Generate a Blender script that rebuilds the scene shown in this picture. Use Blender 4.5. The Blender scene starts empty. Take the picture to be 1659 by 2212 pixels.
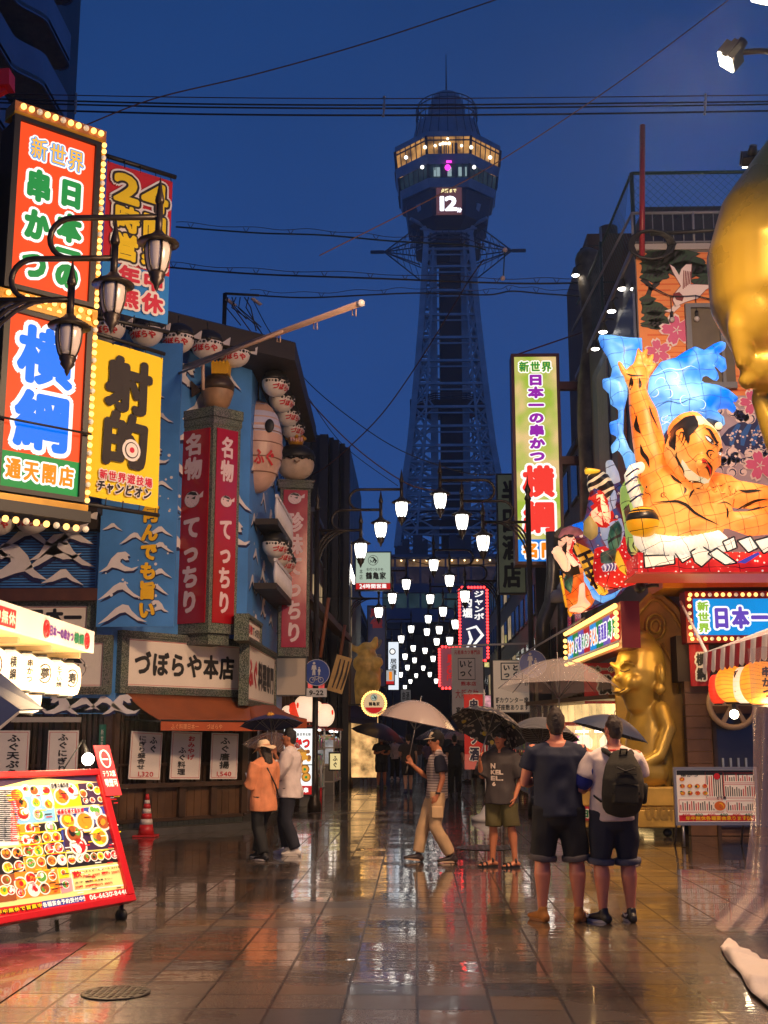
import bpy,bmesh,math,random
from mathutils import Vector,Matrix,noise
from mathutils.bvhtree import BVHTree
from mathutils.geometry import tessellate_polygon
R=math.radians
PI=math.pi
sc=bpy.context.scene
COL=sc.collection
random.seed(7)
# ------------------------------------------------------------------ camera
CAM_H=1.6
F=2960.0/1.1573
CX,CY=829.5,1106.0
HZ,VX=1598.6,898.6
PIT=math.atan((HZ-CY)/F)
YAW=math.atan((VX-CX)/F*math.cos(PIT))
FWD=Vector((-math.sin(YAW)*math.cos(PIT),math.cos(YAW)*math.cos(PIT),math.sin(PIT)))
RGT=Vector((math.cos(YAW),math.sin(YAW),0))
UPV=RGT.cross(FWD)
cam=bpy.data.cameras.new('camera')
camo=bpy.data.objects.new('camera',cam)
COL.objects.link(camo)
camo.location=(0,0,CAM_H)
camo.rotation_euler=(R(90)+PIT,0,YAW)
cam.sensor_width=36
cam.lens=36*2960.0/2560
cam.clip_end=2000
cam.clip_start=0.1
sc.camera=camo
# ------------------------------------------------------------------ sky, exposure
world=bpy.data.worlds.new("World")
sc.world=world
world.use_nodes=True
wn,wl=world.node_tree.nodes,world.node_tree.links
bg=wn['Background']
sky=wn.new('ShaderNodeTexSky')
sky.sky_type='NISHITA'
sky.sun_disc=False
sky.sun_elevation=R(-4.0)
sky.sun_rotation=R(200)
sky.air_density=1.0
sky.dust_density=0.3
sky.ozone_density=4.0
tint=wn.new('ShaderNodeMix');tint.data_type='RGBA';tint.blend_type='MIX'
tint.inputs[0].default_value=0.85
wtc=wn.new('ShaderNodeTexCoord');wsp=wn.new('ShaderNodeSeparateXYZ');wl.new(wtc.outputs['Generated'],wsp.inputs[0])
wcr=wn.new('ShaderNodeValToRGB');wl.new(wsp.outputs[2],wcr.inputs[0]);wce=wcr.color_ramp.elements
wce[0].position=.08;wce[0].color=(.029,.102,.37,1);wce[1].position=.62;wce[1].color=(.0115,.048,.175,1)
wnz=wn.new('ShaderNodeTexNoise');wnz.inputs['Scale'].default_value=2.4;wnz.inputs['Detail'].default_value=5;wl.new(wtc.outputs['Generated'],wnz.inputs['Vector'])
wmr=wn.new('ShaderNodeMapRange');wmr.inputs[1].default_value=.3;wmr.inputs[2].default_value=.7;wmr.inputs[3].default_value=.86;wmr.inputs[4].default_value=1.14;wl.new(wnz.outputs['Fac'],wmr.inputs[0])
wmm=wn.new('ShaderNodeMix');wmm.data_type='RGBA';wmm.blend_type='MULTIPLY';wmm.inputs[0].default_value=1;wl.new(wcr.outputs[0],wmm.inputs[6]);wl.new(wmr.outputs[0],wmm.inputs[7]);wl.new(wmm.outputs[2],tint.inputs[7])
gain=wn.new('ShaderNodeMix');gain.data_type='RGBA';gain.blend_type='MULTIPLY'
gain.inputs[0].default_value=1
gain.inputs[7].default_value=(1,1,1,1)
wl.new(sky.outputs[0],gain.inputs[6])
wl.new(gain.outputs[2],tint.inputs[6])
wl.new(tint.outputs[2],bg.inputs[0])
bg.inputs[1].default_value=1.0
sc.view_settings.view_transform='Standard'
sc.view_settings.look='None'
sc.view_settings.gamma=1
sc.view_settings.exposure=0.0
FLOOD1,FLOOD2,FLOOD3,STALL,BULB,SIGNS=3000,1800,1150,80,30,50
cy=sc.cycles
cy.use_denoising=True
cy.max_bounces=6
cy.diffuse_bounces=2
cy.glossy_bounces=3
cy.transmission_bounces=6
cy.transparent_max_bounces=12
cy.caustics_reflective=False
cy.caustics_refractive=False
cy.sample_clamp_indirect=4
cy.use_light_tree=True
cy.volume_bounces=0
cy.volume_step_rate=4
cy.volume_max_steps=64
# ------------------------------------------------------------------ picture <-> place
def ray(x,y):
 return RGT*((x-CX)/F)-UPV*((y-CY)/F)+FWD
def at(x,y,Y):
 d=ray(x,y)
 return Vector((0,0,CAM_H))+d*(Y/d.y)
def atX(x,y,X):
 d=ray(x,y)
 return Vector((0,0,CAM_H))+d*(X/d.x)
def atZ(x,y,z=0.0):
 d=ray(x,y)
 return Vector((0,0,CAM_H))+d*((z-CAM_H)/d.z)
# ------------------------------------------------------------------ materials
def s(r,g,b):
 f=lambda c:(c/255/12.92)if c<=10 else((c/255+0.055)/1.055)**2.4
 return(f(r),f(g),f(b),1)
MATS={}
def M(name,col=(.5,.5,.5,1),rough=.6,metal=0.,emit=0.,ecol=None,var=0.,vscale=4.,bump=0.,bscale=60.,alpha=1.,trans=0.,spec=.5,sample=True,coat=0.):
 if name in MATS:
  return MATS[name]
 m=bpy.data.materials.new(name);m.use_nodes=True
 nt=m.node_tree;p=nt.nodes['Principled BSDF']
 if len(col)==3:col=(*col,1)
 p.inputs['Base Color'].default_value=col
 p.inputs['Roughness'].default_value=rough
 p.inputs['Metallic'].default_value=metal
 p.inputs['Specular IOR Level'].default_value=spec
 p.inputs['Alpha'].default_value=alpha
 p.inputs['Transmission Weight'].default_value=trans
 p.inputs['Coat Weight'].default_value=coat
 if emit:
  p.inputs['Emission Color'].default_value=ecol or col
  p.inputs['Emission Strength'].default_value=emit
  if not sample:m.cycles.emission_sampling='NONE'
 tc=None
 if var or bump:
  tc=nt.nodes.new('ShaderNodeTexCoord')
 if var:
  n=nt.nodes.new('ShaderNodeTexNoise');n.inputs['Scale'].default_value=vscale;n.inputs['Detail'].default_value=6
  nt.links.new(tc.outputs['Object'],n.inputs['Vector'])
  mx=nt.nodes.new('ShaderNodeMix');mx.data_type='RGBA';mx.blend_type='MULTIPLY'
  mx.inputs[0].default_value=1
  mx.inputs[6].default_value=col
  cr=nt.nodes.new('ShaderNodeValToRGB')
  cr.color_ramp.elements[0].position=.3;cr.color_ramp.elements[1].position=.7
  cr.color_ramp.elements[0].color=(1-var,1-var,1-var,1)
  cr.color_ramp.elements[1].color=(1+var*.4,1+var*.4,1+var*.4,1)
  nt.links.new(n.outputs['Fac'],cr.inputs[0]);nt.links.new(cr.outputs[0],mx.inputs[7])
  nt.links.new(mx.outputs[2],p.inputs['Base Color'])
  if emit:
   me_=nt.nodes.new('ShaderNodeMix');me_.data_type='RGBA';me_.blend_type='MULTIPLY';me_.inputs[0].default_value=1;me_.inputs[6].default_value=(*(ecol or col)[:3],1)
   nt.links.new(cr.outputs[0],me_.inputs[7]);nt.links.new(me_.outputs[2],p.inputs['Emission Color'])
  rr=nt.nodes.new('ShaderNodeMapRange');rr.inputs['To Min'].default_value=max(.02,rough-.12);rr.inputs['To Max'].default_value=min(1,rough+.12)
  nt.links.new(n.outputs['Fac'],rr.inputs[0]);nt.links.new(rr.outputs[0],p.inputs['Roughness'])
 if bump:
  n2=nt.nodes.new('ShaderNodeTexNoise');n2.inputs['Scale'].default_value=bscale;n2.inputs['Detail'].default_value=4
  nt.links.new(tc.outputs['Object'],n2.inputs['Vector'])
  b=nt.nodes.new('ShaderNodeBump');b.inputs['Strength'].default_value=bump;b.inputs['Distance'].default_value=.02
  nt.links.new(n2.outputs['Fac'],b.inputs['Height']);nt.links.new(b.outputs[0],p.inputs['Normal'])
 MATS[name]=m
 return m
def E(name,col,strength=1.,sample=True,var=0.,vscale=2.):
 """a lit sheet: translucent plastic or paper with a lamp behind it"""
 c=col if len(col)==4 else(*col,1)
 return M(name,tuple(x*.22 for x in c[:3])+(1,),rough=.5,spec=.15,emit=strength,ecol=c,sample=sample,var=var,vscale=vscale)
def nodes(m):return m.node_tree.nodes,m.node_tree.links,m.node_tree.nodes['Principled BSDF']
# ------------------------------------------------------------------ mesh builder
def frame(A,B=None,loc=None):
 """x from A to B on the level, z up, y away from the viewer"""
 A=Vector(A)
 x=Vector((B[0]-A[0],B[1]-A[1],0)).normalized()
 z=Vector((0,0,1));y=z.cross(x)
 m=Matrix((x,y,z)).transposed().to_4x4()
 m.translation=Vector(loc)if loc is not None else A
 return m
FRAMES={}
def thing(name,label,cat,loc=(0,0,0),fr=None,group=None,rotz=0):
 o=bpy.data.objects.new(name,None);COL.objects.link(o)
 o.empty_display_size=.2
 fr=fr if fr is not None else Matrix.Translation(Vector(loc))@Matrix.Rotation(rotz,4,'Z')
 o.matrix_world=fr
 o['label']=label;o['category']=cat
 if group:o['group']=group
 FRAMES[o.name]=fr.copy()
 return o
def tag(o,label,cat,group=None):
 o['label']=label;o['category']=cat
 if group:o['group']=group
 return o
def struct(o,kind='structure'):
 o['kind']=kind
 return o
def copy_tree(o,parent=None):
 c=o.copy();COL.objects.link(c)
 if parent is not None:c.parent=parent
 for ch in list(o.children):copy_tree(ch,c)
 return c
def dup(root,fr,label,group=None):
 c=copy_tree(root);c.matrix_world=fr;FRAMES[c.name]=fr.copy()
 c['label']=label
 if group:c['group']=group
 return c
class MB:
 def __init__(s_):s_.v,s_.f,s_.m,s_.mats,s_.sm=[],[],[],[],[]
 def slot(s_,mat):
  if mat not in s_.mats:s_.mats.append(mat)
  return s_.mats.index(mat)
 def add(s_,vs,fs,mat,smooth=False):
  b=len(s_.v);k=s_.slot(mat)
  s_.v+=[tuple(v)for v in vs]
  for f in fs:
   s_.f.append(tuple(i+b for i in f));s_.m.append(k);s_.sm.append(smooth)
  return s_
 def box(s_,x0,x1,y0,y1,z0,z1,mat):
  vs=[(x,y,z)for z in(z0,z1)for y in(y0,y1)for x in(x0,x1)]
  return s_.add(vs,[(0,2,3,1),(4,5,7,6),(0,1,5,4),(2,6,7,3),(0,4,6,2),(1,3,7,5)],mat)
 def hexa(s_,p,mat):
  """eight corners: bottom 0-3 counter-clockwise, top 4-7"""
  return s_.add(p,[(0,3,2,1),(4,5,6,7),(0,1,5,4),(1,2,6,5),(2,3,7,6),(3,0,4,7)],mat)
 def poly(s_,pts,mat):
  tris=tessellate_polygon([[Vector(p)for p in pts]])
  return s_.add(pts,tris,mat)
 def flat(s_,pts,y,mat):
  """a painted outline in the x-z plane, one face, facing -y"""
  tris=tessellate_polygon([[Vector((p[0],p[1],0))for p in pts]])
  return s_.add([(p[0],y,p[1])for p in pts],[t if True else t for t in tris],mat)
 def prism(s_,pts,y0,y1,mat):
  n=len(pts)
  tris=tessellate_polygon([[Vector((p[0],p[1],0))for p in pts]])
  vs=[(p[0],y0,p[1])for p in pts]+[(p[0],y1,p[1])for p in pts]
  fs=[tuple(t)for t in tris]+[tuple(i+n for i in reversed(t))for t in tris]+[(i,(i+1)%n,(i+1)%n+n,i+n)for i in range(n)]
  return s_.add(vs,fs,mat)
 def zprism(s_,pts,z0,z1,mat):
  n=len(pts)
  tris=tessellate_polygon([[Vector((p[0],p[1],0))for p in pts]])
  vs=[(p[0],p[1],z0)for p in pts]+[(p[0],p[1],z1)for p in pts]
  fs=[tuple(t)for t in tris]+[tuple(i+n for i in t)for t in tris]+[(i,(i+1)%n,(i+1)%n+n,i+n)for i in range(n)]
  return s_.add(vs,fs,mat)
 def tube(s_,pts,r,mat,n=8,cap=True,smooth=True):
  pts=[Vector(p)for p in pts]
  rs=r if isinstance(r,(list,tuple))else[r]*len(pts)
  vs,fs=[],[]
  up=None
  for i,p in enumerate(pts):
   t=(pts[min(i+1,len(pts)-1)]-pts[max(i-1,0)])
   t=t.normalized()if t.length>1e-9 else Vector((0,0,1))
   if up is None:
    up=Vector((0,0,1))if abs(t.z)<.9 else Vector((1,0,0))
   a=t.cross(up);a=a.normalized()if a.length>1e-6 else t.orthogonal().normalized()
   b=a.cross(t).normalized();up=b
   for k in range(n):
    q=2*PI*k/n
    vs.append(p+(a*math.cos(q)+b*math.sin(q))*rs[i])
  for i in range(len(pts)-1):
   for k in range(n):
    fs.append((i*n+k,i*n+(k+1)%n,(i+1)*n+(k+1)%n,(i+1)*n+k))
  if cap:
   fs.append(tuple(reversed(range(n))));fs.append(tuple((len(pts)-1)*n+k for k in range(n)))
  return s_.add(vs,fs,mat,smooth)
 def bar(s_,a,b,w,mat,h=None):
  """square beam between two points"""
  a,b=Vector(a),Vector(b);h=h or w
  t=(b-a).normalized();u=Vector((0,0,1))if abs(t.z)<.95 else Vector((0,1,0))
  x=t.cross(u).normalized()*w/2;y=x.normalized().cross(t).normalized()*h/2
  vs=[a-x-y,a+x-y,a+x+y,a-x+y,b-x-y,b+x-y,b+x+y,b-x+y]
  return s_.hexa(vs,mat)
 def lathe(s_,prof,mat,c=(0,0,0),n=16,smooth=True,axis='Z',squash=(1,1)):
  vs,fs=[],[]
  for r,z in prof:
   for k in range(n):
    q=2*PI*k/n
    x,y=r*math.cos(q)*squash[0],r*math.sin(q)*squash[1]
    p=(x,y,z)if axis=='Z'else((x,-z,y)if axis=='Y'else(z,x,y))
    vs.append((p[0]+c[0],p[1]+c[1],p[2]+c[2]))
  m=len(prof)
  for i in range(m-1):
   for k in range(n):
    fs.append((i*n+k,i*n+(k+1)%n,(i+1)*n+(k+1)%n,(i+1)*n+k))
  if prof[0][0]>1e-5:fs.append(tuple(reversed(range(n))))
  if prof[-1][0]>1e-5:fs.append(tuple((m-1)*n+k for k in range(n)))
  return s_.add(vs,fs,mat,smooth)
 def ball(s_,c,r,mat,n=12,m=8,sq=(1,1,1)):
  vs,fs=[],[]
  for i in range(m+1):
   a=PI*i/m
   for k in range(n):
    q=2*PI*k/n
    vs.append((c[0]+r*sq[0]*math.sin(a)*math.cos(q),c[1]+r*sq[1]*math.sin(a)*math.sin(q),c[2]-r*sq[2]*math.cos(a)))
  for i in range(m):
   for k in range(n):
    fs.append((i*n+k,i*n+(k+1)%n,(i+1)*n+(k+1)%n,(i+1)*n+k))
  return s_.add(vs,fs,mat,True)
 def xform(s_,M4):
  s_.v=[tuple(M4@Vector(v))for v in s_.v];return s_
 def build(s_,name,parent=None,world=False,bevel=0.,weld=False):
  me=bpy.data.meshes.new(name)
  vs=s_.v
  if world and parent is not None:
   inv=FRAMES[parent.name].inverted()
   vs=[tuple(inv@Vector(v))for v in vs]
  me.from_pydata(vs,[],s_.f)
  for m in s_.mats:me.materials.append(m)
  me.polygons.foreach_set('material_index',s_.m)
  me.polygons.foreach_set('use_smooth',s_.sm)
  if weld:
   bm=bmesh.new();bm.from_mesh(me)
   bmesh.ops.remove_doubles(bm,verts=bm.verts,dist=1e-4)
   bmesh.ops.recalc_face_normals(bm,faces=bm.faces);bm.to_mesh(me);bm.free()
  me.update()
  o=bpy.data.objects.new(name,me);COL.objects.link(o)
  if parent is not None:
   o.parent=parent
   if parent.name in FRAMES:FRAMES[o.name]=FRAMES[parent.name]
  if bevel:
   b=o.modifiers.new('bevel','BEVEL');b.width=bevel;b.segments=2;b.limit_method='ANGLE'
  return o
# ------------------------------------------------------------------ lettering
GL={}
_fc=bpy.data.curves.new('lettering_source','FONT');_fo=bpy.data.objects.new('lettering_source',_fc);COL.objects.link(_fo)
def glyph(ch):
 if ch not in GL:
  _fc.body=ch;_fc.resolution_u=3
  dg=bpy.context.evaluated_depsgraph_get();dg.update()
  me=_fo.evaluated_get(dg).to_mesh()
  vs=[(v.co.x,v.co.y)for v in me.vertices];fs=[tuple(p.vertices)for p in me.polygons]
  _fo.evaluated_get(dg).to_mesh_clear()
  cjk=ord(ch)>0x2000
  if vs:
   if cjk:vs=[(x,y+.12)for x,y in vs];w=1.
   else:
    x0=min(v[0]for v in vs);x1=max(v[0]for v in vs);w=x1-x0+.1
    vs=[(x-x0+.05,y)for x,y in vs]
  else:w=.35
  GL[ch]=(vs,fs,w,cjk)
 return GL[ch]
RING={k:[(math.cos(2*PI*i/k),math.sin(2*PI*i/k))for i in range(k)]for k in(4,6,8,10,12,16)}
def text(mb,st,x,z,w,h,mat,vert=False,bold=.03,y=-.012,ring=6,fill=.94,slant=0.):
 """characters set into the box x..x+w, z..z+h of the x-z plane, facing -y"""
 chars=list(st)
 n=len(chars)
 if not n:return
 if vert:cells=[(x,z+h-(i+1)*h/n,w,h/n)for i in range(n)]
 else:
  ws=[glyph(c)[2]for c in chars];tot=sum(ws);cells=[];cx=x
  for c_,ww in zip(chars,ws):
   cells.append((cx,z,w*ww/tot,h));cx+=w*ww/tot
 for c_,(cx,cz,cw,ch_)in zip(chars,cells):
  vs,fs,gw,cjk=glyph(c_)
  if not vs:continue
  if cjk:
   pts=[((p[0]-.5)*fill,(p[1]-.5)*fill)for p in vs]
   if vert and c_ in 'ー-':pts=[(p[1],-p[0])for p in pts]
  else:
   pts=[(p[0]/gw-.5,(p[1]/.75-.5)*fill)for p in vs]
  r=bold*min(cw if cjk else ch_,ch_)
  rg_=12 if r>.012 else ring
  offs=[(0,0)]+([(a*r,b*r)for a,b in RING[rg_]]if r>0 else[])
  if bold>.1:offs+=[(a*r,b*r)for a,b in RING[16]]+[(a*r*.55,b*r*.55)for a,b in RING[8]]
  for i,(ox,oz)in enumerate(offs):
   mb.add([(cx+cw/2+p[0]*cw+slant*p[1]*ch_+ox,y-.003*i/len(offs),cz+ch_/2+p[1]*ch_+oz)for p in pts],fs,mat)
def text_o(mb,st,x,z,w,h,mat,omat,vert=False,bold=.035,out=.11,y=-.012,fill=.88,mid=None,midw=.06,slant=0.):
 """outlined lettering"""
 text(mb,st,x,z,w,h,omat,vert,out,y,10,fill,slant)
 if mid:text(mb,st,x,z,w,h,mid,vert,midw,y-.004,8,fill,slant)
 text(mb,st,x,z,w,h,mat,vert,bold,y-.008,6,fill,slant)
def stroke(mb,pts,wd,y,mat,taper=True):
 """a brush stroke in the x-z plane"""
 P=[Vector((p[0],p[1]))for p in pts];n=len(P);L,Rr=[],[]
 for i,p in enumerate(P):
  t=P[min(i+1,n-1)]-P[max(i-1,0)]
  t=t.normalized()if t.length>0 else Vector((1,0));nrm=Vector((-t.y,t.x))
  k=wd*((math.sin(PI*(i+.6)/(n+.2)))if taper else 1)
  L.append(p+nrm*k);Rr.append(p-nrm*k)
 vs=[(p.x,y,p.y)for p in L]+[(p.x,y,p.y)for p in Rr]
 mb.add(vs,[(i,i+1,i+1+n,i+n)for i in range(n-1)],mat)
def disc(mb,x,z,r,y,mat,n=16,rz=None):
 rz=rz or r
 mb.add([(x+r*math.cos(2*PI*k/n),y,z+rz*math.sin(2*PI*k/n))for k in range(n)],[tuple(range(n))],mat)
def rect(mb,x0,x1,z0,z1,y,mat):
 mb.add([(x0,y,z0),(x1,y,z0),(x1,y,z1),(x0,y,z1)],[(0,1,2,3)],mat)
def finish_lettering():
 bpy.data.objects.remove(_fo);bpy.data.curves.remove(_fc)
def sag(a,b,k=.02,n=14):
 a,b=Vector(a),Vector(b);L=(b-a).length
 return[a.lerp(b,i/n)-Vector((0,0,k*L*4*(i/n)*(1-i/n)))for i in range(n+1)]
# ------------------------------------------------------------------ ground
def ground_mat():
 m=M('wet_stone_paving');N,L,p=nodes(m)
 g=N.new('ShaderNodeNewGeometry');sep=N.new('ShaderNodeSeparateXYZ');L.new(g.outputs['Position'],sep.inputs[0])
 def mth(op,a,b=None,c=None):
  n=N.new('ShaderNodeMath');n.operation=op
  for i,q in enumerate((a,b,c)):
   if q is None:continue
   if isinstance(q,(int,float)):n.inputs[i].default_value=q
   else:L.new(q,n.inputs[i])
  return n.outputs[0]
 xs=mth('DIVIDE',sep.outputs[0],.45);ys=mth('DIVIDE',sep.outputs[1],.40)
 xi,yi=mth('FLOOR',xs),mth('FLOOR',ys);xf,yf=mth('FRACT',xs),mth('FRACT',ys)
 cm=N.new('ShaderNodeCombineXYZ');L.new(xi,cm.inputs[0]);L.new(yi,cm.inputs[1])
 wn_=N.new('ShaderNodeTexWhiteNoise');wn_.noise_dimensions='2D';L.new(cm.outputs[0],wn_.inputs['Vector'])
 big=N.new('ShaderNodeTexNoise');big.inputs['Scale'].default_value=.35;L.new(g.outputs['Position'],big.inputs['Vector'])
 cr=N.new('ShaderNodeValToRGB');e=cr.color_ramp
 e.interpolation='CONSTANT'
 for pos,c_ in((0,(.118,.086,.064)),(.3,(.108,.080,.062)),(.52,(.098,.075,.060)),(.68,(.074,.068,.066)),(.80,(.140,.090,.056)),(.90,(.058,.056,.060))):
  el=e.elements.new(pos)if pos not in(0,)else e.elements[0]
  el.color=(*c_,1)
 e.elements[-1].color=(.105,.078,.060,1)
 L.new(wn_.outputs['Value'],cr.inputs[0])
 fine=N.new('ShaderNodeTexNoise');fine.inputs['Scale'].default_value=90;fine.inputs['Detail'].default_value=5;L.new(g.outputs['Position'],fine.inputs['Vector'])
 spk=N.new('ShaderNodeMapRange');spk.inputs[1].default_value=.3;spk.inputs[2].default_value=.7;spk.inputs[3].default_value=.45;spk.inputs[4].default_value=1.15
 L.new(fine.outputs['Fac'],spk.inputs[0])
 mx=N.new('ShaderNodeMix');mx.data_type='RGBA';mx.blend_type='MULTIPLY';mx.inputs[0].default_value=1
 L.new(cr.outputs[0],mx.inputs[6]);L.new(spk.outputs[0],mx.inputs[7])
 dx=mth('MINIMUM',xf,mth('SUBTRACT',1,xf));dy=mth('MINIMUM',yf,mth('SUBTRACT',1,yf))
 jx=mth('LESS_THAN',dx,.024);jy=mth('LESS_THAN',dy,.026)
 j=mth('MAXIMUM',jx,jy)
 mj=N.new('ShaderNodeMix');mj.data_type='RGBA';L.new(j,mj.inputs[0]);L.new(mx.outputs[2],mj.inputs[6]);mj.inputs[7].default_value=(.02,.016,.014,1)
 L.new(mj.outputs[2],p.inputs['Base Color'])
 wet=N.new('ShaderNodeTexNoise');wet.inputs['Scale'].default_value=.55;wet.inputs['Detail'].default_value=5;wet.inputs['Roughness'].default_value=.6
 mp=N.new('ShaderNodeMapping');mp.inputs['Scale'].default_value=(.7,1.3,1);L.new(g.outputs['Position'],mp.inputs[0]);L.new(mp.outputs[0],wet.inputs['Vector'])
 tilt=mth('MULTIPLY',mth('SUBTRACT',wn_.outputs['Value'],.5),.10)
 near=N.new('ShaderNodeMapRange');near.inputs[1].default_value=7;near.inputs[2].default_value=16;near.inputs[3].default_value=-.05;near.inputs[4].default_value=.10
 L.new(sep.outputs[1],near.inputs[0])
 wv=mth('ADD',mth('ADD',wet.outputs['Fac'],tilt),near.outputs[0])
 pud=N.new('ShaderNodeMapRange');pud.inputs[1].default_value=.40;pud.inputs[2].default_value=.57;L.new(wv,pud.inputs[0])
 ro=N.new('ShaderNodeMapRange');ro.inputs[3].default_value=.24;ro.inputs[4].default_value=.10;L.new(pud.outputs[0],ro.inputs[0])
 rfin=mth('ADD',ro.outputs[0],mth('MULTIPLY',wn_.outputs['Value'],.07))
 rfin=mth('ADD',rfin,mth('MULTIPLY',fine.outputs['Fac'],.05))
 L.new(rfin,p.inputs['Roughness'])
 p.inputs['Specular IOR Level'].default_value=.6
 cw_=N.new('ShaderNodeMapRange');cw_.inputs[3].default_value=.25;cw_.inputs[4].default_value=1.;L.new(pud.outputs[0],cw_.inputs[0]);L.new(mth('MULTIPLY',cw_.outputs[0],mth('SUBTRACT',1,j)),p.inputs['Coat Weight'])
 p.inputs['Coat Roughness'].default_value=.08
 cro=N.new('ShaderNodeMapRange');cro.inputs[3].default_value=.10;cro.inputs[4].default_value=.015;L.new(pud.outputs[0],cro.inputs[0]);L.new(cro.outputs[0],p.inputs['Coat Roughness'])
 rip=N.new('ShaderNodeTexNoise');rip.inputs['Scale'].default_value=7;rip.inputs['Detail'].default_value=3;L.new(mp.outputs[0],rip.inputs['Vector'])
 hgt=mth('ADD',mth('MULTIPLY',rip.outputs['Fac'],.0035),mth('MULTIPLY',fine.outputs['Fac'],.0016))
 hgt=mth('SUBTRACT',hgt,mth('MULTIPLY',j,.006))
 hgt=mth('ADD',hgt,mth('MULTIPLY',mth('MULTIPLY',mth('SUBTRACT',wn_.outputs['Value'],.5),yf),.014))
 b=N.new('ShaderNodeBump');b.inputs['Strength'].default_value=.6;b.inputs['Distance'].default_value=1.
 L.new(hgt,b.inputs['Height']);L.new(b.outputs[0],p.inputs['Normal'])
 film=mth('SUBTRACT',mth('ADD',mth('MULTIPLY',rip.outputs['Fac'],.0030),mth('MULTIPLY',mth('MULTIPLY',mth('SUBTRACT',wn_.outputs['Value'],.5),yf),.012)),mth('MULTIPLY',j,.005))
 b2=N.new('ShaderNodeBump');b2.inputs['Strength'].default_value=.6;b2.inputs['Distance'].default_value=1.
 L.new(film,b2.inputs['Height']);L.new(b2.outputs[0],p.inputs['Coat Normal'])
 return m
MB().add([(-150,-20,0),(150,-20,0),(150,420,0),(-150,420,0)],[(0,1,2,3)],ground_mat()).build('ground')
struct(bpy.data.objects['ground'])
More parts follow.
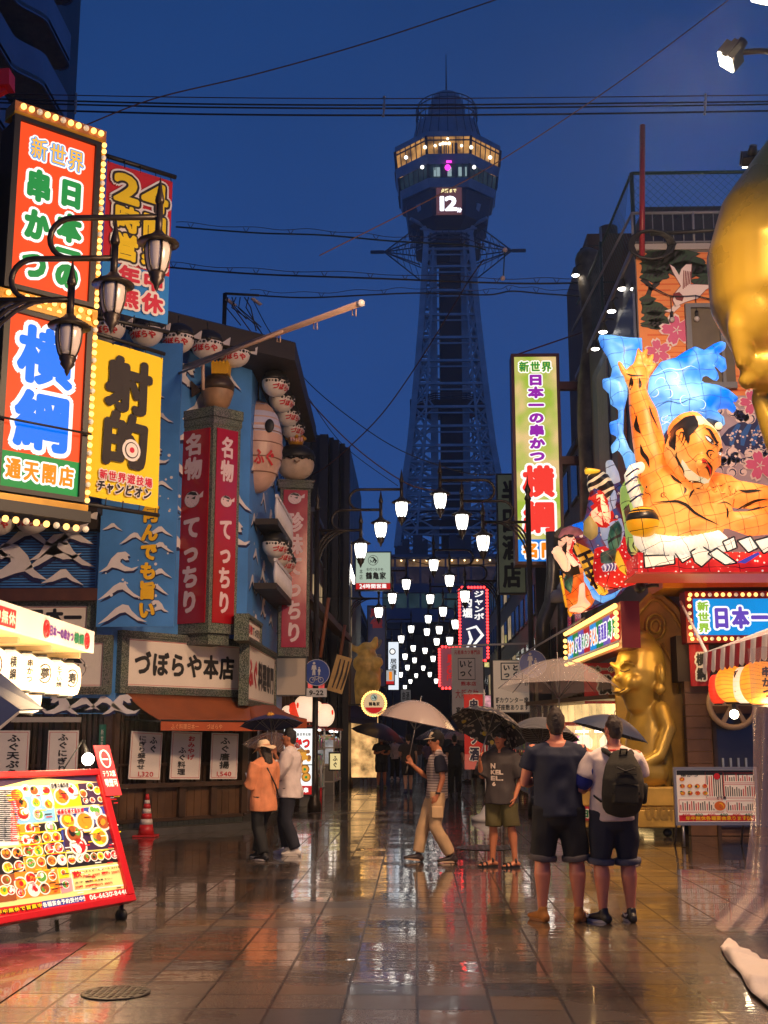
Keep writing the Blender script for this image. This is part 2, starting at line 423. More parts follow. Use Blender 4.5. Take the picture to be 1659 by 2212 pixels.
# ------------------------------------------------------------------ the tower at the end of the street
def tower():
 TY=170.
 c0=at(968,560,TY);cx=c0.x
 steel=M('tower_steel',(.50,.50,.52),.5,.1,var=.25,vscale=.6)
 dark=M('tower_dark_cladding',(.06,.06,.075),.6)
 clad=M('tower_grey_cladding',(.30,.31,.36),.5,var=.3,vscale=.5)
 t=thing('observation_tower','tall steel lattice tower with lit octagonal observation deck at the end of the street','tower',(cx,TY,0))
 Zf=lambda y,Y=TY:at(968,y,Y).z
 W=lambda dx,y,Y=TY:(at(968+dx,y,Y).x-at(968,y,Y).x)
 def octo(a,z):return[(a*math.cos(PI/8+k*PI/4)/math.cos(PI/8),a*math.sin(PI/8+k*PI/4)/math.cos(PI/8),z)for k in range(8)]
 def ocband(mb,a0,z0,a1,z1,mat,top=False,bot=False):
  p0,p1=octo(a0,z0),octo(a1,z1)
  fs=[(k,(k+1)%8,(k+1)%8+8,k+8)for k in range(8)]
  if bot:fs.append(tuple(reversed(range(8))))
  if top:fs.append(tuple(range(8,16)))
  mb.add(p0+p1,fs,mat)
 A=W(112,300)
 fY=TY-A
 z={k:Zf(y,fY)for k,y in dict(top=283,w0=294,w1=331,l0=350,l1=378,b=396,lb=452).items()}
 d=MB()
 ocband(d,A*.995,z['w0'],A,z['top'],clad,top=True)
 ocband(d,A*.93,z['l0'],A*.985,z['w1'],clad)
 ocband(d,A*.86,z['b'],A*.9,z['l1'],clad,bot=True)
 ocband(d,A*.74,z['lb'],A*.80,z['b']-.01,dark,bot=True)
 ocband(d,A*.52,z['lb']-1.2,A*.74,z['lb']-.01,dark,bot=True)
 dk=d.build('observation_deck',t)
 glow=M('deck_room_light',(.5,.3,.12),.7,emit=.62,ecol=(1,.47,.10,1),var=.85,vscale=.55)
 glow2=M('deck_lower_room',(.05,.07,.08),.5,emit=.03,ecol=(.4,.75,.8,1),var=.7,vscale=.8)
 w=MB();ocband(w,A*.955,z['w1'],A*.985,z['w0'],glow);w.build('window',t)
 w=MB();ocband(w,A*.88,z['l1'],A*.915,z['l0'],glow2);w.build('window',t)
 f_=MB()
 for k in range(8):
  a0,a1=octo(1,0)[k],octo(1,0)[(k+1)%8]
  for i in range(7):
   q=i/6
   x_,y_=a0[0]+(a1[0]-a0[0])*q,a0[1]+(a1[1]-a0[1])*q
   f_.bar((x_*A*.965,y_*A*.965,z['w1']),(x_*A*.998,y_*A*.998,z['w0']),.14 if i%6 else.4,dark)
   f_.bar((x_*A*.9,y_*A*.9,z['l1']),(x_*A*.93,y_*A*.93,z['l0']),.14 if i%6 else.35,dark)
  zz=z['w0']-.22*(z['w0']-z['w1'])
  f_.bar((a0[0]*A*.995,a0[1]*A*.995,zz),(a1[0]*A*.995,a1[1]*A*.995,zz),.16,dark)
 f_.build('window_frame',t)
 pp=MB()
 yv=-A*.975
 for px in(948,951,959,963,976,982,985):
  pp.box(W(px-968-1.3,320),W(px-968+1.3,320),yv-.1,yv,z['w1'],z['w1']+1.7,dark)
 for px in(955,961,964,984):pp.box(W(px-968-1.5,370),W(px-968+1.5,370),-A*.93,-A*.92,z['l1'],z['l1']+1.3,dark)
 pp.build('visitor_silhouettes',t)['kind']='stuff'
 lm=E('deck_lamp',(1,.85,.6),3.,sample=False);lmw=E('deck_lamp_white',(1,.95,.85),3.,sample=False);pk=E('deck_lamp_pink',(1,.05,.7),2.,sample=False);pale=E('deck_pale_window',(.55,.75,.75),.5,sample=False)
 for(px,py,rr,mt_,yy)in((967,300,.2,lm,1),(951,312,.22,lm,1),(957,310,.25,lm,1),(963,310,.22,lm,1),(970,310,.25,lm,1),(940,315,.22,lm,1),(997,315,.22,lm,1),(967,362,.45,pk,.95)):
  b=MB();q=at(px,py,TY-A*yy);b.ball((q.x-cx,q.y-TY-.05,q.z),rr,mt_,8,6);b.build('room_lamp',t)
 for sx in(-1,1):
  for(px,py)in((50,318),(91,340),(56,361)):
   b=MB();q=at(968+sx*px,py,TY-A*(1.02 if px<80 else.62));b.ball((q.x-cx,q.y-TY,q.z),.28,lmw if px>90 or py>350 else lm,8,6);b.build('room_lamp',t)
 b=MB();rect(b,W(-5,345),W(6,345),Zf(351,fY),Zf(346,fY),-A*.985-.03,pk);b.build('pink_panel',t)
 for(x0,x1)in((-31,-26),(-25,-18),(-6,6),(20,27),(34,37)):
  b=MB();rect(b,W(x0,365),W(x1,365),z['l1']+.1,z['l0']-.5,-A*.925,pale);b.build('pane',t)
 r=MB()
 zr0,zr1,zr2,zr3=Zf(282,TY),Zf(262,TY),Zf(240,TY),Zf(207,TY)
 r.lathe([(W(75,280),z['top']),(W(66,280),zr0+.5),(W(46,270),zr1),(W(40,250),zr1+.2),(W(40,245),zr2),(W(33,240),zr2+.1),(W(33,220),zr3-1),(W(28,210),zr3-.2),(W(10,206),zr3)],clad,n=24,smooth=False)
 r.build('roof_drum',t)
 g=MB()
 for(rr,zz)in((W(66,260),zr1+1.5),(W(66,260),zr1+.2),(W(62,240),zr2+.6),(W(80,290),z['top']+1.2),(W(82,290),z['top']+.4)):
  g.tube([(rr*math.cos(q*PI/16),rr*math.sin(q*PI/16),zz)for q in range(33)],.09,dark,5)
 for k in range(24):
  q=k*PI/12
  r0,r1=W(82,290),W(66,260)
  g.bar((r0*math.cos(q),r0*math.sin(q),z['top']),(r0*math.cos(q),r0*math.sin(q),z['top']+1.3),.1,dark)
  g.bar((r1*math.cos(q),r1*math.sin(q),zr0),(r1*math.cos(q)*.95,r1*math.sin(q)*.95,zr2+.6),.1,dark)
  g.bar((r1*math.cos(q),r1*math.sin(q),zr0+.3),(r0*math.cos(q),r0*math.sin(q),z['top']+.3),.1,dark)
 g.build('railing',t)
 m_=MB();m_.tube([(0,0,zr3-.3),(0,0,Zf(170,TY)),(0,0,Zf(117,TY))],[.18,.12,.05],dark,6);m_.build('mast',t)
 sx0,sx1=W(941-968,430,fY+1),W(996-968,430,fY+1)
 yS=-A*.83
 S=lambda y:at(968,y,TY+yS).z
 kx=(TY+yS)/fY
 scr=MB();scr.box(sx0,sx1,yS,yS+.5,S(461),S(404),M('screen_off',(.12,.05,.05),.4,emit=.11,ecol=(1,.36,.36,1)))
 so=scr.build('countdown_screen',t)
 tx=MB();wh=E('screen_white',(.85,.88,1),2.2,sample=False);ye=E('screen_yellow',(1,.85,.4),1.6,sample=False)
 text(tx,'点灯まで',sx0+(sx1-sx0)*.18,S(417),(sx1-sx0)*.62,S(407)-S(417),ye,bold=.03,y=yS-.05)
 text(tx,'12',sx0+(sx1-sx0)*.12,S(455),(sx1-sx0)*.72,S(422)-S(455),wh,bold=.06,y=yS-.05)
 text(tx,'分',sx0+(sx1-sx0)*.8,S(459.5),(sx1-sx0)*.2,S(449)-S(459.5),wh,bold=.06,y=yS-.07)
 tx.build('lettering',so)
 h=MB();text(h,'HITACHI',W(-36,470),Zf(477,TY-3),W(72,470),Zf(464,TY-3)-Zf(477,TY-3),M('tower_letter',(.32,.36,.45),.5),bold=.05,y=-A*.42);h.build('lettering',t)
 st=MB()
 zb,zw=z['b']-.5,Zf(520,TY)
 for sx in(-1,1):
  for sy in(-1,1):
   st.bar((sx*W(62,400),sy*W(62,400),zb-1),(sx*W(46,500),sy*W(42,500),zw),.7,steel)
   st.bar((sx*W(80,430),sy*W(70,430),z['lb']),(sx*W(52,480),sy*W(46,500),zw+1),.4,steel)
   st.bar((sx*W(60,430),sy*W(50,430),z['lb']-1),(-sx*W(30,480),sy*W(42,500),zw),.25,steel)
 st.build('deck_strut',t)
 prof=[(520,46),(596,52),(700,59),(800,68),(900,78),(983,87),(1053,98),(1120,106),(1200,116)]
 lv=[(Zf(y),W(dx,y))for y,dx in prof]
 fine_=[]
 for i in range(len(lv)-1):
  for q in(0,.5):fine_.append((lv[i][0]*(1-q)+lv[i+1][0]*q,lv[i][1]*(1-q)+lv[i+1][1]*q))
 fine_.append(lv[-1])
 inn=W(33,700)
 for sx in(-1,1):
  for sy in(-1,1):
   lg=MB()
   for i in range(len(fine_)-1):
    (za,a),(zb_,b_)=fine_[i],fine_[i+1]
    th=.85
    lg.bar((sx*a,sy*a,za),(sx*b_,sy*b_,zb_),th,steel)
    ia,ib=max(inn,a*.66),max(inn,b_*.66)
    lg.bar((sx*ia,sy*a,za),(sx*ib,sy*b_,zb_),.3,steel)
    lg.bar((sx*a,sy*ia,za),(sx*b_,sy*ib,zb_),.3,steel)
    lg.bar((sx*a,sy*a,za),(sx*ib,sy*b_,zb_),.2,steel)
    lg.bar((sx*ia,sy*a,za),(sx*b_,sy*b_,zb_),.2,steel)
    lg.bar((sx*a,sy*ia,za),(sx*b_,sy*b_,zb_),.2,steel)
   lg.build('leg',t)
 br=MB()
 for i in range(len(fine_)-1):
  (za,a),(zb_,b_)=fine_[i],fine_[i+1]
  for sy in(-1,1):
   for sx in(-1,1):
    if i>0:
     br.bar((sx*inn,sy*a*.9,za),(sx*b_,sy*b_,zb_),.22,steel)
     br.bar((sx*a,sy*a,za),(sx*inn,sy*b_*.9,zb_),.22,steel)
     br.bar((sy*a*.97,sx*inn,za),(sy*b_*.97,sx*b_,zb_),.22,steel)
   br.bar((-a,sy*a,za),(a,sy*a,za),.35,steel);br.bar((sy*a,-a,za),(sy*a,a,za),.35,steel)
   br.bar((-a,sy*a,za-.9),(a,sy*a,za-.9),.2,steel)
 br.build('cross_bracing',t)
 pl=MB()
 for sx in(-1,1):
  for sy in(-1,1):pl.box(sx*inn-.5,sx*inn+.5,sy*inn-.5,sy*inn+.5,Zf(1230),zw+2,steel)
 pl.build('inner_column',t)
 co=MB();co.box(W(-20,700),W(32,700),-inn+.3,inn-.3,Zf(1240),Zf(577),M('lift_shaft',(.022,.018,.022),.7,var=.3,vscale=.3));co.build('lift_shaft',t)
 co=MB();co.box(W(4,560),W(26,560),-inn+.5,inn-.5,Zf(577)+.01,zw,dark);co.box(W(-30,480),W(30,480),-2.4,2.4,zw,z['lb'],M('upper_core',(.07,.085,.12),.6));co.build('upper_shaft',t)
 for(y0,y1,dx)in((527,551,70),(870,884,86),(1118,1140,108)):
  rg=MB();ra=W(dx,y0)
  za,zc=Zf(y1),Zf(y0)
  for k in range(3):ocband(rg,ra*.97,za+(zc-za)*k/3,ra,za+(zc-za)*(k/3+.16),dark)
  ocband(rg,ra*.55,za-.3,ra*.97,za-.1,dark,top=True)
  for k in range(32):
   q=k*PI/16
   rg.bar((ra*.98*math.cos(q),ra*.98*math.sin(q),za),(ra*.98*math.cos(q),ra*.98*math.sin(q),zc),.12,dark)
  rg.build('ring_gallery',t)
 an=MB()
 for sx in(-1,1):
  tip=(sx*W(168,543),0,Zf(543));nd=(sx*W(138,543),0,Zf(543));top=(sx*W(46,495),0,Zf(493));bo=(sx*W(46,600),0,Zf(600))
  an.bar(nd,tip,.42,dark)
  for sy in(-1,1):
   tp,bt,md=(top[0],sy*3,top[2]),(bo[0],sy*3,bo[2]),(sx*W(60,540),sy*3.4,Zf(534))
   md2=(sx*W(60,540),sy*3.4,Zf(552))
   for q in(tp,bt,md,md2):an.bar(q,nd,.15,dark)
   for k in range(1,6):
    f1=k/6
    L_=lambda a_,f=f1:tuple(a_[i]*(1-f)+nd[i]*f for i in range(3))
    an.bar(L_(tp),L_(md),.08,dark);an.bar(L_(bt),L_(md2),.08,dark);an.bar(L_(md),L_(md2),.08,dark)
    an.bar(L_(tp),L_(md,f1-.12),.07,dark)
 an.build('boom',t)
 bY=-12.
 bx0,bx1=at(826,1250,TY+bY).x-cx,at(1100,1250,TY+bY).x-cx
 Zb=lambda y:at(968,y,TY+bY).z
 fac=M('tower_base_panel',(.11,.13,.19),.5,var=.3,vscale=.4)
 bs=MB()
 bs.box(bx0,bx1,bY,10,Zb(1345),Zb(1200),fac)
 bs.box(bx0,bx1,bY-.4,bY,Zb(1204),Zb(1198),fac);bs.box(bx0,bx1,bY-.4,bY,Zb(1280),Zb(1262),fac);bs.box(bx0,bx1,bY-.5,bY,Zb(1345),Zb(1315),M('tower_base_belt',(.10,.12,.2),.5))
 bs.box(bx0,bx0+3.2,bY,10,0,Zb(1345),dark);bs.box(bx1-2.8,bx1,bY,10,0,Zb(1345),dark)
 bs.box(bx0+3.2,bx1-2.8,7,10,0,Zb(1345),M('arch_void_shade',(.04,.045,.06),.8))  # wall closing the arch, darkness of the void put into its colour
 bo=bs.build('base_block',t)
 wm=M('base_warm_window',(.3,.18,.06),.4,emit=.16,ecol=(1,.5,.14,1),var=.9,vscale=.5);wd=M('base_dim_window',(.04,.05,.07),.25,emit=.02,ecol=(.9,.5,.25,1),var=.8,vscale=.6);wt=M('base_teal_window',(.05,.09,.09),.3,emit=.05,ecol=(.35,.7,.6,1),var=.9,vscale=.3)
 for k in range(10):
  xa=bx0+(bx1-bx0)*k/10+.12;xb=bx0+(bx1-bx0)*(k+1)/10-.12
  for(ya,yb,mt_)in((1224,1208,wm),(1260,1227,wd),(1313,1282,wt)):
   q=MB();rect(q,xa,xb,Zb(ya),Zb(yb),bY-.06,mt_);q.build('window',t)
  q=MB();q.ball(((xa+xb)/2,bY-.2,Zb(1211)),.12,E('base_downlight',(1,.75,.4),4,sample=False),6,4);q.build('downlight',t)
 pl2=MB()
 for k in range(26):
  x0=random.uniform(bx0+1,bx1-2);pl2.box(x0,x0+random.uniform(.4,1.8),bY+1+k*.05,bY+2.5+k*.05,Zb(1200),Zb(1200)+random.uniform(.6,3.2),dark)
 pl2.build('roof_plant',t)
 for k in range(5):
  q=MB();xx=random.uniform(bx0+3,bx1-5)
 return t
tower()
# ------------------------------------------------------------------ street lamps
iron=M('lamp_iron',(.045,.032,.024),.38,.4,var=.3,vscale=3)
glass_on=M('lamp_glass_lit',(.9,.9,.88),.3,emit=4.5,ecol=(1,.97,.88,1))
glass_off=M('lamp_glass_unlit',(.62,.55,.53),.22,var=.08,spec=.6)
def lamp_tree(label,loc,rot,lit=True,group=None,detail=True):
 t=thing('street_lamp',label,'street lamp',loc,rotz=rot,group=group)
 H=6.55
 n=10 if detail else 6
 p=MB();p.tube([(0,0,0),(0,0,.8),(0,0,.85),(0,0,H+.5)],[.1,.1,.075,.06],iron,n);p.lathe([(.16,0),(.16,.15),(.11,.3),(.1,.5)],iron,n=n)
 p.lathe([(.06,H+.5),(.085,H+.55),(.04,H+.65),(.075,H+.75),(.02,H+.9),(0,H+1.15)],iron,n=n);p.build('pole',t)
 a=MB()
 rods=[(1.05,H),(1.53,H+.5),(2.03,H+1.0)]
 rr=.25
 def U(xc,z0):
  return[(xc-rr*math.sin(q*PI/10),0,z0+rr-rr*math.cos(q*PI/10))for q in range(11)]
 a.tube([(0,0,H),(1.05,0,H)],.035,iron,6)
 a.tube([(.95,0,H)]+U(.6,H)+[(1.53,0,H+.5)],.035,iron,6)
 a.tube([(1.3,0,H+.5)]+U(1.02,H+.5)+[(2.03,0,H+1.0)],.035,iron,6)
 for k,q in enumerate((.55,.75,.95)):
  a.tube([(.02+q*.85*(1-math.cos(w_*PI/12)),0,H-q*(1-math.sin(w_*PI/12))*1.0)for w_ in range(7)],.026,iron,6)
 a.build('arm',t)
 for(x,z)in rods:
  b=MB()
  b.tube([(x,0,z-.28),(x,0,z+.16)],.042,iron,n)
  b.lathe([(.042,z+.16),(.058,z+.2),(.035,z+.3),(0,z+.52)],iron,c=(x,0,0),n=n)
  zc=z-.28
  b.lathe([(.05,zc+.1),(.09,zc+.05),(.235,zc-.03),(.245,zc-.05),(.13,zc-.055)],iron,c=(x,0,0),n=16 if detail else 10)
  b.lathe([(.095,zc-.40),(.10,zc-.43),(.075,zc-.47),(.085,zc-.49),(.03,zc-.56),(.03,zc-.58),(0,zc-.64)],iron,c=(x,0,0),n=n)
  pr=[(.142,zc-.06),(.146,zc-.13),(.136,zc-.24),(.112,zc-.34),(.085,zc-.40)]
  for k in range(6):
   q=k*PI/3
   b.tube([(x+(r_+.004)*math.cos(q),(r_+.004)*math.sin(q),z_)for r_,z_ in pr],.012,iron,4)
  lo=b.build('lantern',t)
  g=MB();g.lathe([(r_,z_)for r_,z_ in pr],glass_on if lit else glass_off,c=(x,0,0),n=12,smooth=True);g.build('lantern_glass',lo)
 return t
_k=0
lamp_tree('unlit iron street lamp with three milky lanterns in front of the tall neon signs',(at(345,435,12.75).x-2.03,12.75,0),0,lit=False,group='street lamps')
_ord=['nearest','second','third','fourth','fifth','sixth','seventh','eighth','ninth']
for side,X0,rz,ys in(('left',-2.35,0,(28,42,59.4,72,83,103)),('right',2.62,PI,(27,37.3,46.5,54.4,61,74,92))):
 lamp_tree(f'lit three-lantern iron street lamp, nearest one on the {side} of the lane',(X0,ys[0],0),rz,group='street lamps')
 protof=lamp_tree(f'lit three-lantern iron street lamp, second one along the {side} of the lane',(X0,ys[1],0),rz,group='street lamps',detail=False)
 for k in range(2,len(ys)):
  fr=Matrix.Translation((X0+(.006*(ys[k]-42)if side=='left'else 0),ys[k],0))@Matrix.Rotation(rz,4,'Z')
  dup(protof,fr,f'lit three-lantern iron street lamp, {_ord[k]} one along the {side} of the lane','street lamps')
# ------------------------------------------------------------------ panels measured in the picture
def qframe(TL,TR,BL,BR,Y1):
 """a level upright rectangle: left edge at distance Y1, its turn found from the slope of its edges"""
 k=lambda p:(at(p[0],p[1],1.0).z-CAM_H)
 Y2=Y1*.5*(k(TL)/k(TR)+k(BL)/k(BR))
 A,B=at(*BL,Y1),at(*BR,Y2)
 fr=frame(A,B)
 W=(Vector((B.x,B.y))-Vector((A.x,A.y))).length
 H=.5*(at(*TL,Y1).z+at(*TR,Y2).z)-.5*(A.z+B.z)
 fr.translation=(A.x,A.y,.5*(A.z+B.z))
 return fr,W,H
def onp(fr,x,y,off=0.):
 """local (x, z) where the sight line through a picture point meets the panel plane"""
 inv=fr.inverted()
 o=inv@Vector((0,0,CAM_H));d=inv.to_3x3()@ray(x,y)
 t=(off-o.y)/d.y
 p=o+d*t
 return p.x,p.z
def lrect(fr,x0,x1,y0,y1,off=0.):
 a=onp(fr,x0,(y0+y1)/2,off);b=onp(fr,x1,(y0+y1)/2,off);m=(x0+x1)/2
 c,d=onp(fr,m,y1,off),onp(fr,m,y0,off)
 return a[0],b[0],c[1],d[1]
gold_trim=M('sign_gold_trim',s(190,140,20),.35,.2,var=.2)
black_metal=M('black_metal',(.012,.011,.011),.5)
bulb_on=E('bulb_lit_amber',(1,.5,.12),3.2,sample=False)
bulb_dim=M('bulb_pale',(.85,.75,.6),.3,emit=.3,ecol=(1,.8,.5,1),sample=False)
bulb_red=E('bulb_lit_red',(1,.03,.03),6.,sample=False)
bulb_white=E('bulb_lit_white',(1,.93,.85),8.,sample=False)
_bm={}
def bulbs(parent,pts,r,mats,name='bulb'):
 """light bulbs, one object each, mesh data shared"""
 for i,p in enumerate(pts):
  m=mats[i%len(mats)];key=(m.name,r)
  if key not in _bm:
   b=MB();b.ball((0,0,0),r,m,8,6);o=b.build(name,parent);_bm[key]=o.data
  else:
   o=bpy.data.objects.new(name,_bm[key]);COL.objects.link(o);o.parent=parent
  o.location=p
def run(a,b,n):
 a,b=Vector(a),Vector(b);return[a.lerp(b,(i+.5)/n)for i in range(n)]
S_OR=E('sign_orange',s(255,82,36)[:3],.95,var=.14,vscale=1.6);S_GR=E('sign_green',s(48,170,84)[:3],.62,var=.1,vscale=1.6);S_WH=E('sign_white',(1,.98,.94),1.1,sample=False)
S_BL=E('sign_blue',s(0,120,255)[:3],.95,sample=False);S_OT=E('sign_orange_letter',s(255,140,20)[:3],1.,sample=False);S_CY=E('sign_sky_blue',s(60,150,235)[:3],1.,sample=False)
S_YO=E('sign_yellow_letter',s(250,190,70)[:3],1.,sample=False)
def left_signs():
 fr,W,H=qframe((43,265),(201.7,318),(23.5,610),(185,650),14.)
 t=thing('neon_sign','upper orange lit box sign with green and yellow lettering and amber bulbs','lit sign',fr=fr)
 b=MB();b.box(-.06,W+.06,.04,.5,-.06,H+.06,black_metal);b.build('case',t)
 b=MB();b.box(-.02,W+.02,0,.04,-.02,H+.02,S_OR);f=b.build('lit_face',t)
 b=MB()
 for(x0,x1,z0,z1)in((-.1,W+.1,H+.02,H+.08),(-.1,W+.1,-.08,-.02),(-.1,-.02,-.02,H+.02),(W+.02,W+.1,-.02,H+.02)):b.box(x0,x1,-.05,.045,z0,z1,black_metal)
 b.box(W+.1,W+.17,-.02,.1,-.06,H+.1,gold_trim);b.box(-.1,W+.17,-.02,.3,H+.1,H+.14,gold_trim);b.box(-.1,W+.17,-.02,.3,H+.14,H+.28,M('bulb_housing',s(170,110,60),.25,spec=.7))
 b.box(-.14,W+.17,-.02,.5,-.32,-.1,gold_trim);b.build('trim',t)
 bulbs(t,run((W+.135,-.05,-.1),(W+.135,-.05,H+.1),26),.034,[bulb_on,bulb_on,bulb_on,bulb_dim]);bulbs(t,run((-.05,-.05,H+.21),(W+.135,-.05,H+.21),11),.04,[bulb_on,bulb_on,bulb_dim])
 bulbs(t,run((-.1,-.05,-.16),(W+.1,-.05,-.16),10)+run((-.1,-.04,-.26),(W+.1,-.04,-.26),9),.034,[bulb_on])
 b=MB();y=-.006
 text_o(b,'新世界',W*.13,H*.79,W*.76,H*.16,S_YO,S_WH,y=y,out=.15,mid=S_CY,midw=.07,bold=.02)
 for c_,q0,q1 in(('日',.70,1.),('本',.40,.70),('一',.28,.41),('の',0,.29)):text_o(b,c_,W*.52,H*(.02+.74*q0),W*.40,H*.74*(q1-q0),S_GR,S_WH,vert=True,y=y,out=.16 if c_!='一'else.3,bold=.07 if c_!='一'else.14,fill=.8)
 text_o(b,'串かつ',W*.08,H*.02,W*.40,H*.74,S_GR,S_WH,vert=True,y=y,out=.16,bold=.07,fill=.8)
 b.build('lettering',f)
 fr,W,H=qframe((18,676.5),(182.7,716.4),(0,1046),(164,1071.4),13.9)
 t=thing('neon_sign','lower orange and green lit box sign with huge blue characters and amber bulbs','lit sign',fr=fr)
 b=MB();b.box(-.06,W+.06,.04,.5,-.06,H+.06,black_metal);b.build('case',t)
 b=MB();zc=H*.2
 b.box(-.02,W+.02,0,.04,zc,H+.02,S_OR);b.box(-.02,W+.02,0,.04,-.02,zc,S_GR);f=b.build('lit_face',t)
 b=MB()
 for(x0,x1,z0,z1)in((-.1,W+.1,H+.02,H+.08),(-.1,W+.1,-.08,-.02),(-.1,-.02,-.02,H+.02),(W+.02,W+.1,-.02,H+.02)):b.box(x0,x1,-.05,.045,z0,z1,black_metal)
 b.box(W+.1,W+.17,-.02,.1,-.06,H+.3,gold_trim);b.box(-.4,W+.17,-.02,.3,-.2,-.1,gold_trim);b.box(-.14,W+.16,-.12,.35,-.34,-.2,black_metal);b.box(-.1,W+.17,-.02,.3,H+.1,H+.16,gold_trim)
 b.tube([(-.5,-.1,H*.37),(W+.12,-.1,H*.37)],.015,black_metal,6);b.build('trim',t)
 bulbs(t,run((W+.135,-.05,-.1),(W+.135,-.05,H+.2),24),.034,[bulb_on,bulb_on,bulb_dim,bulb_on]);bulbs(t,run((-.4,-.05,-.42),(W+.2,-.05,-.42),12),.042,[bulb_on,bulb_on,bulb_dim])
 b=MB()
 text_o(b,'横綱',W*.08,H*.21,W*.82,H*.77,S_BL,S_WH,vert=True,y=y,out=.11,bold=.042,fill=.9)
 text_o(b,'通天閣店',W*.03,H*.03,W*.94,H*.145,S_OT,S_WH,y=y,out=.15,bold=.045,fill=.84)
 b.build('lettering',f)
 def banner(TL,TR,BL,BR,Y,name,label):
  fr,W,H=qframe(TL,TR,BL,BR,Y)
  return thing(name,label,'banner',fr=fr),W,H
 def cloth(W,H,cols,nx=18,nz=30,amp=.025):
  b=MB()
  for(z0,z1,mat)in cols:
   vs,fs=[],[]
   m=max(2,int(nz*(z1-z0)/H))
   for j in range(m+1):
    for i in range(nx+1):
     x,z=W*i/nx,z0+(z1-z0)*j/m
     vs.append((x,wv(x,z,W,H,amp),z))
   for j in range(m):
    for i in range(nx):fs.append((j*(nx+1)+i,j*(nx+1)+i+1,(j+1)*(nx+1)+i+1,(j+1)*(nx+1)+i))
   b.add(vs,fs,mat,True)
  return b
 def wv(x,z,W,H,amp):return amp*(noise.noise((x*1.1+z*.5,z*.45,3.1))+.4*noise.noise((x*3+z,z*1.1,9.)))
 def lay(b,W,H,amp):b.v=[(v[0],v[1]+wv(v[0],v[2],W,H,amp),v[2])for v in b.v];return b
 c_red=M('banner_red',s(200,28,50),.75,bump=.1,bscale=220);c_yel=M('banner_yellow',s(246,214,28),.7,bump=.1,bscale=220);c_ink=M('banner_ink',s(40,34,36),.7);c_blue=M('banner_blue',s(30,130,215),.7)
 c_wht=M('banner_white',s(238,230,228),.7);c_pink=M('banner_crimson',s(205,40,70),.7)
 t,W,H=banner((228.3,347.4),(370,393),(216.7,666.4),(361.7,701.4),15.6,'cloth_banner','red and blue cloth banner with yellow characters hanging behind the iron lamp')
 cl=cloth(W,H,((0,H*.33,c_blue),(H*.33,H,c_red))).build('cloth',t)
 b=MB();y=-.03
 text_o(b,'24',W*.08,H*.74,W*.86,H*.22,c_yel,c_wht,y=y,mid=c_ink,midw=.13,out=.19,bold=.06)
 text_o(b,'時間',W*.1,H*.535,W*.84,H*.2,c_yel,c_wht,y=y,mid=c_ink,midw=.12,out=.19,bold=.05);text_o(b,'営業',W*.1,H*.345,W*.84,H*.2,c_yel,c_wht,y=y,mid=c_ink,midw=.12,out=.19,bold=.05)
 text_o(b,'年中',W*.2,H*.185,W*.72,H*.145,c_pink,c_wht,y=y,out=.16,bold=.05);text_o(b,'無休',W*.2,H*.04,W*.72,H*.145,c_pink,c_wht,y=y,out=.16,bold=.05)
 lay(b,W,H,.025).build('lettering',cl)
 b=MB();b.tube([(-.35,.1,H+.12),(W+.06,.02,H+.1)],.035,black_metal);b.tube([(-.35,.1,-.1),(W+.04,.02,-.1)],.03,black_metal)
 for i in range(5):b.tube([(W*(i+.1)/4.2,.02,H+.1),(W*(i+.1)/4.2,0,H-.02)],.008,black_metal,4);b.tube([(W*(i+.1)/4.2,.02,-.1),(W*(i+.1)/4.2,0,.02)],.008,black_metal,4)
 b.build('hanging_rail',t)
 t,W,H=banner((212.7,732),(360,772),(188.4,1069.7),(340,1099.7),15.3,'cloth_banner','yellow cloth banner with two large black characters and a target')
 cl=cloth(W,H,((0,H,c_yel),),amp=.03).build('cloth',t)
 b=MB()
 text(b,'射',W*.14,H*.56,W*.72,H*.38,c_ink,bold=.048,y=y);text(b,'的',W*.12,H*.2,W*.72,H*.38,c_ink,bold=.048,y=y)
 xc,zc=W*.56,H*.335
 for i,(r,mt)in enumerate(((.155,c_wht),(.115,c_ink),(.1,c_wht),(.04,c_pink))):disc(b,xc,zc,r,y-.006-i*.004,mt,24)
 text_o(b,'新世界遊技場',W*.13,H*.115,W*.76,H*.07,c_pink,c_wht,y=y,out=.14,bold=.03)
 text_o(b,'チャンピオン',W*.1,H*.035,W*.78,H*.085,c_ink,c_wht,y=y,out=.13,bold=.05,slant=.15)
 lay(b,W,H,.03).build('lettering',cl)
 b=MB();b.tube([(-.35,.08,H+.1),(W+.04,.02,H+.08)],.03,black_metal);b.tube([(-.3,.08,-.1),(W+.04,.02,-.09)],.03,black_metal)
 for i in range(5):b.tube([(W*(i+.1)/4.2,.02,H+.09),(W*(i+.1)/4.2,0,H-.02)],.008,black_metal,4);b.tube([(W*(i+.1)/4.2,.02,-.09),(W*(i+.1)/4.2,0,.02)],.008,black_metal,4)
 b.build('hanging_rail',t)
left_signs()
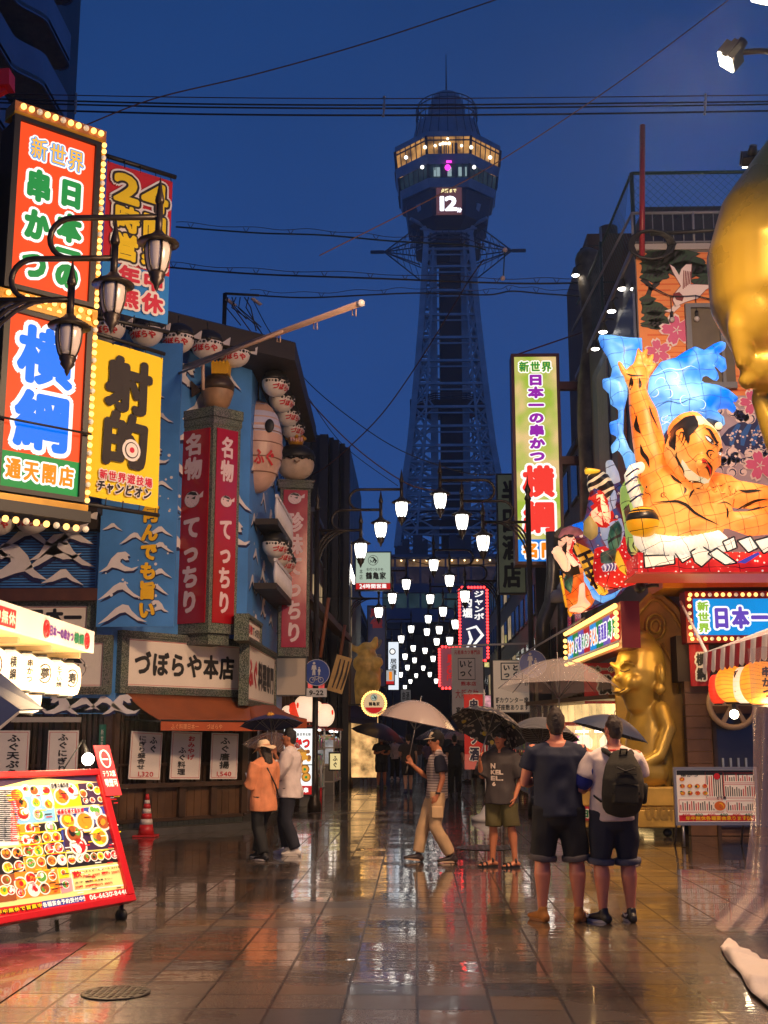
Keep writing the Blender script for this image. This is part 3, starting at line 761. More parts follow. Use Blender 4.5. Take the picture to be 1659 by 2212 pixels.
# ------------------------------------------------------------------ sign tower building behind the signs, flats above
def left_backs():
 t=thing('sign_building','dark narrow building carrying the neon signs at the left edge','building',(-6.2,15.5,0))
 b=MB();dk=M('dark_render',(.03,.03,.034),.7,var=.4,vscale=1.5)
 b.zprism([(-7.5,12.),(-5.6,14.2),(-5.6,17.5),(-7.5,18.5)],5.3,9.0,dk);b.build('wall',t,True)
 b=MB()
 for z in(5.6,6.1,6.5,8.2):b.bar((-5.3,14.6,z),(-4.6,14.75,z),.12,M('sign_bracket',(.05,.035,.03),.5));b.bar((-5.1,16.2,z),(-4.1,16.1,z),.08,MATS['sign_bracket'])
 b.build('bracket',t,True)
 t=thing('apartment_block','dark apartment block with long curved balconies against the evening sky','apartment block',(-10,30,0))
 wall=M('flats_wall',(.16,.15,.16),.7,var=.25,vscale=.5);rail=M('balcony_parapet',(.34,.35,.44),.55,var=.2,vscale=.6);sof=M('balcony_soffit',(.40,.33,.25),.8,var=.2)
 YE=44.;X1=at(160,100,YE).x
 b=MB();b.box(X1-14,X1-1.7,8,YE+6,0,46,wall);b.build('wall',t,True)
 Ym=atX(92,108,X1).y
 for k,ye in enumerate((-120,10,150,280,415)):
  z0=at(160,ye,YE).z;h=1.25;c=.55
  o_=[(X1-1.7,YE),(X1-c,YE)]+[(X1-c+c*math.sin(q*PI/12),YE-c+c*math.cos(q*PI/12))for q in range(1,7)]
  ym=Ym-1.2*(k%2)*0
  o_+=[(X1,ym+.5)]+[(X1-.8*(.5-.5*math.cos(q*PI/8)),ym+.5-1.5*q/8)for q in range(1,9)]+[(X1-.8,9)]
  b=MB();b.zprism(o_+[(X1-1.7,9)],z0,z0+.16,sof)
  for i in range(1,len(o_)-1):
   a,c_=Vector((*o_[i],0)),Vector((*o_[i+1],0));nrm=Vector((-(c_-a).y,(c_-a).x,0)).normalized()*-.08
   b.hexa([q+Vector((0,0,zz))for zz in(z0-.06,z0+h)for q in(a,c_,c_+nrm,a+nrm)],rail)
  b.build('balcony',t,True)
left_backs()
# ------------------------------------------------------------------ the blowfish restaurant on the left corner
blue_wall=M('painted_blue_wall',s(72,138,212),.55,var=.25,vscale=1.3)
foam=M('painted_foam',s(228,220,222),.6,var=.1,vscale=5);navy=M('painted_navy',s(24,28,78),.6)
brown=M('dark_wood',(.055,.026,.013),.5,var=.45,vscale=3);brown2=M('shopfront_wood',(.11,.052,.022),.45,var=.45,vscale=2.2);timber=M('eave_timber',(.025,.016,.013),.6,var=.3)
rope=M('flecked_stone_frame',(.22,.23,.19),.7)
def rope_mat():
 N,L,p=nodes(rope)
 tc=N.new('ShaderNodeTexCoord');v=N.new('ShaderNodeTexVoronoi');v.inputs['Scale'].default_value=55;L.new(tc.outputs['Object'],v.inputs['Vector'])
 cr=N.new('ShaderNodeValToRGB');cr.color_ramp.elements[0].position=.1;cr.color_ramp.elements[0].color=(.42,.42,.36,1);cr.color_ramp.elements[1].position=.65;cr.color_ramp.elements[1].color=(.05,.07,.05,1)
 L.new(v.outputs['Distance'],cr.inputs[0])
 n=N.new('ShaderNodeTexNoise');n.inputs['Scale'].default_value=2.5;L.new(tc.outputs['Object'],n.inputs['Vector'])
 mx=N.new('ShaderNodeMix');mx.data_type='RGBA';mx.blend_type='MULTIPLY';mx.inputs[0].default_value=.5;L.new(cr.outputs[0],mx.inputs[6]);L.new(n.outputs['Color'],mx.inputs[7]);L.new(mx.outputs[2],p.inputs['Base Color'])
 b=N.new('ShaderNodeBump');b.inputs['Strength'].default_value=.6;b.inputs['Distance'].default_value=.01;b.invert=True;L.new(v.outputs['Distance'],b.inputs['Height']);L.new(b.outputs[0],p.inputs['Normal'])
rope_mat()
board=M('sign_board_cream',s(236,224,210),.5,var=.06,vscale=2);ink=M('sign_ink',(.012,.011,.012),.5);red_line=M('sign_red_line',s(200,60,60),.5);red_ink=M('sign_red_ink',s(200,30,40),.5);green_ink=M('sign_green_ink',s(20,100,60),.5);purple_ink=M('sign_purple_ink',s(90,40,130),.5)
WAVES=[[(-1,-.35),(-.62,-.02),(-.3,.3),(-.02,.46),(.22,.42),(.36,.2),(.62,-.04),(1,-.26),(.62,-.2),(.34,-.02),(.1,.14),(-.12,.1),(-.34,-.04),(-.6,-.2)],[(-1,-.5),(-.6,-.2),(-.4,.2),(-.1,.5),(.3,.55),(.55,.35),(.42,.3),(.5,.12),(.32,.1),(.1,.24),(.06,.02),(.3,-.18),(.65,-.3),(1,-.2),(.75,-.42),(.3,-.45),(-.1,-.3),(-.35,-.25),(-.6,-.42)],[(-.9,-.2),(-.45,.1),(-.1,.38),(.12,.4),(.4,.1),(.9,-.28),(.4,-.1),(.16,.06),(-.05,.02),(-.4,-.12)],]
def wave(b,x,z,sc_,k=0,flip=False,y=-.004,asp=1.):
 p=[((-q[0]if flip else q[0])*sc_,q[1]*sc_*asp)for q in WAVES[k]]
 if flip:p=p[::-1]
 b.flat([(x+q[0]*.98+sc_*.05*(-1 if flip else 1),z+q[1]-sc_*.11)for q in p],y,navy)
 b.flat([(x+q[0],z+q[1])for q in p],y-.004,foam)
def wave_field(b,x0,x1,z0,z1,n,sc_,seed,y=-.004,mask=None):
 rnd=random.Random(seed);pts=[]
 for _ in range(4000):
  if len(pts)>=n:break
  x,z=rnd.uniform(x0+sc_*.9,x1-sc_*.9),rnd.uniform(z0+sc_*.5,z1-sc_*.5)
  if all((abs(x-a)/1.6)**2+(abs(z-c))**2>(sc_*1.0)**2 for a,c in pts):
   pts.append((x,z))
 for x,z in pts:wave(b,x,z,sc_*rnd.uniform(.75,1.1),rnd.randrange(3),rnd.random()<.4,y)
 for x,z in pts:
  for q in range(2):disc(b,x+rnd.uniform(-1,1)*sc_,z+rnd.uniform(.3,.6)*sc_,sc_*rnd.uniform(.03,.07),y-.004,foam,8)
def fish_emblem(b,x,z,r,y,ol=ink,body=foam):
 """flat painted blowfish"""
 disc(b,x,z,r*1.04,y,ol,20,r*.9);disc(b,x,z,r,y-.003,body,20,r*.86)
 b.flat([(x+r*.8,z+r*.25),(x+r*1.5,z+r*.75),(x+r*1.45,z+r*.1),(x+r*.95,z+r*.05)],y-.003,body)
 b.flat([(x-r*.7,z+r*.55),(x-r*.2,z+r*.85),(x+r*.5,z+r*.7),(x+r*.75,z+r*.35),(x+r*.2,z+r*.4),(x-.1*r,z+r*.5)],y-.006,ol)
 b.flat([(x-r*.1,z+r*.1),(x+r*.5,z+r*.3),(x+r*.4,z-r*.05)],y-.006,ol)
 disc(b,x-r*.55,z+r*.25,r*.1,y-.006,ol,8)
 for q in range(7):disc(b,x-r*.6+q*r*.2,z-r*(.3+.2*((q*7)%3)),r*.035,y-.006,ol,6)
FA=frame((-9.4,20.25,0),(-5.2,20.25,0));WA=4.2
_p1,_p2=at(256.7,1496,20.5),at(529,1506,22.75)
FB=frame((_p1.x,_p1.y,0),(_p2.x,_p2.y,0));WB=math.hypot(_p2.x-_p1.x,_p2.y-_p1.y)
FC=frame((_p2.x,_p2.y,0),(_p2.x+.05,28.6,0));WC=28.6-_p2.y
EAVE=8.95
def restaurant():
 t=thing('restaurant_building','blue corner restaurant painted with white waves under a dark eave','restaurant',(-6,24,0))
 A0,A1,P1,P2,C1=(-9.4,20.25),(-5.2,20.25),(_p1.x,_p1.y),(_p2.x,_p2.y),(_p2.x+.05,28.6)
 plan=[A0,A1,P1,P2,C1,(-9.4,28.6)]
 b=MB();b.zprism(plan,2.3,EAVE+.2,blue_wall);wl_=b.build('wall',t,True)
 b=MB();wave_field(b,.1,WB+.1,3.7,EAVE-.1,16,.55,3);b.xform(FB).build('wave_painting',wl_,True)
 b=MB();wave_field(b,.1,WC,3.3,EAVE-.1,26,.5,5);b.xform(FC).build('wave_painting',wl_,True)
 b=MB();x0,x1,z0,z1=lrect(FA,-60,208,1143,1271,-.1)
 b.box(x0,x1,-.1,-.001,z0,z1,blue_wall)
 n=22
 for i in range(n):z=z0+(z1-z0)*i/n;b.box(x0,x1,-.125,-.1,z,z+.012,navy)
 for k,(x,y,sz,fl)in enumerate(((60,1165,.52,0),(120,1183,.46,0),(188,1165,.44,1),(205,1205,.62,0),(28,1215,.62,1),(135,1250,.42,0),(-30,1190,.5,0))):
  lx,lz=onp(FA,x,y,-.13)
  if lx+sz>x1:lx=x1-sz
  wave(b,lx,lz,sz,k%3,bool(fl),-.126)
 b.xform(FA).build('ribbed_cladding',t,True)
 b=MB()
 for(ya,yb,off,mt)in((1105,1143,-.35,timber),(1271,1297,-.35,M('red_brown_beam',(.10,.035,.02),.5,var=.3)),(1086,1106,-.7,timber)):
  x0,x1,z0,z1=lrect(FA,-60,210,ya,yb,off);b.box(x0,x1,off,0,z0,z1,mt)
 b.xform(FA).build('beam',t,True)
 b=MB();x0,x1,z0,z1=lrect(FA,-60,262,1497,1542,-.06);b.box(x0,WA+.1,-.06,0,z0,z1,blue_wall)
 for k,x in enumerate((60,130,180,225,262)):lx,lz=onp(FA,x,1523,-.07);wave(b,lx,lz,.33,k%3,k%2==1,-.064)
 b.xform(FA).build('wave_band',t,True)
 out=.75
 e=MB()
 ep=[(A0[0],A0[1]-out),(-5.5,20.25-out)]
 nb=FB.to_3x3()@Vector((0,-1,0));nc=FC.to_3x3()@Vector((0,-1,0))
 ep+=[(P2[0]+nb.x*out*.3+nc.x*out,P2[1]+nb.y*out-.1),(C1[0]+nc.x*out,C1[1])]
 inner=[(C1[0]-1,C1[1]),(-9.4,28.6)]
 e.zprism(ep+inner,EAVE-.05,EAVE+.32,timber)
 ro=M('wet_roof_sheet',(.10,.11,.14),.25,spec=.8,var=.2)
 ridge=[(-9.4,25),(-5.6,25.5),(-5.2,28.6)]
 top=[(x,y,EAVE+.33)for x,y in ep]
 e.add([*top,(ridge[2][0],ridge[2][1],EAVE+1.5),(ridge[1][0],ridge[1][1],EAVE+1.5),(ridge[0][0],ridge[0][1],EAVE+1.5)],[(0,1,5,6),(1,2,5),(2,3,4,5)],ro)
 e.build('roof',t,True)
 b=MB();b.zprism([(x,y+.25)for x,y in(A0,A1,P1)]+[(P2[0]-.15,P2[1]+.2),(C1[0]-.15,C1[1]),(-9.4,28.6)],.0,2.299,M('shop_dark_inside',(.018,.011,.008),.7));b.build('ground_floor',t,True)
 def front(F_,x0,x1,name,bays):
  b=MB()
  n=int((x1-x0)/.16)
  for i in range(n):
   xa=x0+(x1-x0)*i/n;b.box(xa+.004,xa+(x1-x0)/n-.004,.02+random.uniform(0,.006),.18,.24,.78,brown2)
  b.box(x0,x1,-.1,.2,.78,.86,brown);b.box(x0,x1,-.02,.2,.2,.26,brown);b.box(x0,x1,-.06,.2,2.05,2.3,brown)
  for i in range(bays+1):
   xa=x0+(x1-x0)*i/bays;b.box(xa-.07,xa+.07,-.05,.2,.26,2.05,brown)
  for i in range(bays):
   xa,xb=x0+(x1-x0)*i/bays+.08,x0+(x1-x0)*(i+1)/bays-.08
   m_=int((xb-xa)/.09)
   for k in range(m_):b.box(xa+(xb-xa)*k/m_,xa+(xb-xa)*(k+.6)/m_,.06,.12,.86,2.05,brown)
   b.box(xa,xb,.04,.13,1.15,1.2,brown)
  b.box(x0,x1,.0,.22,.0,.2,M('plinth_tile',(.035,.04,.035),.3,spec=.7))
  for i in range(int((x1-x0)/.12)):b.box(x0+i*.12,x0+i*.12+.008,-.004,.01,.01,.19,black_metal)
  b.xform(F_).build(name,t,True)
 front(FA,0,WA,'shopfront',5);front(FB,-.05,WB,'shopfront',4);front(FC,.1,WC,'shopfront',4)
 for F_,a_,b_ in((FB,-.1,WB),(FA,0,WA)):
  q=MB();q.box(a_,b_,-.32,.0,0,.11,M('kerb_stone',(.08,.075,.07),.35,var=.3));q.xform(F_).build('kerb',t,True)
 b=MB();x0,x1,z0,z1=lrect(FA,213,227,1565,1655,-.08);b.box(x0,x1,-.08,-.051,z0,z1,M('green_plate',s(20,100,80),.4));text(b,'5',x0+.02,z0+.04,x1-x0-.04,.09,board,y=-.084,bold=.02)
 text(b,'新世界西',x0+.03,z0+.2,x1-x0-.06,(z1-z0)*.6,board,vert=True,y=-.084,bold=0);b.xform(FA).build('address_plate',t,True)
 b=MB();x0,x1,z0,z1=lrect(FA,24,172,1549,1560,-.3);b.box(x0,x1,-.3,-.2,z0,z1,M('tube_fitting',(.4,.36,.32),.5));b.xform(FA).build('lamp_fitting',t,True)
 return t
restaurant()
def framed_sign(F_,x0,x1,y0,y1,bx,name,label,draw,off=-.12,frame_w=None):
 """cream board in a flecked stone frame, edges given in the picture"""
 X0,X1,Z0,Z1=lrect(F_,x0,x1,y0,y1,off)
 t=thing(name,label,'sign',fr=F_@Matrix.Translation((X0,off,Z0)))
 W,H=X1-X0,Z1-Z0
 l,r,bt,tp=bx
 b=MB();b.box(0,W,.001,-off-.001,0,H,rope)
 for(a0,a1,c0,c1)in((0,W,0,bt),(0,W,H-tp,H),(0,l,bt,H-tp),(W-r,W,bt,H-tp)):
  b.box(a0,a1,-.06,0,c0,c1,rope)
 for q in(.3,.65):
  for(a0,a1,c0,c1)in((l*q,W-r*q,bt*q,bt*q+.02),(l*q,W-r*q,H-tp*q-.02,H-tp*q)):b.box(a0,a1,-.08,-.06,c0,c1,rope)
 fo=b.build('frame',t)
 b=MB();b.box(l,W-r,-.02,0,bt,H-tp,board);bo=b.build('board',t)
 b=MB();m=.02;k=.008
 for(a0,a1,c0,c1)in((l+m,W-r-m,bt+m,bt+m+k),(l+m,W-r-m,H-tp-m-k,H-tp-m),(l+m,l+m+k,bt+m,H-tp-m),(W-r-m-k,W-r-m,bt+m,H-tp-m)):rect(b,a0,a1,c0,c1,-.023,red_line)
 draw(b,l,bt,W-l-r,H-bt-tp,-.026);b.build('lettering',bo)
 return t
framed_sign(FB,257,530,1372,1502,(.16,.16,.13,.13),'shop_sign','cream shop sign with bold black characters in a flecked stone frame above the orange awning',lambda b,x,z,w,h,y:text(b,'づぼらや本店',x+w*.05,z+h*.2,w*.9,h*.58,ink,bold=.045,y=y))
framed_sign(FA,120,240,1372,1500,(.13,.13,.13,.13),'shop_sign','cream sign with a drawn blowfish behind the white lantern stall',lambda b,x,z,w,h,y:fish_emblem(b,x+w*.25,z+h*.42,h*.3,y,ink,board))
framed_sign(FA,-60,206,1297,1372,(.1,.13,.1,.1),'shop_sign','long cream sign with three black brush characters under the ribbed blue cladding',lambda b,x,z,w,h,y:text(b,'日本一',x+w*.45,z+h*.1,w*.5,h*.8,ink,bold=.06,y=y))
framed_sign(FC,529.5,592,1393,1530,(.1,.1,.12,.12),'shop_sign','cream sign with black characters along the lane side of the restaurant',lambda b,x,z,w,h,y:(text(b,'ふぐ',x+w*.04,z+h*.2,w*.3,h*.6,red_ink,bold=.05,y=y),text(b,'料理専門',x+w*.36,z+h*.2,w*.6,h*.6,ink,bold=.05,y=y)))
framed_sign(FC,529.5,560,1335,1392,(.08,.08,.08,.08),'shop_sign','small cream sign above the lane side sign of the restaurant',lambda b,x,z,w,h,y:(text(b,'名物',x+w*.04,z+h*.2,w*.36,h*.6,red_ink,bold=.05,y=y),text(b,'てっちり',x+w*.42,z+h*.2,w*.55,h*.6,ink,bold=.05,y=y)),off=-.2)
def blue_sheet():
 fr,W,H=qframe((206,700),(376,745),(206,1356),(374,1349),20.0)
 fr=frame(at(207,1354,19.9),at(374,1354,19.9));W=at(374,1354,19.9).x-at(207,1354,19.9).x;H=at(300,742,19.9).z-fr.translation.z
 t=thing('wave_sign','tall blue wave panel with yellow vertical characters beside the red pillar sign','sign',fr=fr)
 b=MB();b.box(0,W,0,.06,0,H,blue_wall);p=b.build('panel',t)
 b=MB();L=lambda x,y:onp(fr,x,y)
 for(x,y,sz,k,fl)in((250,1215,.34,1,0),(345,1150,.26,2,0),(290,1165,.26,0,0),(345,1185,.25,0,0),(345,1240,.24,2,0),(250,1280,.38,0,0),(265,1330,.42,0,0),(340,1310,.2,1,1),(335,1275,.24,0,1),(235,1140,.2,2,0),(330,985,.3,1,0),(320,850,.3,0,0),(300,800,.25,2,0),(345,905,.25,0,0),(250,760,.3,0,1),(240,900,.3,0,0),(350,1050,.2,0,1)):
  lx,lz=L(x,y);lx=min(max(lx,sz+.01),W-sz-.01);wave(b,lx,lz,sz,k,bool(fl),-.004)
 for q in range(26):rx,rz=random.uniform(.1,W-.1),random.uniform(.1,H*.6);disc(b,rx,rz,random.uniform(.01,.03),-.006,foam,8)
 b.build('wave_painting',p)
 b=MB();x0,z0=L(298,1340);x1,z1=L(346,1090)
 text(b,'何んでも旨い',x0,z0,x1-x0,z1-z0,M('letter_shadow',s(20,40,90),.5),vert=True,bold=.07,y=-.012);text(b,'何んでも旨い',x0-.01,z0+.01,x1-x0,z1-z0,M('letter_yellow',s(244,190,30),.5),vert=True,bold=.06,y=-.02)
 b.build('lettering',p)
blue_sheet()
sign_red=M('lacquer_red_board',s(170,14,28),.18,spec=.6,var=.12,vscale=1.5);letter_pale=M('letter_pale_pink',s(226,196,200),.5)
def pillar_sign():
 Yc=21.1
 a,c,d=at(377,1100,Yc+.45),at(456.5,1100,Yc),at(516,1100,Yc+.42)
 z0,z1=at(456,1366,Yc).z,at(456,884,Yc).z
 t=thing('pillar_sign','two-sided red pillar sign with pale vertical characters standing on the restaurant corner','sign',(c.x,c.y,z0))
 bk=(c.x-.25,c.y+1.1)
 plan=[(a.x,a.y),(c.x,c.y),(d.x,d.y),bk]
 b=MB();b.zprism(plan,z0,z1,rope)
 g=lambda k:[(x+(x-(c.x-.05))*k,y+(y-(c.y+.4))*k)for x,y in plan]
 b.zprism(g(.1),z1-.12,z1+.06,rope);b.zprism(g(.05),z1-.26,z1-.13,rope);b.zprism(g(-.25),z0-.2,z0-.001,rope)
 b.build('stone_frame',t,True)
 for(p,q)in((a,c),(c,d)):
  fr=frame((p.x,p.y,z0),(q.x,q.y,z0));W=math.hypot(q.x-p.x,q.y-p.y);H=z1-z0
  b=MB();m=.07;b.box(m,W-m,-.02,-.002,.18,H-.34,sign_red);b.xform(fr);bo=b.build('red_board',t,True)
  b=MB();x0,w=W*.26,W*.5
  zz=lambda y:onp(fr,440,y)[1]
  text(b,'名物',x0,zz(1035),w,zz(932)-zz(1035),letter_pale,vert=True,bold=.045,y=-.026)
  text(b,'てっちり',x0,zz(1325),w,zz(1110)-zz(1325),letter_pale,vert=True,bold=.055,y=-.026)
  fish_emblem(b,W*.5,zz(1076),W*.2,-.026,ink,letter_pale)
  b.xform(fr).build('lettering',bo,True)
 cx,cyy=c.x-.02,c.y+.42
 f=thing('blowfish_figure','dark blowfish figure with a yellow cap on top of the two-sided red pillar sign','figure',(cx,cyy,z1+.06))
 b=MB();fb=M('blowfish_brown',(.06,.035,.02),.4,var=.5,vscale=8);tan=M('blowfish_tan',s(170,130,95),.5,var=.3,vscale=6)
 b.lathe([(.12,0),(.24,.15),(.31,.38),(.3,.55),(.18,.66),(0,.7)],tan,n=16);b.lathe([(.315,.4),(.33,.52),(.22,.68),(0,.74)],fb,n=16);b.build('body',f)
 b=MB();yc=M('cap_yellow',s(230,170,30),.4);b.box(-.1,.22,-.14,.14,.72,.76,yc)
 for q in range(5):b.prism([(-.1+q*.065,.76),(-.04+q*.065,.76),(-.03+q*.065,.93),(-.07+q*.065,.99),(-.11+q*.065,.93)],-.14,.14,yc)
 b.build('cap',f)
 b=MB();b.flat([(-.31,.42),(-.5,.62),(-.48,.3)],-.05,fb);b.prism([(-.31,.42),(-.5,.62),(-.48,.3)],-.04,.02,fb);b.build('fin',f)
pillar_sign()
def second_red_sign():
 fr,W,H=qframe((600,1042),(667,1046),(600,1418),(667,1418),26.2)
 t=thing('pillar_sign','single red vertical sign in a stone frame further down the lane, under the crowned blowfish','sign',fr=fr)
 b=MB();b.box(0,W,0,.35,0,H,rope);b.box(-.05,W+.05,-.05,.4,H-.12,H+.02,rope);b.box(-.08,W+.08,-.07,.42,H+.021,H+.07,rope);b.build('stone_frame',t)
 b=MB();b.box(.07,W-.07,-.02,-.002,.2,H-.16,sign_red);bo=b.build('red_board',t)
 b=MB();z=lambda y:onp(fr,633,y)[1]
 text(b,'珍味てっちり',W*.22,z(1390),W*.56,z(1105)-z(1390),letter_pale,vert=True,bold=.05,y=-.026);fish_emblem(b,W*.47,z(1077),W*.22,-.026,ink,letter_pale);b.build('lettering',bo)
 f=thing('blowfish_figure','round blowfish figure wearing a golden crown above the single red sign','figure',fr=fr@Matrix.Translation((W*.5,.18,H+.07)))
 b=MB();tan=MATS['blowfish_tan'];fb=MATS['blowfish_brown']
 b.ball((0,0,.42),.4,M('blowfish_cream',s(205,175,150),.45,var=.2,vscale=6),20,12,(1.08,.9,1));b.build('body',f)
 b=MB();b.lathe([(.425,.5),(.44,.6),(.4,.72),(.25,.83),(0,.86)],black_metal,n=20,squash=(1.03,.9))
 for q in range(12):b.ball((.42*math.cos(PI+q*PI/11),-.36*math.sin(q*PI/11)-.02,.5),.03,black_metal,6,4)
 b.build('dark_back',f)
 b=MB()
 for q in(-.13,.13):b.ball((q,-.37,.5),.05,black_metal,8,6)
 b.tube([(-.06,-.39,.42),(0,-.44,.36),(.06,-.39,.42)],.02,tan,6);b.build('face',f)
 b=MB();cg=M('crown_gold',s(200,140,40),.35,.3);b.lathe([(.14,.84),(.17,.9),(.2,1.0)],cg,n=12)
 for q in range(8):b.ball((.2*math.cos(q*PI/4),.2*math.sin(q*PI/4),1.03),.05,cg,6,4)
 for q in range(5):b.ball((-.12+q*.06,-.17,.97),.045,M('crown_pink',s(225,170,170),.5),6,4,(.7,.6,1.4))
 b.build('crown',f)
 b=MB();b.prism([(-.36,.68),(-.6,.98),(-.52,.7),(-.62,.5)],-.02,.02,M('tail_cream',s(220,205,180),.5));b.build('tail_fin',f)
second_red_sign()
def blowfish_lanterns():
 wht=M('lantern_paper_white',s(226,214,206),.45,var=.08,vscale=5)
 lab0='white blowfish lantern with a black back under the eave'
 def model():
  t=thing('blowfish_lantern',lab0,'lantern',(0,0,0),group='blowfish lanterns under the eave')
  b=MB();b.ball((0,0,0),.27,wht,18,12,(1.1,.9,.98));b.prism([(.26,.02),(.44,.14),(.42,-.02)],-.02,.02,wht);bo=b.build('body',t)
  b=MB();b.lathe([(.262,.045),(.262,.1),(.22,.2),(.12,.27),(0,.29)],black_metal,n=18,squash=(1.13,.93));b.tube([(0,0,.27),(0,0,.45)],.012,black_metal,5);b.build('dark_back',t)
  b=MB()
  for q in range(13):
   a=PI*(1.04+q*.92/12);b.ball((.295*math.cos(a),.24*math.sin(a),.0),.018 if q%3 else.03,black_metal,6,4)
  b.ball((.08,-.235,.05),.05,black_metal,8,6);b.ball((-.12,-.22,.05),.04,black_metal,8,6);b.build('spots',t)
  b=MB();text(b,'づぼらや',-.24,-.17,.48,.13,red_ink,bold=.05,y=0)
  b.v=[(x,-.9*math.sqrt(max(.002,.275**2-(x/1.1)**2-(z/.98)**2))+y-.006,z)for x,y,z in b.v];b.build('lettering',bo)
  return t
 spots=[]
 for(x,y,Y)in((235,708,19.3),(316,718,19.6),(384,733,20.2),(447,746,20.9),(507,765,21.6)):spots.append((at(x,y,Y),-.2+.05*len(spots)))
 for k,(x,y)in enumerate(((557,800),(571,829),(580,856),(588,884))):spots.append((Vector((_p2.x+.45,22.9+1.15*k,EAVE-.3)),1.0))
 for(x,y)in((-5,1124),(70,1120),(155,1120)):spots.append((at(x,y,19.6),0))
 names=['leftmost of the five under the front eave, beside the yellow banner','second of the five under the front eave','middle one of the five under the front eave','fourth of the five under the front eave','rightmost of the five under the front eave','first one under the lane side eave','second one down the lane side eave','third one down the lane side eave','last one down the lane side eave','cut off by the left edge above the ribbed cladding','left one of two hanging below the neon sign','right one of two hanging below the neon sign']
 m=model()
 for k,(p,rz)in enumerate(spots):
  fr=Matrix.Translation(p)@Matrix.Rotation(rz,4,'Z');lab='white blowfish lantern, '+names[k]
  if k==0:m.matrix_world=fr;m['label']=lab
  else:dup(m,fr,lab,'blowfish lanterns under the eave')
 for k,nm in enumerate(('upper','middle','lowest')):
  p=at((548,560,572)[k],(1178,1197,1215)[k],24.2+.8*k);dup(m,Matrix.Translation((_p2.x+.35,p.y,p.z))@Matrix.Rotation(1.0,4,'Z'),f'white blowfish lantern, {nm} one of three low on the lane side wall','blowfish lanterns on the lane side wall')
blowfish_lanterns()
def big_lantern():
 p=at(556,965,23.6)
 t=thing('giant_lantern','giant pinkish blowfish lantern with ribs hanging at the restaurant corner','lantern',(p.x,p.y,p.z))
 pap=M('giant_lantern_paper',s(214,170,150),.4,var=.25,vscale=2.2,spec=.6)
 b=MB();prof=[]
 for i in range(33):
  a=PI*i/32;prof.append((.52*math.sin(a)*(1+.02*math.cos(i*PI)),-.98*math.cos(a)))
 b.lathe(prof,pap,n=28);bo=b.build('body',t)
 b=MB();b.lathe([(.515,.2),(.47,.45),(.4,.65),(.25,.86),(0,1.0)],M('giant_lantern_cap',s(200,195,215),.4),n=28);b.build('pale_cap',t)
 b=MB()
 for z in(-.6,-.3,0.,.25):r=.525*math.sqrt(1-(z/.98)**2);b.tube([(r*math.cos(q*PI/14),r*math.sin(q*PI/14),z)for q in range(29)],.012,M('lantern_rib',s(140,100,80),.5),5)
 b.build('rib',t)
 b=MB()
 for sx in(-.25,.3):b.ball((sx,-.46,.32),.12,black_metal,12,8,(.8,.3,1.2))
 b.build('eyes',t)
 b=MB();text(b,'ふぐ',.0,-.5,.42,.36,red_ink,bold=.05);b.v=[(x,-math.sqrt(max(.003,.53**2*(1-(z/.98)**2)-x*x))-.012,z)for x,y,z in b.v];b.build('lettering',bo)
 b=MB();b.tube([(0,0,.95),(0,0,1.9)],.02,black_metal,6);b.build('hanger',t)
 t=thing('lane_gallery','dark balustrade gallery on the lane side of the blue restaurant','balcony',(_p2.x,24,0))
 for z in(5.85,4.55):
  b=MB();b.box(_p2.x+.05,_p2.x+.5,23.3,28.2,z,z+.12,timber);b.build('floor',t,True)
  b=MB();b.box(_p2.x+.44,_p2.x+.5,23.3,28.2,z+.55,z+.62,foam)
  for k in range(22):y=23.35+k*.22;b.tube([(_p2.x+.47,y,z+.12),(_p2.x+.47,y,z+.3),(_p2.x+.47,y,z+.55)],[.025,.05,.025],foam,6)
  b.build('baluster_rail',t,True)
big_lantern()
for nm,a,b_,r in(('thick pale flagpole pointing out over the lane from the restaurant eave',at(383,798,20.6),at(777,656,15.2),.043),('thin pale flagpole below the thick one on the restaurant eave',at(358,818,20.4),at(610,716,16.8),.022)):
 t=thing('flagpole',nm,'pole',a)
 q=MB();q.tube([a,b_],r,M('pale_pole_paint',s(205,170,150),.45,var=.2,vscale=3),14);po=q.build('pole',t,True)
 if r>.03:
  d=(b_-a).normalized()
  q=MB();q.tube([b_-d*.01,b_+d*.06],r*1.12,M('pole_cap',s(220,215,215),.4),14);q.build('end_cap',t,True)
  for f in(.62,.8,.97):
   c=a.lerp(b_,f);q=MB();q.tube([c+Vector((.0,0,-r)),c+Vector((0,0,-r-.09)),c+Vector((.05,0,-r-.1)),c+Vector((.05,0,-r))],.01,MATS['pale_pole_paint'],6);q.build('hook',t,True)
  q=MB();c=a.lerp(b_,.18);q.tube([c,c+Vector((0,.1,-.5))],.03,MATS['pale_pole_paint'],8);q.build('stay',t,True)
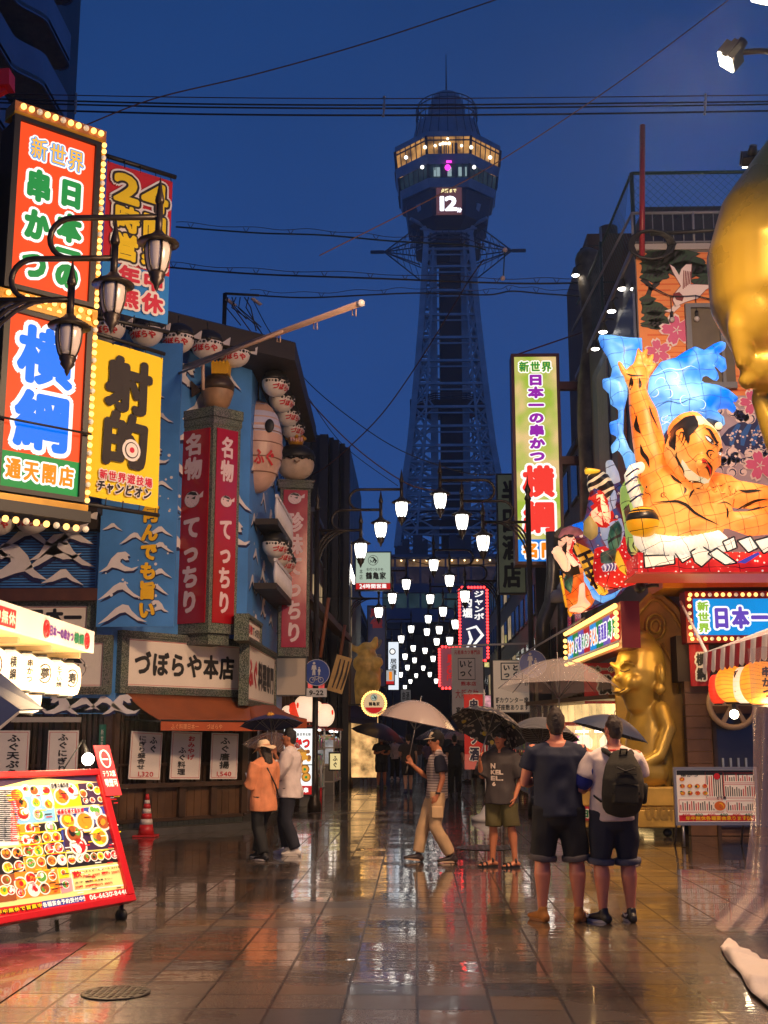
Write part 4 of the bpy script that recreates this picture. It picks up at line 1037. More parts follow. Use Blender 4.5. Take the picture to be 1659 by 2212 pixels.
def awning():
 t=thing('orange_awning','rust orange cloth awning over the shopfront of the blue restaurant','awning',(_p1.x,_p1.y,2.3))
 aw=M('awning_cloth',s(150,78,40),.6,var=.22,vscale=2.5,bump=.15,bscale=25);av=M('awning_valance',s(180,80,36),.6,var=.15)
 wl0=FB@Vector((.02,-.13,2.41));wl1=FB@Vector((WB-.02,-.13,2.38));wl2=FC@Vector((3.2,-.13,2.36))
 Yf=19.6
 f0=at(348,1556,20.2);f1=at(545,1552,21.4);f2=Vector((_p2.x+1.15,23.2,f1.z+.02));f3=Vector((_p2.x+1.2,26.0,f1.z))
 f1.z=f0.z
 top=[wl0,wl1,wl2]
 b=MB();n=14
 def ruled(a0,a1,c0,c1,nn):
  vs=[]
  for j in range(7):
   for i in range(nn+1):
    p=a0.lerp(a1,i/nn).lerp(c0.lerp(c1,i/nn),j/6);p=p-Vector((0,0,.05*math.sin(PI*j/6)+.012*math.sin(i*2.3)*(j/6)))
    vs.append(p)
  b.add(vs,[(j*(nn+1)+i,(j+1)*(nn+1)+i,(j+1)*(nn+1)+i+1,j*(nn+1)+i+1)for j in range(6)for i in range(nn)],aw,True)
 ruled(wl0,wl1,f0,f1,14);ruled(wl1,wl2,f1,f2,8)
 cl=b.build('canopy',t,True);md=cl.modifiers.new('thickness','SOLIDIFY');md.thickness=.012
 b=MB()
 for(a0,a1)in((f0,f1),(f1,f2)):
  d=a1-a0;k=10
  for i in range(k):
   p,q=a0+d*(i/k),a0+d*((i+1)/k);h0=.17
   b.add([p,q,q-Vector((0,0,h0)),p-Vector((0,0,h0))],[(0,3,2,1)],av)
 va=b.build('valance',t,True);md=va.modifiers.new('thickness','SOLIDIFY');md.thickness=.008
 fr=frame(f0,f1);L=(Vector((f1.x,f1.y))-Vector((f0.x,f0.y))).length
 b=MB();text(b,'ふぐ料理日本一',L*.1,-.15,L*.3,.1,M('valance_letter',s(225,150,100),.6),bold=.02,y=-.012);text(b,'づぼらや',L*.48,-.15,L*.18,.1,MATS['valance_letter'],bold=.02,y=-.012);b.xform(fr).build('lettering',va,True)
 b=MB();b.tube([FB@Vector((.1,-.05,1.95)),f0-Vector((0,0,.02))],.02,black_metal,6);b.tube([FB@Vector((WB-.2,-.05,1.95)),f1-Vector((0,0,.02))],.02,black_metal,6);b.tube([f0,f1],.018,black_metal,6);b.build('arm',t,True)
awning()
def poster(F_,x0,x1,y0,y1,label,draw,off=-.11,tilt=0):
 X0,X1,Z0,Z1=lrect(F_,x0,x1,y0,y1,off)
 t=thing('menu_poster',label,'poster',fr=F_@Matrix.Translation((X0,off,Z0))@Matrix.Rotation(tilt,4,'Y'),group='white menu posters on the restaurant shopfront')
 W,H=X1-X0,Z1-Z0
 b=MB();b.box(0,W,0,.012,0,H,M('poster_paper',s(232,222,216),.5));p=b.build('sheet',t)
 b=MB();m=.025;k=.008
 for(a0,a1,c0,c1)in((m,W-m,m,m+k),(m,W-m,H-m-k,H-m),(m,m+k,m,H-m),(W-m-k,W-m,m,H-m)):rect(b,a0,a1,c0,c1,-.003,red_line)
 draw(b,W,H,-.005);b.build('lettering',p)
poster(FA,-22,62,1578,1682,'white poster reading fried blowfish at the left edge',lambda b,w,h,y:text(b,'ふぐ天ぷら',w*.42,h*.03,w*.36,h*.9,ink,vert=True,bold=.04,y=y))
poster(FA,102,168,1578,1682,'white poster with one column of black brush characters behind the menu board',lambda b,w,h,y:text(b,'ふぐにぎり',w*.32,h*.12,w*.36,h*.82,ink,vert=True,bold=.04,y=y))
poster(FB,279,347,1579,1682,'white poster with two black columns, left one of three under the orange awning',lambda b,w,h,y:(text(b,'ふぐ',w*.58,h*.56,w*.26,h*.36,ink,vert=True,bold=.04,y=y),text(b,'にぎり盛合せ',w*.22,h*.2,w*.28,h*.72,ink,vert=True,bold=.04,y=y),text(b,'1,320',w*.28,h*.06,w*.5,h*.11,red_ink,bold=.03,y=y)),tilt=.04)
poster(FB,368,433,1579,1682,'white poster with a red column, middle one of three under the orange awning',lambda b,w,h,y:(text(b,'おみやげ',w*.52,h*.4,w*.26,h*.52,red_ink,vert=True,bold=.04,y=y),text(b,'ふぐ料理',w*.22,h*.08,w*.28,h*.6,ink,vert=True,bold=.04,y=y)),tilt=.03)
poster(FB,455,513,1583,1682,'white poster with one black column, right one of three under the orange awning',lambda b,w,h,y:(text(b,'ふぐ唐揚',w*.3,h*.22,w*.4,h*.7,ink,vert=True,bold=.04,y=y),text(b,'1,540',w*.22,h*.06,w*.56,h*.11,red_ink,bold=.03,y=y)),tilt=.02)
# ------------------------------------------------------------------ grown shapes: overlapping limbs fused into one skin
def etube(mb,pts,rads,side,mat,n=14,cap=True):
 """tube with an oval section; rads (across, through), side = direction of 'across'"""
 pts=[Vector(p)for p in pts];vs,fs=[],[];m=len(pts)
 def ring(p,t,ra,rb):
  a=Vector(side)-t*t.dot(Vector(side));a=a.normalized()if a.length>1e-4 else t.orthogonal().normalized();b=t.cross(a).normalized()
  for k in range(n):
   q=2*PI*k/n;vs.append(p+a*math.cos(q)*ra+b*math.sin(q)*rb)
 rows=[]
 for i,p in enumerate(pts):
  t=(pts[min(i+1,m-1)]-pts[max(i-1,0)]).normalized();r=rads[i];r=r if isinstance(r,(tuple,list))else(r,r)
  if i==0 and cap:
   for f in(.95,.6):k=math.sqrt(1-f*f);ring(p-t*min(r)*f,t,r[0]*k,r[1]*k)
  ring(p,t,*r)
  if i==m-1 and cap:
   for f in(.6,.95):k=math.sqrt(1-f*f);ring(p+t*min(r)*f,t,r[0]*k,r[1]*k)
 R_=len(vs)//n
 for i in range(R_-1):
  for k in range(n):fs.append((i*n+k,i*n+(k+1)%n,(i+1)*n+(k+1)%n,(i+1)*n+k))
 fs.append(tuple(reversed(range(n))));fs.append(tuple((R_-1)*n+k for k in range(n)))
 mb.add(vs,fs,mat,True)
def fuse(mb,voxel,smooth=3,factor=.5):
 """voxel-fuse everything in a builder; returns (verts, faces)"""
 me=bpy.data.meshes.new('tmp');me.from_pydata(mb.v,[],mb.f);o=bpy.data.objects.new('tmp',me);COL.objects.link(o)
 r=o.modifiers.new('r','REMESH');r.mode='VOXEL';r.voxel_size=voxel
 if smooth:q=o.modifiers.new('s','SMOOTH');q.iterations=smooth;q.factor=factor
 dg=bpy.context.evaluated_depsgraph_get();dg.update()
 m2=o.evaluated_get(dg).to_mesh()
 vs=[v.co.copy()for v in m2.vertices];fs=[tuple(p.vertices)for p in m2.polygons]
 o.evaluated_get(dg).to_mesh_clear();bpy.data.objects.remove(o);bpy.data.meshes.remove(me)
 return vs,fs
def fused(mb,voxel,name,mat,parent,smooth=3,fn=None,factor=.5,world=False):
 vs,fs=fuse(mb,voxel,smooth,factor)
 if fn:vs=[fn(v)for v in vs]
 b=MB();b.add(vs,fs,mat,True);return b.build(name,parent,world)
def bvh_of(vs,fs):return BVHTree.FromPolygons(vs,fs)
def edge_dist(p,poly):
 d=1e9
 for i in range(len(poly)):
  a,b=poly[i],poly[(i+1)%len(poly)];ab=b-a;t=max(0,min(1,(p-a).dot(ab)/max(1e-9,ab.length_squared)));d=min(d,(p-a-ab*t).length)
 return d
def pillow(poly,T,mat,voxel=.05,y=0.,D=None):
 """an inflated flat shape in the x-z plane: (verts, faces)"""
 b=MB();b.prism(poly,-voxel*1.2,voxel*1.2,mat);vs,fs=fuse(b,voxel,1)
 P=[Vector((p[0],p[1]))for p in poly];D=D or T*1.6
 out=[]
 for v in vs:
  d=min(1,edge_dist(Vector((v.x,v.z)),P)/D);h=T*math.sqrt(max(0,1-(1-d)**2))+.01
  out.append(Vector((v.x,y+(-h if v.y<0 else h),v.z)))
 return out,fs
# ------------------------------------------------------------------ buildings of the lane
FR=lambda x0,x1,y1,Y:(frame(at(x0,y1,Y),at(x1,y1,Y)*1+Vector((0,0,0))))
def front_panel(x0,x1,y0,y1,Y):
 """frontal upright rectangle at distance Y: frame at its lower left corner, width, height"""
 a,b,c=at(x0,(y0+y1)/2,Y),at(x1,(y0+y1)/2,Y),at((x0+x1)/2,y1,Y);d=at((x0+x1)/2,y0,Y)
 fr=Matrix.Translation((a.x,Y,c.z));return fr,b.x-a.x,d.z-c.z
win_dark=M('dark_window',(.012,.015,.022),.12,spec=.8)
def side_building(name,label,x,y0,y1,side,h,wall,floors=4,lit=None,seed=1,glow=None):
 """a block along the lane; side -1 left, +1 right; x = face towards the lane"""
 rnd=random.Random(seed)
 t=thing(name,label,'building',(x,y0,0))
 D=9*side
 b=MB();b.box(min(x,x+D),max(x,x+D),y0,y1,2.8,h,wall);b.box(min(x+.3*side,x+D),max(x+.3*side,x+D),y0+.02,y1-.02,0,2.8,MATS['shop_dark_inside']);b.box(min(x-.1*side,x+D),max(x-.1*side,x+D),y0+.01,y1-.01,h,h+.15,M('coping_grey',(.12,.12,.13),.6));b.build('wall',t,True)
 n=max(2,int((y1-y0)/1.8));fh=(h-3.2)/floors
 for f in range(floors):
  for i in range(n):
   ya,yb=y0+(y1-y0)*(i+.2)/n,y0+(y1-y0)*(i+.8)/n;za=3.4+f*fh+.5;zb=za+fh*.55
   m=win_dark
   if lit and rnd.random()<lit:m=M('lit_window_warm',(.4,.3,.2),.4,emit=.35,ecol=(1,.7,.35,1),var=.7,vscale=1.5)
   b=MB();b.box(x-.03*side if side>0 else x-.01,x+.01 if side>0 else x+.03,ya,yb,za,zb,m)
   b.box(min(x-.06*side,x),max(x-.06*side,x),ya-.05,yb+.05,za-.07,za-.001,MATS['coping_grey']);b.build('window',t,True)
 if glow:
  b=MB();xa=x+.12*side
  m_=int((y1-y0)/.9)
  for i in range(m_):
   ya,yb=y0+(y1-y0)*(i+.06)/m_,y0+(y1-y0)*(i+.94)/m_
   b.box(min(xa,xa-.05*side),max(xa,xa-.05*side),ya,yb,.5+.3*rnd.random(),2.3,glow[rnd.randrange(len(glow))])
  b.build('lit_shopfront',t,True)
  b=MB()
  for i in range(m_+1):ya=y0+(y1-y0)*i/m_;b.box(min(x+.02*side,x+.3*side),max(x+.02*side,x+.3*side),ya-.035,ya+.035,0,2.8,brown)
  b.build('shop_post',t,True)
 return t
g_warm=M('shop_glow_warm',(.4,.25,.12),.5,emit=1.0,ecol=(1,.55,.2,1),var=.85,vscale=3);g_amber=M('shop_glow_amber',(.3,.16,.06),.5,emit=.7,ecol=(1,.42,.14,1),var=.9,vscale=2.5);g_pale=M('shop_glow_pale',(.4,.38,.34),.5,emit=.9,ecol=(1,.85,.65,1),var=.85,vscale=3.5);g_dim=M('shop_glow_dim',(.1,.05,.03),.5,emit=.2,ecol=(1,.45,.22,1),var=.9,vscale=2.5);g_red=M('shop_glow_red',(.3,.05,.04),.5,emit=.7,ecol=(1,.14,.09,1),var=.8,vscale=3)
w_dk=M('grimy_dark_wall',(.05,.045,.05),.6,var=.35,vscale=.8);w_gr=M('grey_render_wall',(.14,.135,.135),.65,var=.3,vscale=.7);w_br=M('brick_brown_wall',(.10,.05,.035),.7,var=.4,vscale=1.5);w_cr=M('cream_siding',(.32,.29,.23),.6,var=.25,vscale=.8)
side_building('lane_building','dark narrow building just past the restaurant on the left of the lane',-3.35,28.8,36,-1,7.0,w_dk,2,.15,2,[g_amber,g_dim,g_warm])
side_building('lane_building','dark three-storey building behind the tortoise shop sign on the left',-3.2,36.2,47,-1,8.6,w_br,3,.2,3,[g_amber,g_warm,g_dim])
side_building('lane_building','grey building past the mahjong sign on the left of the lane',-3.3,47.3,70,-1,9.0,w_dk,3,.1,4,[g_dim,g_pale])
side_building('lane_building','far building on the left of the lane before the tower',-3.6,70.5,112,-1,10,w_gr,3,.08,5,[g_dim,g_dim,g_pale])
side_building('lane_building','farthest building on the left beside the tower base',-4.2,112.5,152,-1,12,w_dk,4,.05,6,[g_dim])
side_building('lane_building','cream sided building behind the tall lit vertical sign on the right',4.3,30.2,38,1,9.2,w_cr,3,0,7,[g_amber,g_red,g_warm])
side_building('lane_building','dark building carrying the red bulb sign on the right of the lane',3.9,38.2,56,1,8.4,w_dk,3,.12,8,[g_warm,g_red,g_dim])
side_building('lane_building','plain grey building past the second red bulb sign on the right',4.0,56.3,84,1,9.5,w_gr,3,.08,9,[g_dim,g_pale])
side_building('lane_building','farthest building on the right of the lane before the tower base',4.3,84.5,152,1,11,w_dk,4,.04,10,[g_dim,g_dim,g_pale])
def pleated():
 t=thing('pleated_block','black pleated building with a stepped jagged roof left of the tower','building',at(680,1300,40))
 m=M('black_sheet_cladding',(.020,.018,.021),.45,var=.3,vscale=1)
 b=MB()
 prof=[(600,605,862),(606,622,870),(623,640,905),(641,655,898),(656,668,893),(669,690,940),(691,706,938),(707,718,945),(719,729,950),(730,742,958),(743,753,966)]
 for i,(x0,x1,yt)in enumerate(prof):
  a,c=at(x0,yt,41+(i%2)*.6),at(x1,yt,41+(i%2)*.6);b.box(a.x,c.x+.05,41+(i%2)*.6,50,0,a.z,m)
 b.build('cladding',t,True)
pleated()
def lit_sign(name,label,x0,x1,y0,y1,Y,face,draw,depth=.25,edge=black_metal,em=.04,group=None):
 fr,W,H=front_panel(x0,x1,y0,y1,Y)
 t=thing(name,label,'lit sign',fr=fr,group=group)
 b=MB();b.box(-em,W+em,.02,depth,-em,H+em,edge)
 for(a0,a1,c0,c1)in((-em,W+em,-em,0),(-em,W+em,H,H+em),(-em,0,0,H),(W,W+em,0,H)):b.box(a0,a1,-.02,.02,c0,c1,edge)
 b.build('case',t)
 b=MB();b.box(0,W,-.005,.019,0,H,face);fo=b.build('lit_face',t)
 b=MB();draw(b,W,H,-.012)
 if b.v:b.build('lettering',fo)
 return t,W,H
def tall_sign():
 fr,W,H=qframe((1113,771),(1203,768),(1121,1213),(1207,1212),29.)
 fr,W,H=front_panel(1115,1207,771,1213,29.)
 t=thing('vertical_sign','tall yellow-green lit vertical sign with purple and red characters in a dark red frame','lit sign',fr=fr)
 rd=M('sign_frame_red',(.10,.012,.018),.45)
 face=E('sign_lime',s(196,214,90)[:3],.8)
 N,L,p=nodes(face);tc=N.new('ShaderNodeTexCoord');wv=N.new('ShaderNodeTexNoise');wv.inputs['Scale'].default_value=1.1;L.new(tc.outputs['Object'],wv.inputs['Vector']);cr=N.new('ShaderNodeValToRGB');cr.color_ramp.elements[0].position=.42;cr.color_ramp.elements[0].color=s(176,206,70);cr.color_ramp.elements[1].position=.6;cr.color_ramp.elements[1].color=s(255,216,150);L.new(wv.outputs['Fac'],cr.inputs[0]);L.new(cr.outputs[0],p.inputs['Emission Color'])
 b=MB();b.box(-.08,W+.08,.02,.5,-.08,H+.08,rd)
 for(a0,a1,c0,c1)in((-.08,W+.08,-.08,0),(-.08,W+.08,H,H+.08),(-.08,0,0,H),(W,W+.08,0,H)):b.box(a0,a1,-.04,.02,c0,c1,rd)
 for y in(830,992):z=onp(fr,1160,y)[1];b.box(W+.08,W+.95,.1,.3,z-.1,z+.1,rd)
 b.build('case',t)
 b=MB();zc=H*.105;b.box(0,W,-.004,.019,zc,H,face);b.box(0,W,-.004,.019,0,zc,E('sign_blue_base',s(30,130,230)[:3],.9));fo=b.build('lit_face',t)
 b=MB();pu=E('letter_purple',s(168,40,190)[:3],.75,sample=False);rd2=E('letter_red',s(250,60,50)[:3],.95,sample=False)
 text_o(b,'新世界',W*.1,H*.92,W*.8,H*.06,S_GR,S_WH,y=-.01,out=.16,bold=.03,mid=E('letter_lime',s(220,230,60)[:3],.9,sample=False),midw=.06)
 text_o(b,'日本一の串かつ',W*.29,H*.475,W*.42,H*.44,pu,S_WH,vert=True,y=-.01,out=.16,bold=.07)
 text_o(b,'横綱',W*.1,H*.125,W*.82,H*.345,rd2,S_WH,vert=True,y=-.01,out=.12,bold=.05)
 text_o(b,'名門',W*.08,H*.012,W*.84,H*.085,S_OT,S_WH,y=-.01,out=.14,bold=.05)
 b.build('lettering',fo)
 b=MB();b.tube(sag(fr@Vector((0,.2,H+.1)),at(1275,712,30),-.0),.02,rd,5);b.build('stay_rod',t,True)
tall_sign()
lit_sign('vertical_sign','faded greenish vertical sign with black brush characters behind the right lamp post',1077,1132,1026,1280,33,M('faded_sign_plastic',s(150,158,120),.4,emit=.03,ecol=(.7,.8,.5,1),var=.25,vscale=1.5),lambda b,w,h,y:text(b,'半田酒店',w*.12,h*.03,w*.76,h*.93,ink,vert=True,bold=.05,y=y))
shop_green=E('sign_pale_green',s(196,216,196)[:3],.68)
s_red=E('sign_red_band',s(220,40,40)[:3],.7,sample=False)
def crest(b,x,z,r,y):
 disc(b,x,z,r,y,ink,24);disc(b,x,z,r*.9,y-.004,MATS['sign_pale_green'],24)
 stroke(b,[(x-r*.5,z+r*.5),(x,z+r*.55),(x+r*.4,z+r*.2),(x+r*.05,z-r*.1),(x-r*.1,z-r*.5)],r*.16,y-.008,ink);stroke(b,[(x+r*.1,z+r*.3),(x+r*.6,z-r*.1),(x+r*.3,z-r*.6)],r*.2,y-.008,ink);stroke(b,[(x-r*.6,z+r*.1),(x-r*.3,z-r*.3),(x-r*.6,z-r*.4)],r*.12,y-.008,ink)
def tortoise(b,w,h,y):
 rect(b,0,w,0,h*.17,y,s_red);text(b,'24時間営業',w*.1,h*.02,w*.8,h*.13,S_WH,bold=.03,y=y-.01);crest(b,w*.5,h*.79,h*.14,y)
 text(b,'名代つるかめ',w*.3,h*.5,w*.5,h*.09,ink,bold=.02,y=y);text(b,'鶴亀家',w*.28,h*.26,w*.6,h*.22,ink,bold=.04,y=y);text(b,'本店',w*.1,h*.26,w*.1,h*.3,ink,vert=True,bold=.01,y=y)
lit_sign('square_sign','pale green square lit sign with a round crest and red base at the lane entrance',769,843,1194,1273,40,shop_green,tortoise)
def round_sign():
 p=at(808,1520,41);r=(at(834,1520,41).x-at(783,1520,41).x)/2
 t=thing('round_sign','round cream sign ringed with amber bulbs on the left of the lane','lit sign',p)
 b=MB();b.lathe([(r*.9,-.08),(r*.9,.08)],black_metal,n=28,axis='Y');b.build('rim',t)
 b=MB();disc(b,0,0,r*.88,-.09,E('sign_cream_lit',s(240,200,150)[:3],.75),28);fo=b.build('lit_face',t)
 b=MB();crest(b,0,r*.5,r*.28,-.1);text(b,'鶴亀家',-r*.45,-r*.2,r*.95,r*.35,ink,bold=.04,y=-.1);b.flat([(r*.82*math.cos(PI+.4+q*(PI-.8)/10),r*.82*math.sin(PI+.4+q*(PI-.8)/10))for q in range(11)],-.1,s_red);b.build('lettering',fo)
 bulbs(t,[(r*math.cos(q*PI/15),-.1,r*math.sin(q*PI/15))for q in range(30)],.045,[bulb_on])
 b=MB();b.bar((-r*.3,.1,0),(-1.6,.1,-.1),.06,black_metal);b.build('bracket',t)
round_sign()
lit_sign('mahjong_sign','navy vertical sign with red and pale characters on the left of the lane',795,832,1310,1482,47,M('navy_sign',s(40,50,110),.4,emit=.02,ecol=(.3,.4,1,1)),lambda b,w,h,y:(text(b,'麻雀',w*.1,h*.72,w*.8,h*.27,M('dull_red_letter',s(170,40,60),.5,emit=.06,ecol=(1,.1,.15,1),sample=False),vert=True,bold=.05,y=y),text(b,'クラブ',w*.1,h*.02,w*.8,h*.6,M('dull_pale_letter',s(170,160,140),.5),vert=True,bold=.06,y=y)))
lit_sign('white_sign','bright white narrow vertical sign with a round mark in the left distance',839,861,1387,1490,58,E('sign_cold_white',(.85,.92,1),1.),lambda b,w,h,y:(disc(b,w*.4,h*.8,w*.32,y,ink,16),disc(b,w*.4,h*.8,w*.22,y-.01,S_WH,16),text(b,'居酒屋',w*.15,h*.3,w*.7,h*.36,ink,vert=True,bold=.03,y=y)))
lit_sign('yellow_red_sign','small sign with yellow marks over a red band left of the white sign',824,851,1448,1478,56,E('sign_white_dim',(.8,.8,.8),.5),lambda b,w,h,y:(rect(b,0,w,0,h*.22,y,s_red),rect(b,w*.1,w*.3,h*.3,h*.9,y,S_OT),rect(b,w*.6,w*.85,h*.3,h*.9,y,S_OT)))
lit_sign('white_plate_sign','small grey white hanging sign over the middle of the far lane',866,887,1490,1518,60,M('plate_white',s(170,170,165),.5,emit=.04,ecol=(1,1,1,1)),lambda b,w,h,y:text(b,'串酒',w*.1,h*.1,w*.8,h*.8,ink,bold=.03,y=y))
lit_sign('light_box','blank cream light box standing out over the lane beside the restaurant',592,660,1422,1501,27.6,M('cream_box_plastic',s(190,165,140),.4,emit=.06,ecol=(1,.75,.55,1)),lambda b,w,h,y:None,depth=.4,edge=w_gr,em=.02)
food_o=E('food_orange',s(230,160,60)[:3],.9,sample=False);food_b=M('food_brown',s(150,90,40),.5,emit=.4,ecol=s(170,110,50),sample=False)
def kushi(b,w,h,y):
 text_o(b,'新世界名物',w*.45,h*.88,w*.5,h*.06,ink,S_WH,y=y,bold=.02,out=.1);text_o(b,'串かつ',w*.08,h*.68,w*.85,h*.2,E('letter_hot_red',s(240,40,40)[:3],.9,sample=False),S_WH,y=y,bold=.06,out=.14,mid=ink,midw=.1)
 rect(b,0,w,h*.44,h*.455,y,ink)
 for q in range(22):disc(b,w*random.uniform(.2,.95),h*random.uniform(.46,.66),w*random.uniform(.06,.11),y-.004-q*.0005,food_o if q%3 else food_b,10)
 for(x,z)in((.5,.36),(.3,.24),(.8,.26),(.75,.38)):disc(b,w*x,h*z,w*.17,y,food_b,14);disc(b,w*x,h*z,w*.13,y-.005,food_o,14);disc(b,w*x,h*z,w*.05,y-.01,S_GR,8)
 rect(b,0,w,0,h*.13,y,s_red);text(b,'一口串',w*.3,h*.02,w*.6,h*.09,S_WH,bold=.04,y=y-.006)
lit_sign('lit_menu_sign','bright white standing menu sign with fried skewers behind the couple',613,674,1574,1716,26.8,E('sign_menu_white',(.93,.97,.95),1.1),kushi,depth=.3)
def bulb_sign(label,x0,x1,y0,y1,Y,draw,n1,n2,face):
 t,W,H=lit_sign('bulb_sign',label,x0,x1,y0,y1,Y,face,draw,em=.1)
 bulbs(t,run((-.05,-.05,0),(-.05,-.05,H),n1)+run((W+.05,-.05,0),(W+.05,-.05,H),n1)+run((0,-.05,H+.05),(W,-.05,H+.05),n2)+run((0,-.05,-.05),(W,-.05,-.05),n2),.05,[bulb_red,bulb_red,bulb_red,bulb_red])
bulb_sign('larger navy sign with white characters edged with red bulbs right of the lane',996,1050,1272,1424,44,lambda b,w,h,y:(text(b,'ジャンボ',w*.5,h*.55,w*.45,h*.43,S_WH,vert=True,bold=.04,y=y),text(b,'釣堀',w*.05,h*.58,w*.42,h*.3,S_WH,vert=True,bold=.04,y=y),stroke(b,[(w*.2,h*.42),(w*.6,h*.46),(w*.85,h*.34),(w*.5,h*.2),(w*.7,h*.06)],w*.07,y,S_WH),stroke(b,[(w*.15,h*.1),(w*.4,h*.28),(w*.3,h*.4)],w*.07,y,S_WH)),22,8,M('navy_lit_sign',s(36,42,100),.4,emit=.05,ecol=(.25,.3,1,1)))
bulb_sign('smaller sign edged with red bulbs behind the white kushikatsu banner',952,990,1400,1484,46,lambda b,w,h,y:text(b,'120円',w*.3,h*.15,w*.45,h*.7,s_red,vert=True,bold=.04,y=y),14,5,M('wine_lit_sign',s(120,60,80),.4,emit=.12,ecol=(1,.3,.4,1)))
def kushi_box(b,w,h,y):
 for(a0,a1,c0,c1)in((w*.2,w*.8,h*.62,h*.64),(w*.2,w*.8,h*.94,h*.96),(w*.2,w*.23,h*.62,h*.96),(w*.77,w*.8,h*.62,h*.96)):rect(b,a0,a1,c0,c1,y,ink)
 text(b,'いっ',w*.26,h*.66,w*.2,h*.27,ink,vert=True,bold=.06,y=y);text(b,'とく',w*.5,h*.66,w*.2,h*.27,ink,vert=True,bold=.06,y=y)
def white_banner():
 fr,W,H=front_panel(976,1044,1398,1546,32)
 t=thing('cloth_banner','white cloth banner with a boxed brush mark and red writing on the right','banner',fr=fr)
 b=MB();b.box(0,W,0,.02,0,H,M('banner_cream',s(225,215,205),.7,bump=.2,bscale=6));c_=b.build('cloth',t)
 b=MB();y=-.006
 text(b,'元祖串カツ専門店',W*.08,H*.89,W*.84,H*.07,red_ink,bold=.03,y=y)
 for(a0,a1,c0,c1)in((W*.2,W*.75,H*.52,H*.53),(W*.2,W*.75,H*.83,H*.84),(W*.2,W*.215,H*.52,H*.84),(W*.735,W*.75,H*.52,H*.84)):rect(b,a0,a1,c0,c1,y,ink)
 text(b,'いっ',W*.24,H*.56,W*.22,H*.26,ink,vert=True,bold=.05,y=y);text(b,'とく',W*.48,H*.56,W*.2,H*.26,ink,vert=True,bold=.04,y=y)
 text(b,'熊本店',W*.28,H*.43,W*.5,H*.07,red_ink,bold=.03,y=y);text(b,'大阪名物',W*.1,H*.24,W*.75,H*.15,red_ink,bold=.01,y=y);text(b,'宴会',W*.12,H*.03,W*.3,H*.1,ink,bold=.04,y=y)
 b.build('lettering',c_)
 b=MB();b.bar((-.1,0,H+.03),(W+1.3,0,H+.1),.05,M('pale_rail',(.5,.48,.46),.5));b.build('rail',t)
white_banner()
t_,W_,H_=lit_sign('boxed_sign','cream box sign with a black brush mark in a square, right of the white banner',1066,1146,1427,1538,27.8,M('cream_sign_lit',s(222,205,180),.4,emit=.12,ecol=(1,.8,.6,1)),lambda b,w,h,y:(kushi_box(b,w,h,y),text(b,'新世界',w*.83,h*.5,w*.12,h*.4,ink,vert=True,bold=.03,y=y),text(b,'1Fカウンター席',w*.06,h*.17,w*.88,h*.12,ink,bold=.03,y=y),text(b,'2F座敷あります',w*.06,h*.03,w*.88,h*.12,ink,bold=.03,y=y)),depth=.8,edge=w_gr,em=.02)
def nobori(label,x0,x1,y0,y1,Y,st,base=True):
 fr,W,H=front_panel(x0,x1,y0,y1,Y)
 t=thing('upright_flag',label,'flag',fr=fr,group='red upright flags of the right hand shops')
 b=MB();b.box(0,W,0,.01,0,H,M('flag_red',s(200,44,40),.7,var=.2));rect(b,0,W,0,H*.2,-.004,M('flag_pink',s(215,120,115),.7));c_=b.build('cloth',t)
 b=MB();text_o(b,st,W*.24,H*.1,W*.56,H*.85,M('flag_navy_letter',s(26,26,60),.6),c_wh,vert=True,y=-.01,out=.12,bold=.05);b.build('lettering',c_)
 b=MB();z0=-fr.translation.z;b.tube([(W+.03,0,z0+.1),(W+.03,0,H+.1)],.015,M('white_pole',(.6,.58,.56),.4),6);b.tube([(-.02,0,H+.02),(W+.06,0,H+.02)],.01,MATS['white_pole'],5)
 b.build('pole',t)
 b=MB();b.lathe([(.3,0),(.3,.08),(.12,.16),(.04,.3),(.02,.32)],MATS['white_pole'],c=(W+.03,0,z0),n=16);b.build('base',t)
c_wh=M('flag_white',s(230,225,222),.7)
nobori('red upright flag with dark characters on a white base beside the patterned umbrella',1003,1044,1500,1662,24.5,'串カツ酒')
nobori('red upright flag partly hidden by the young man in the black shirt',1046,1078,1560,1690,28.5,'名物丼')
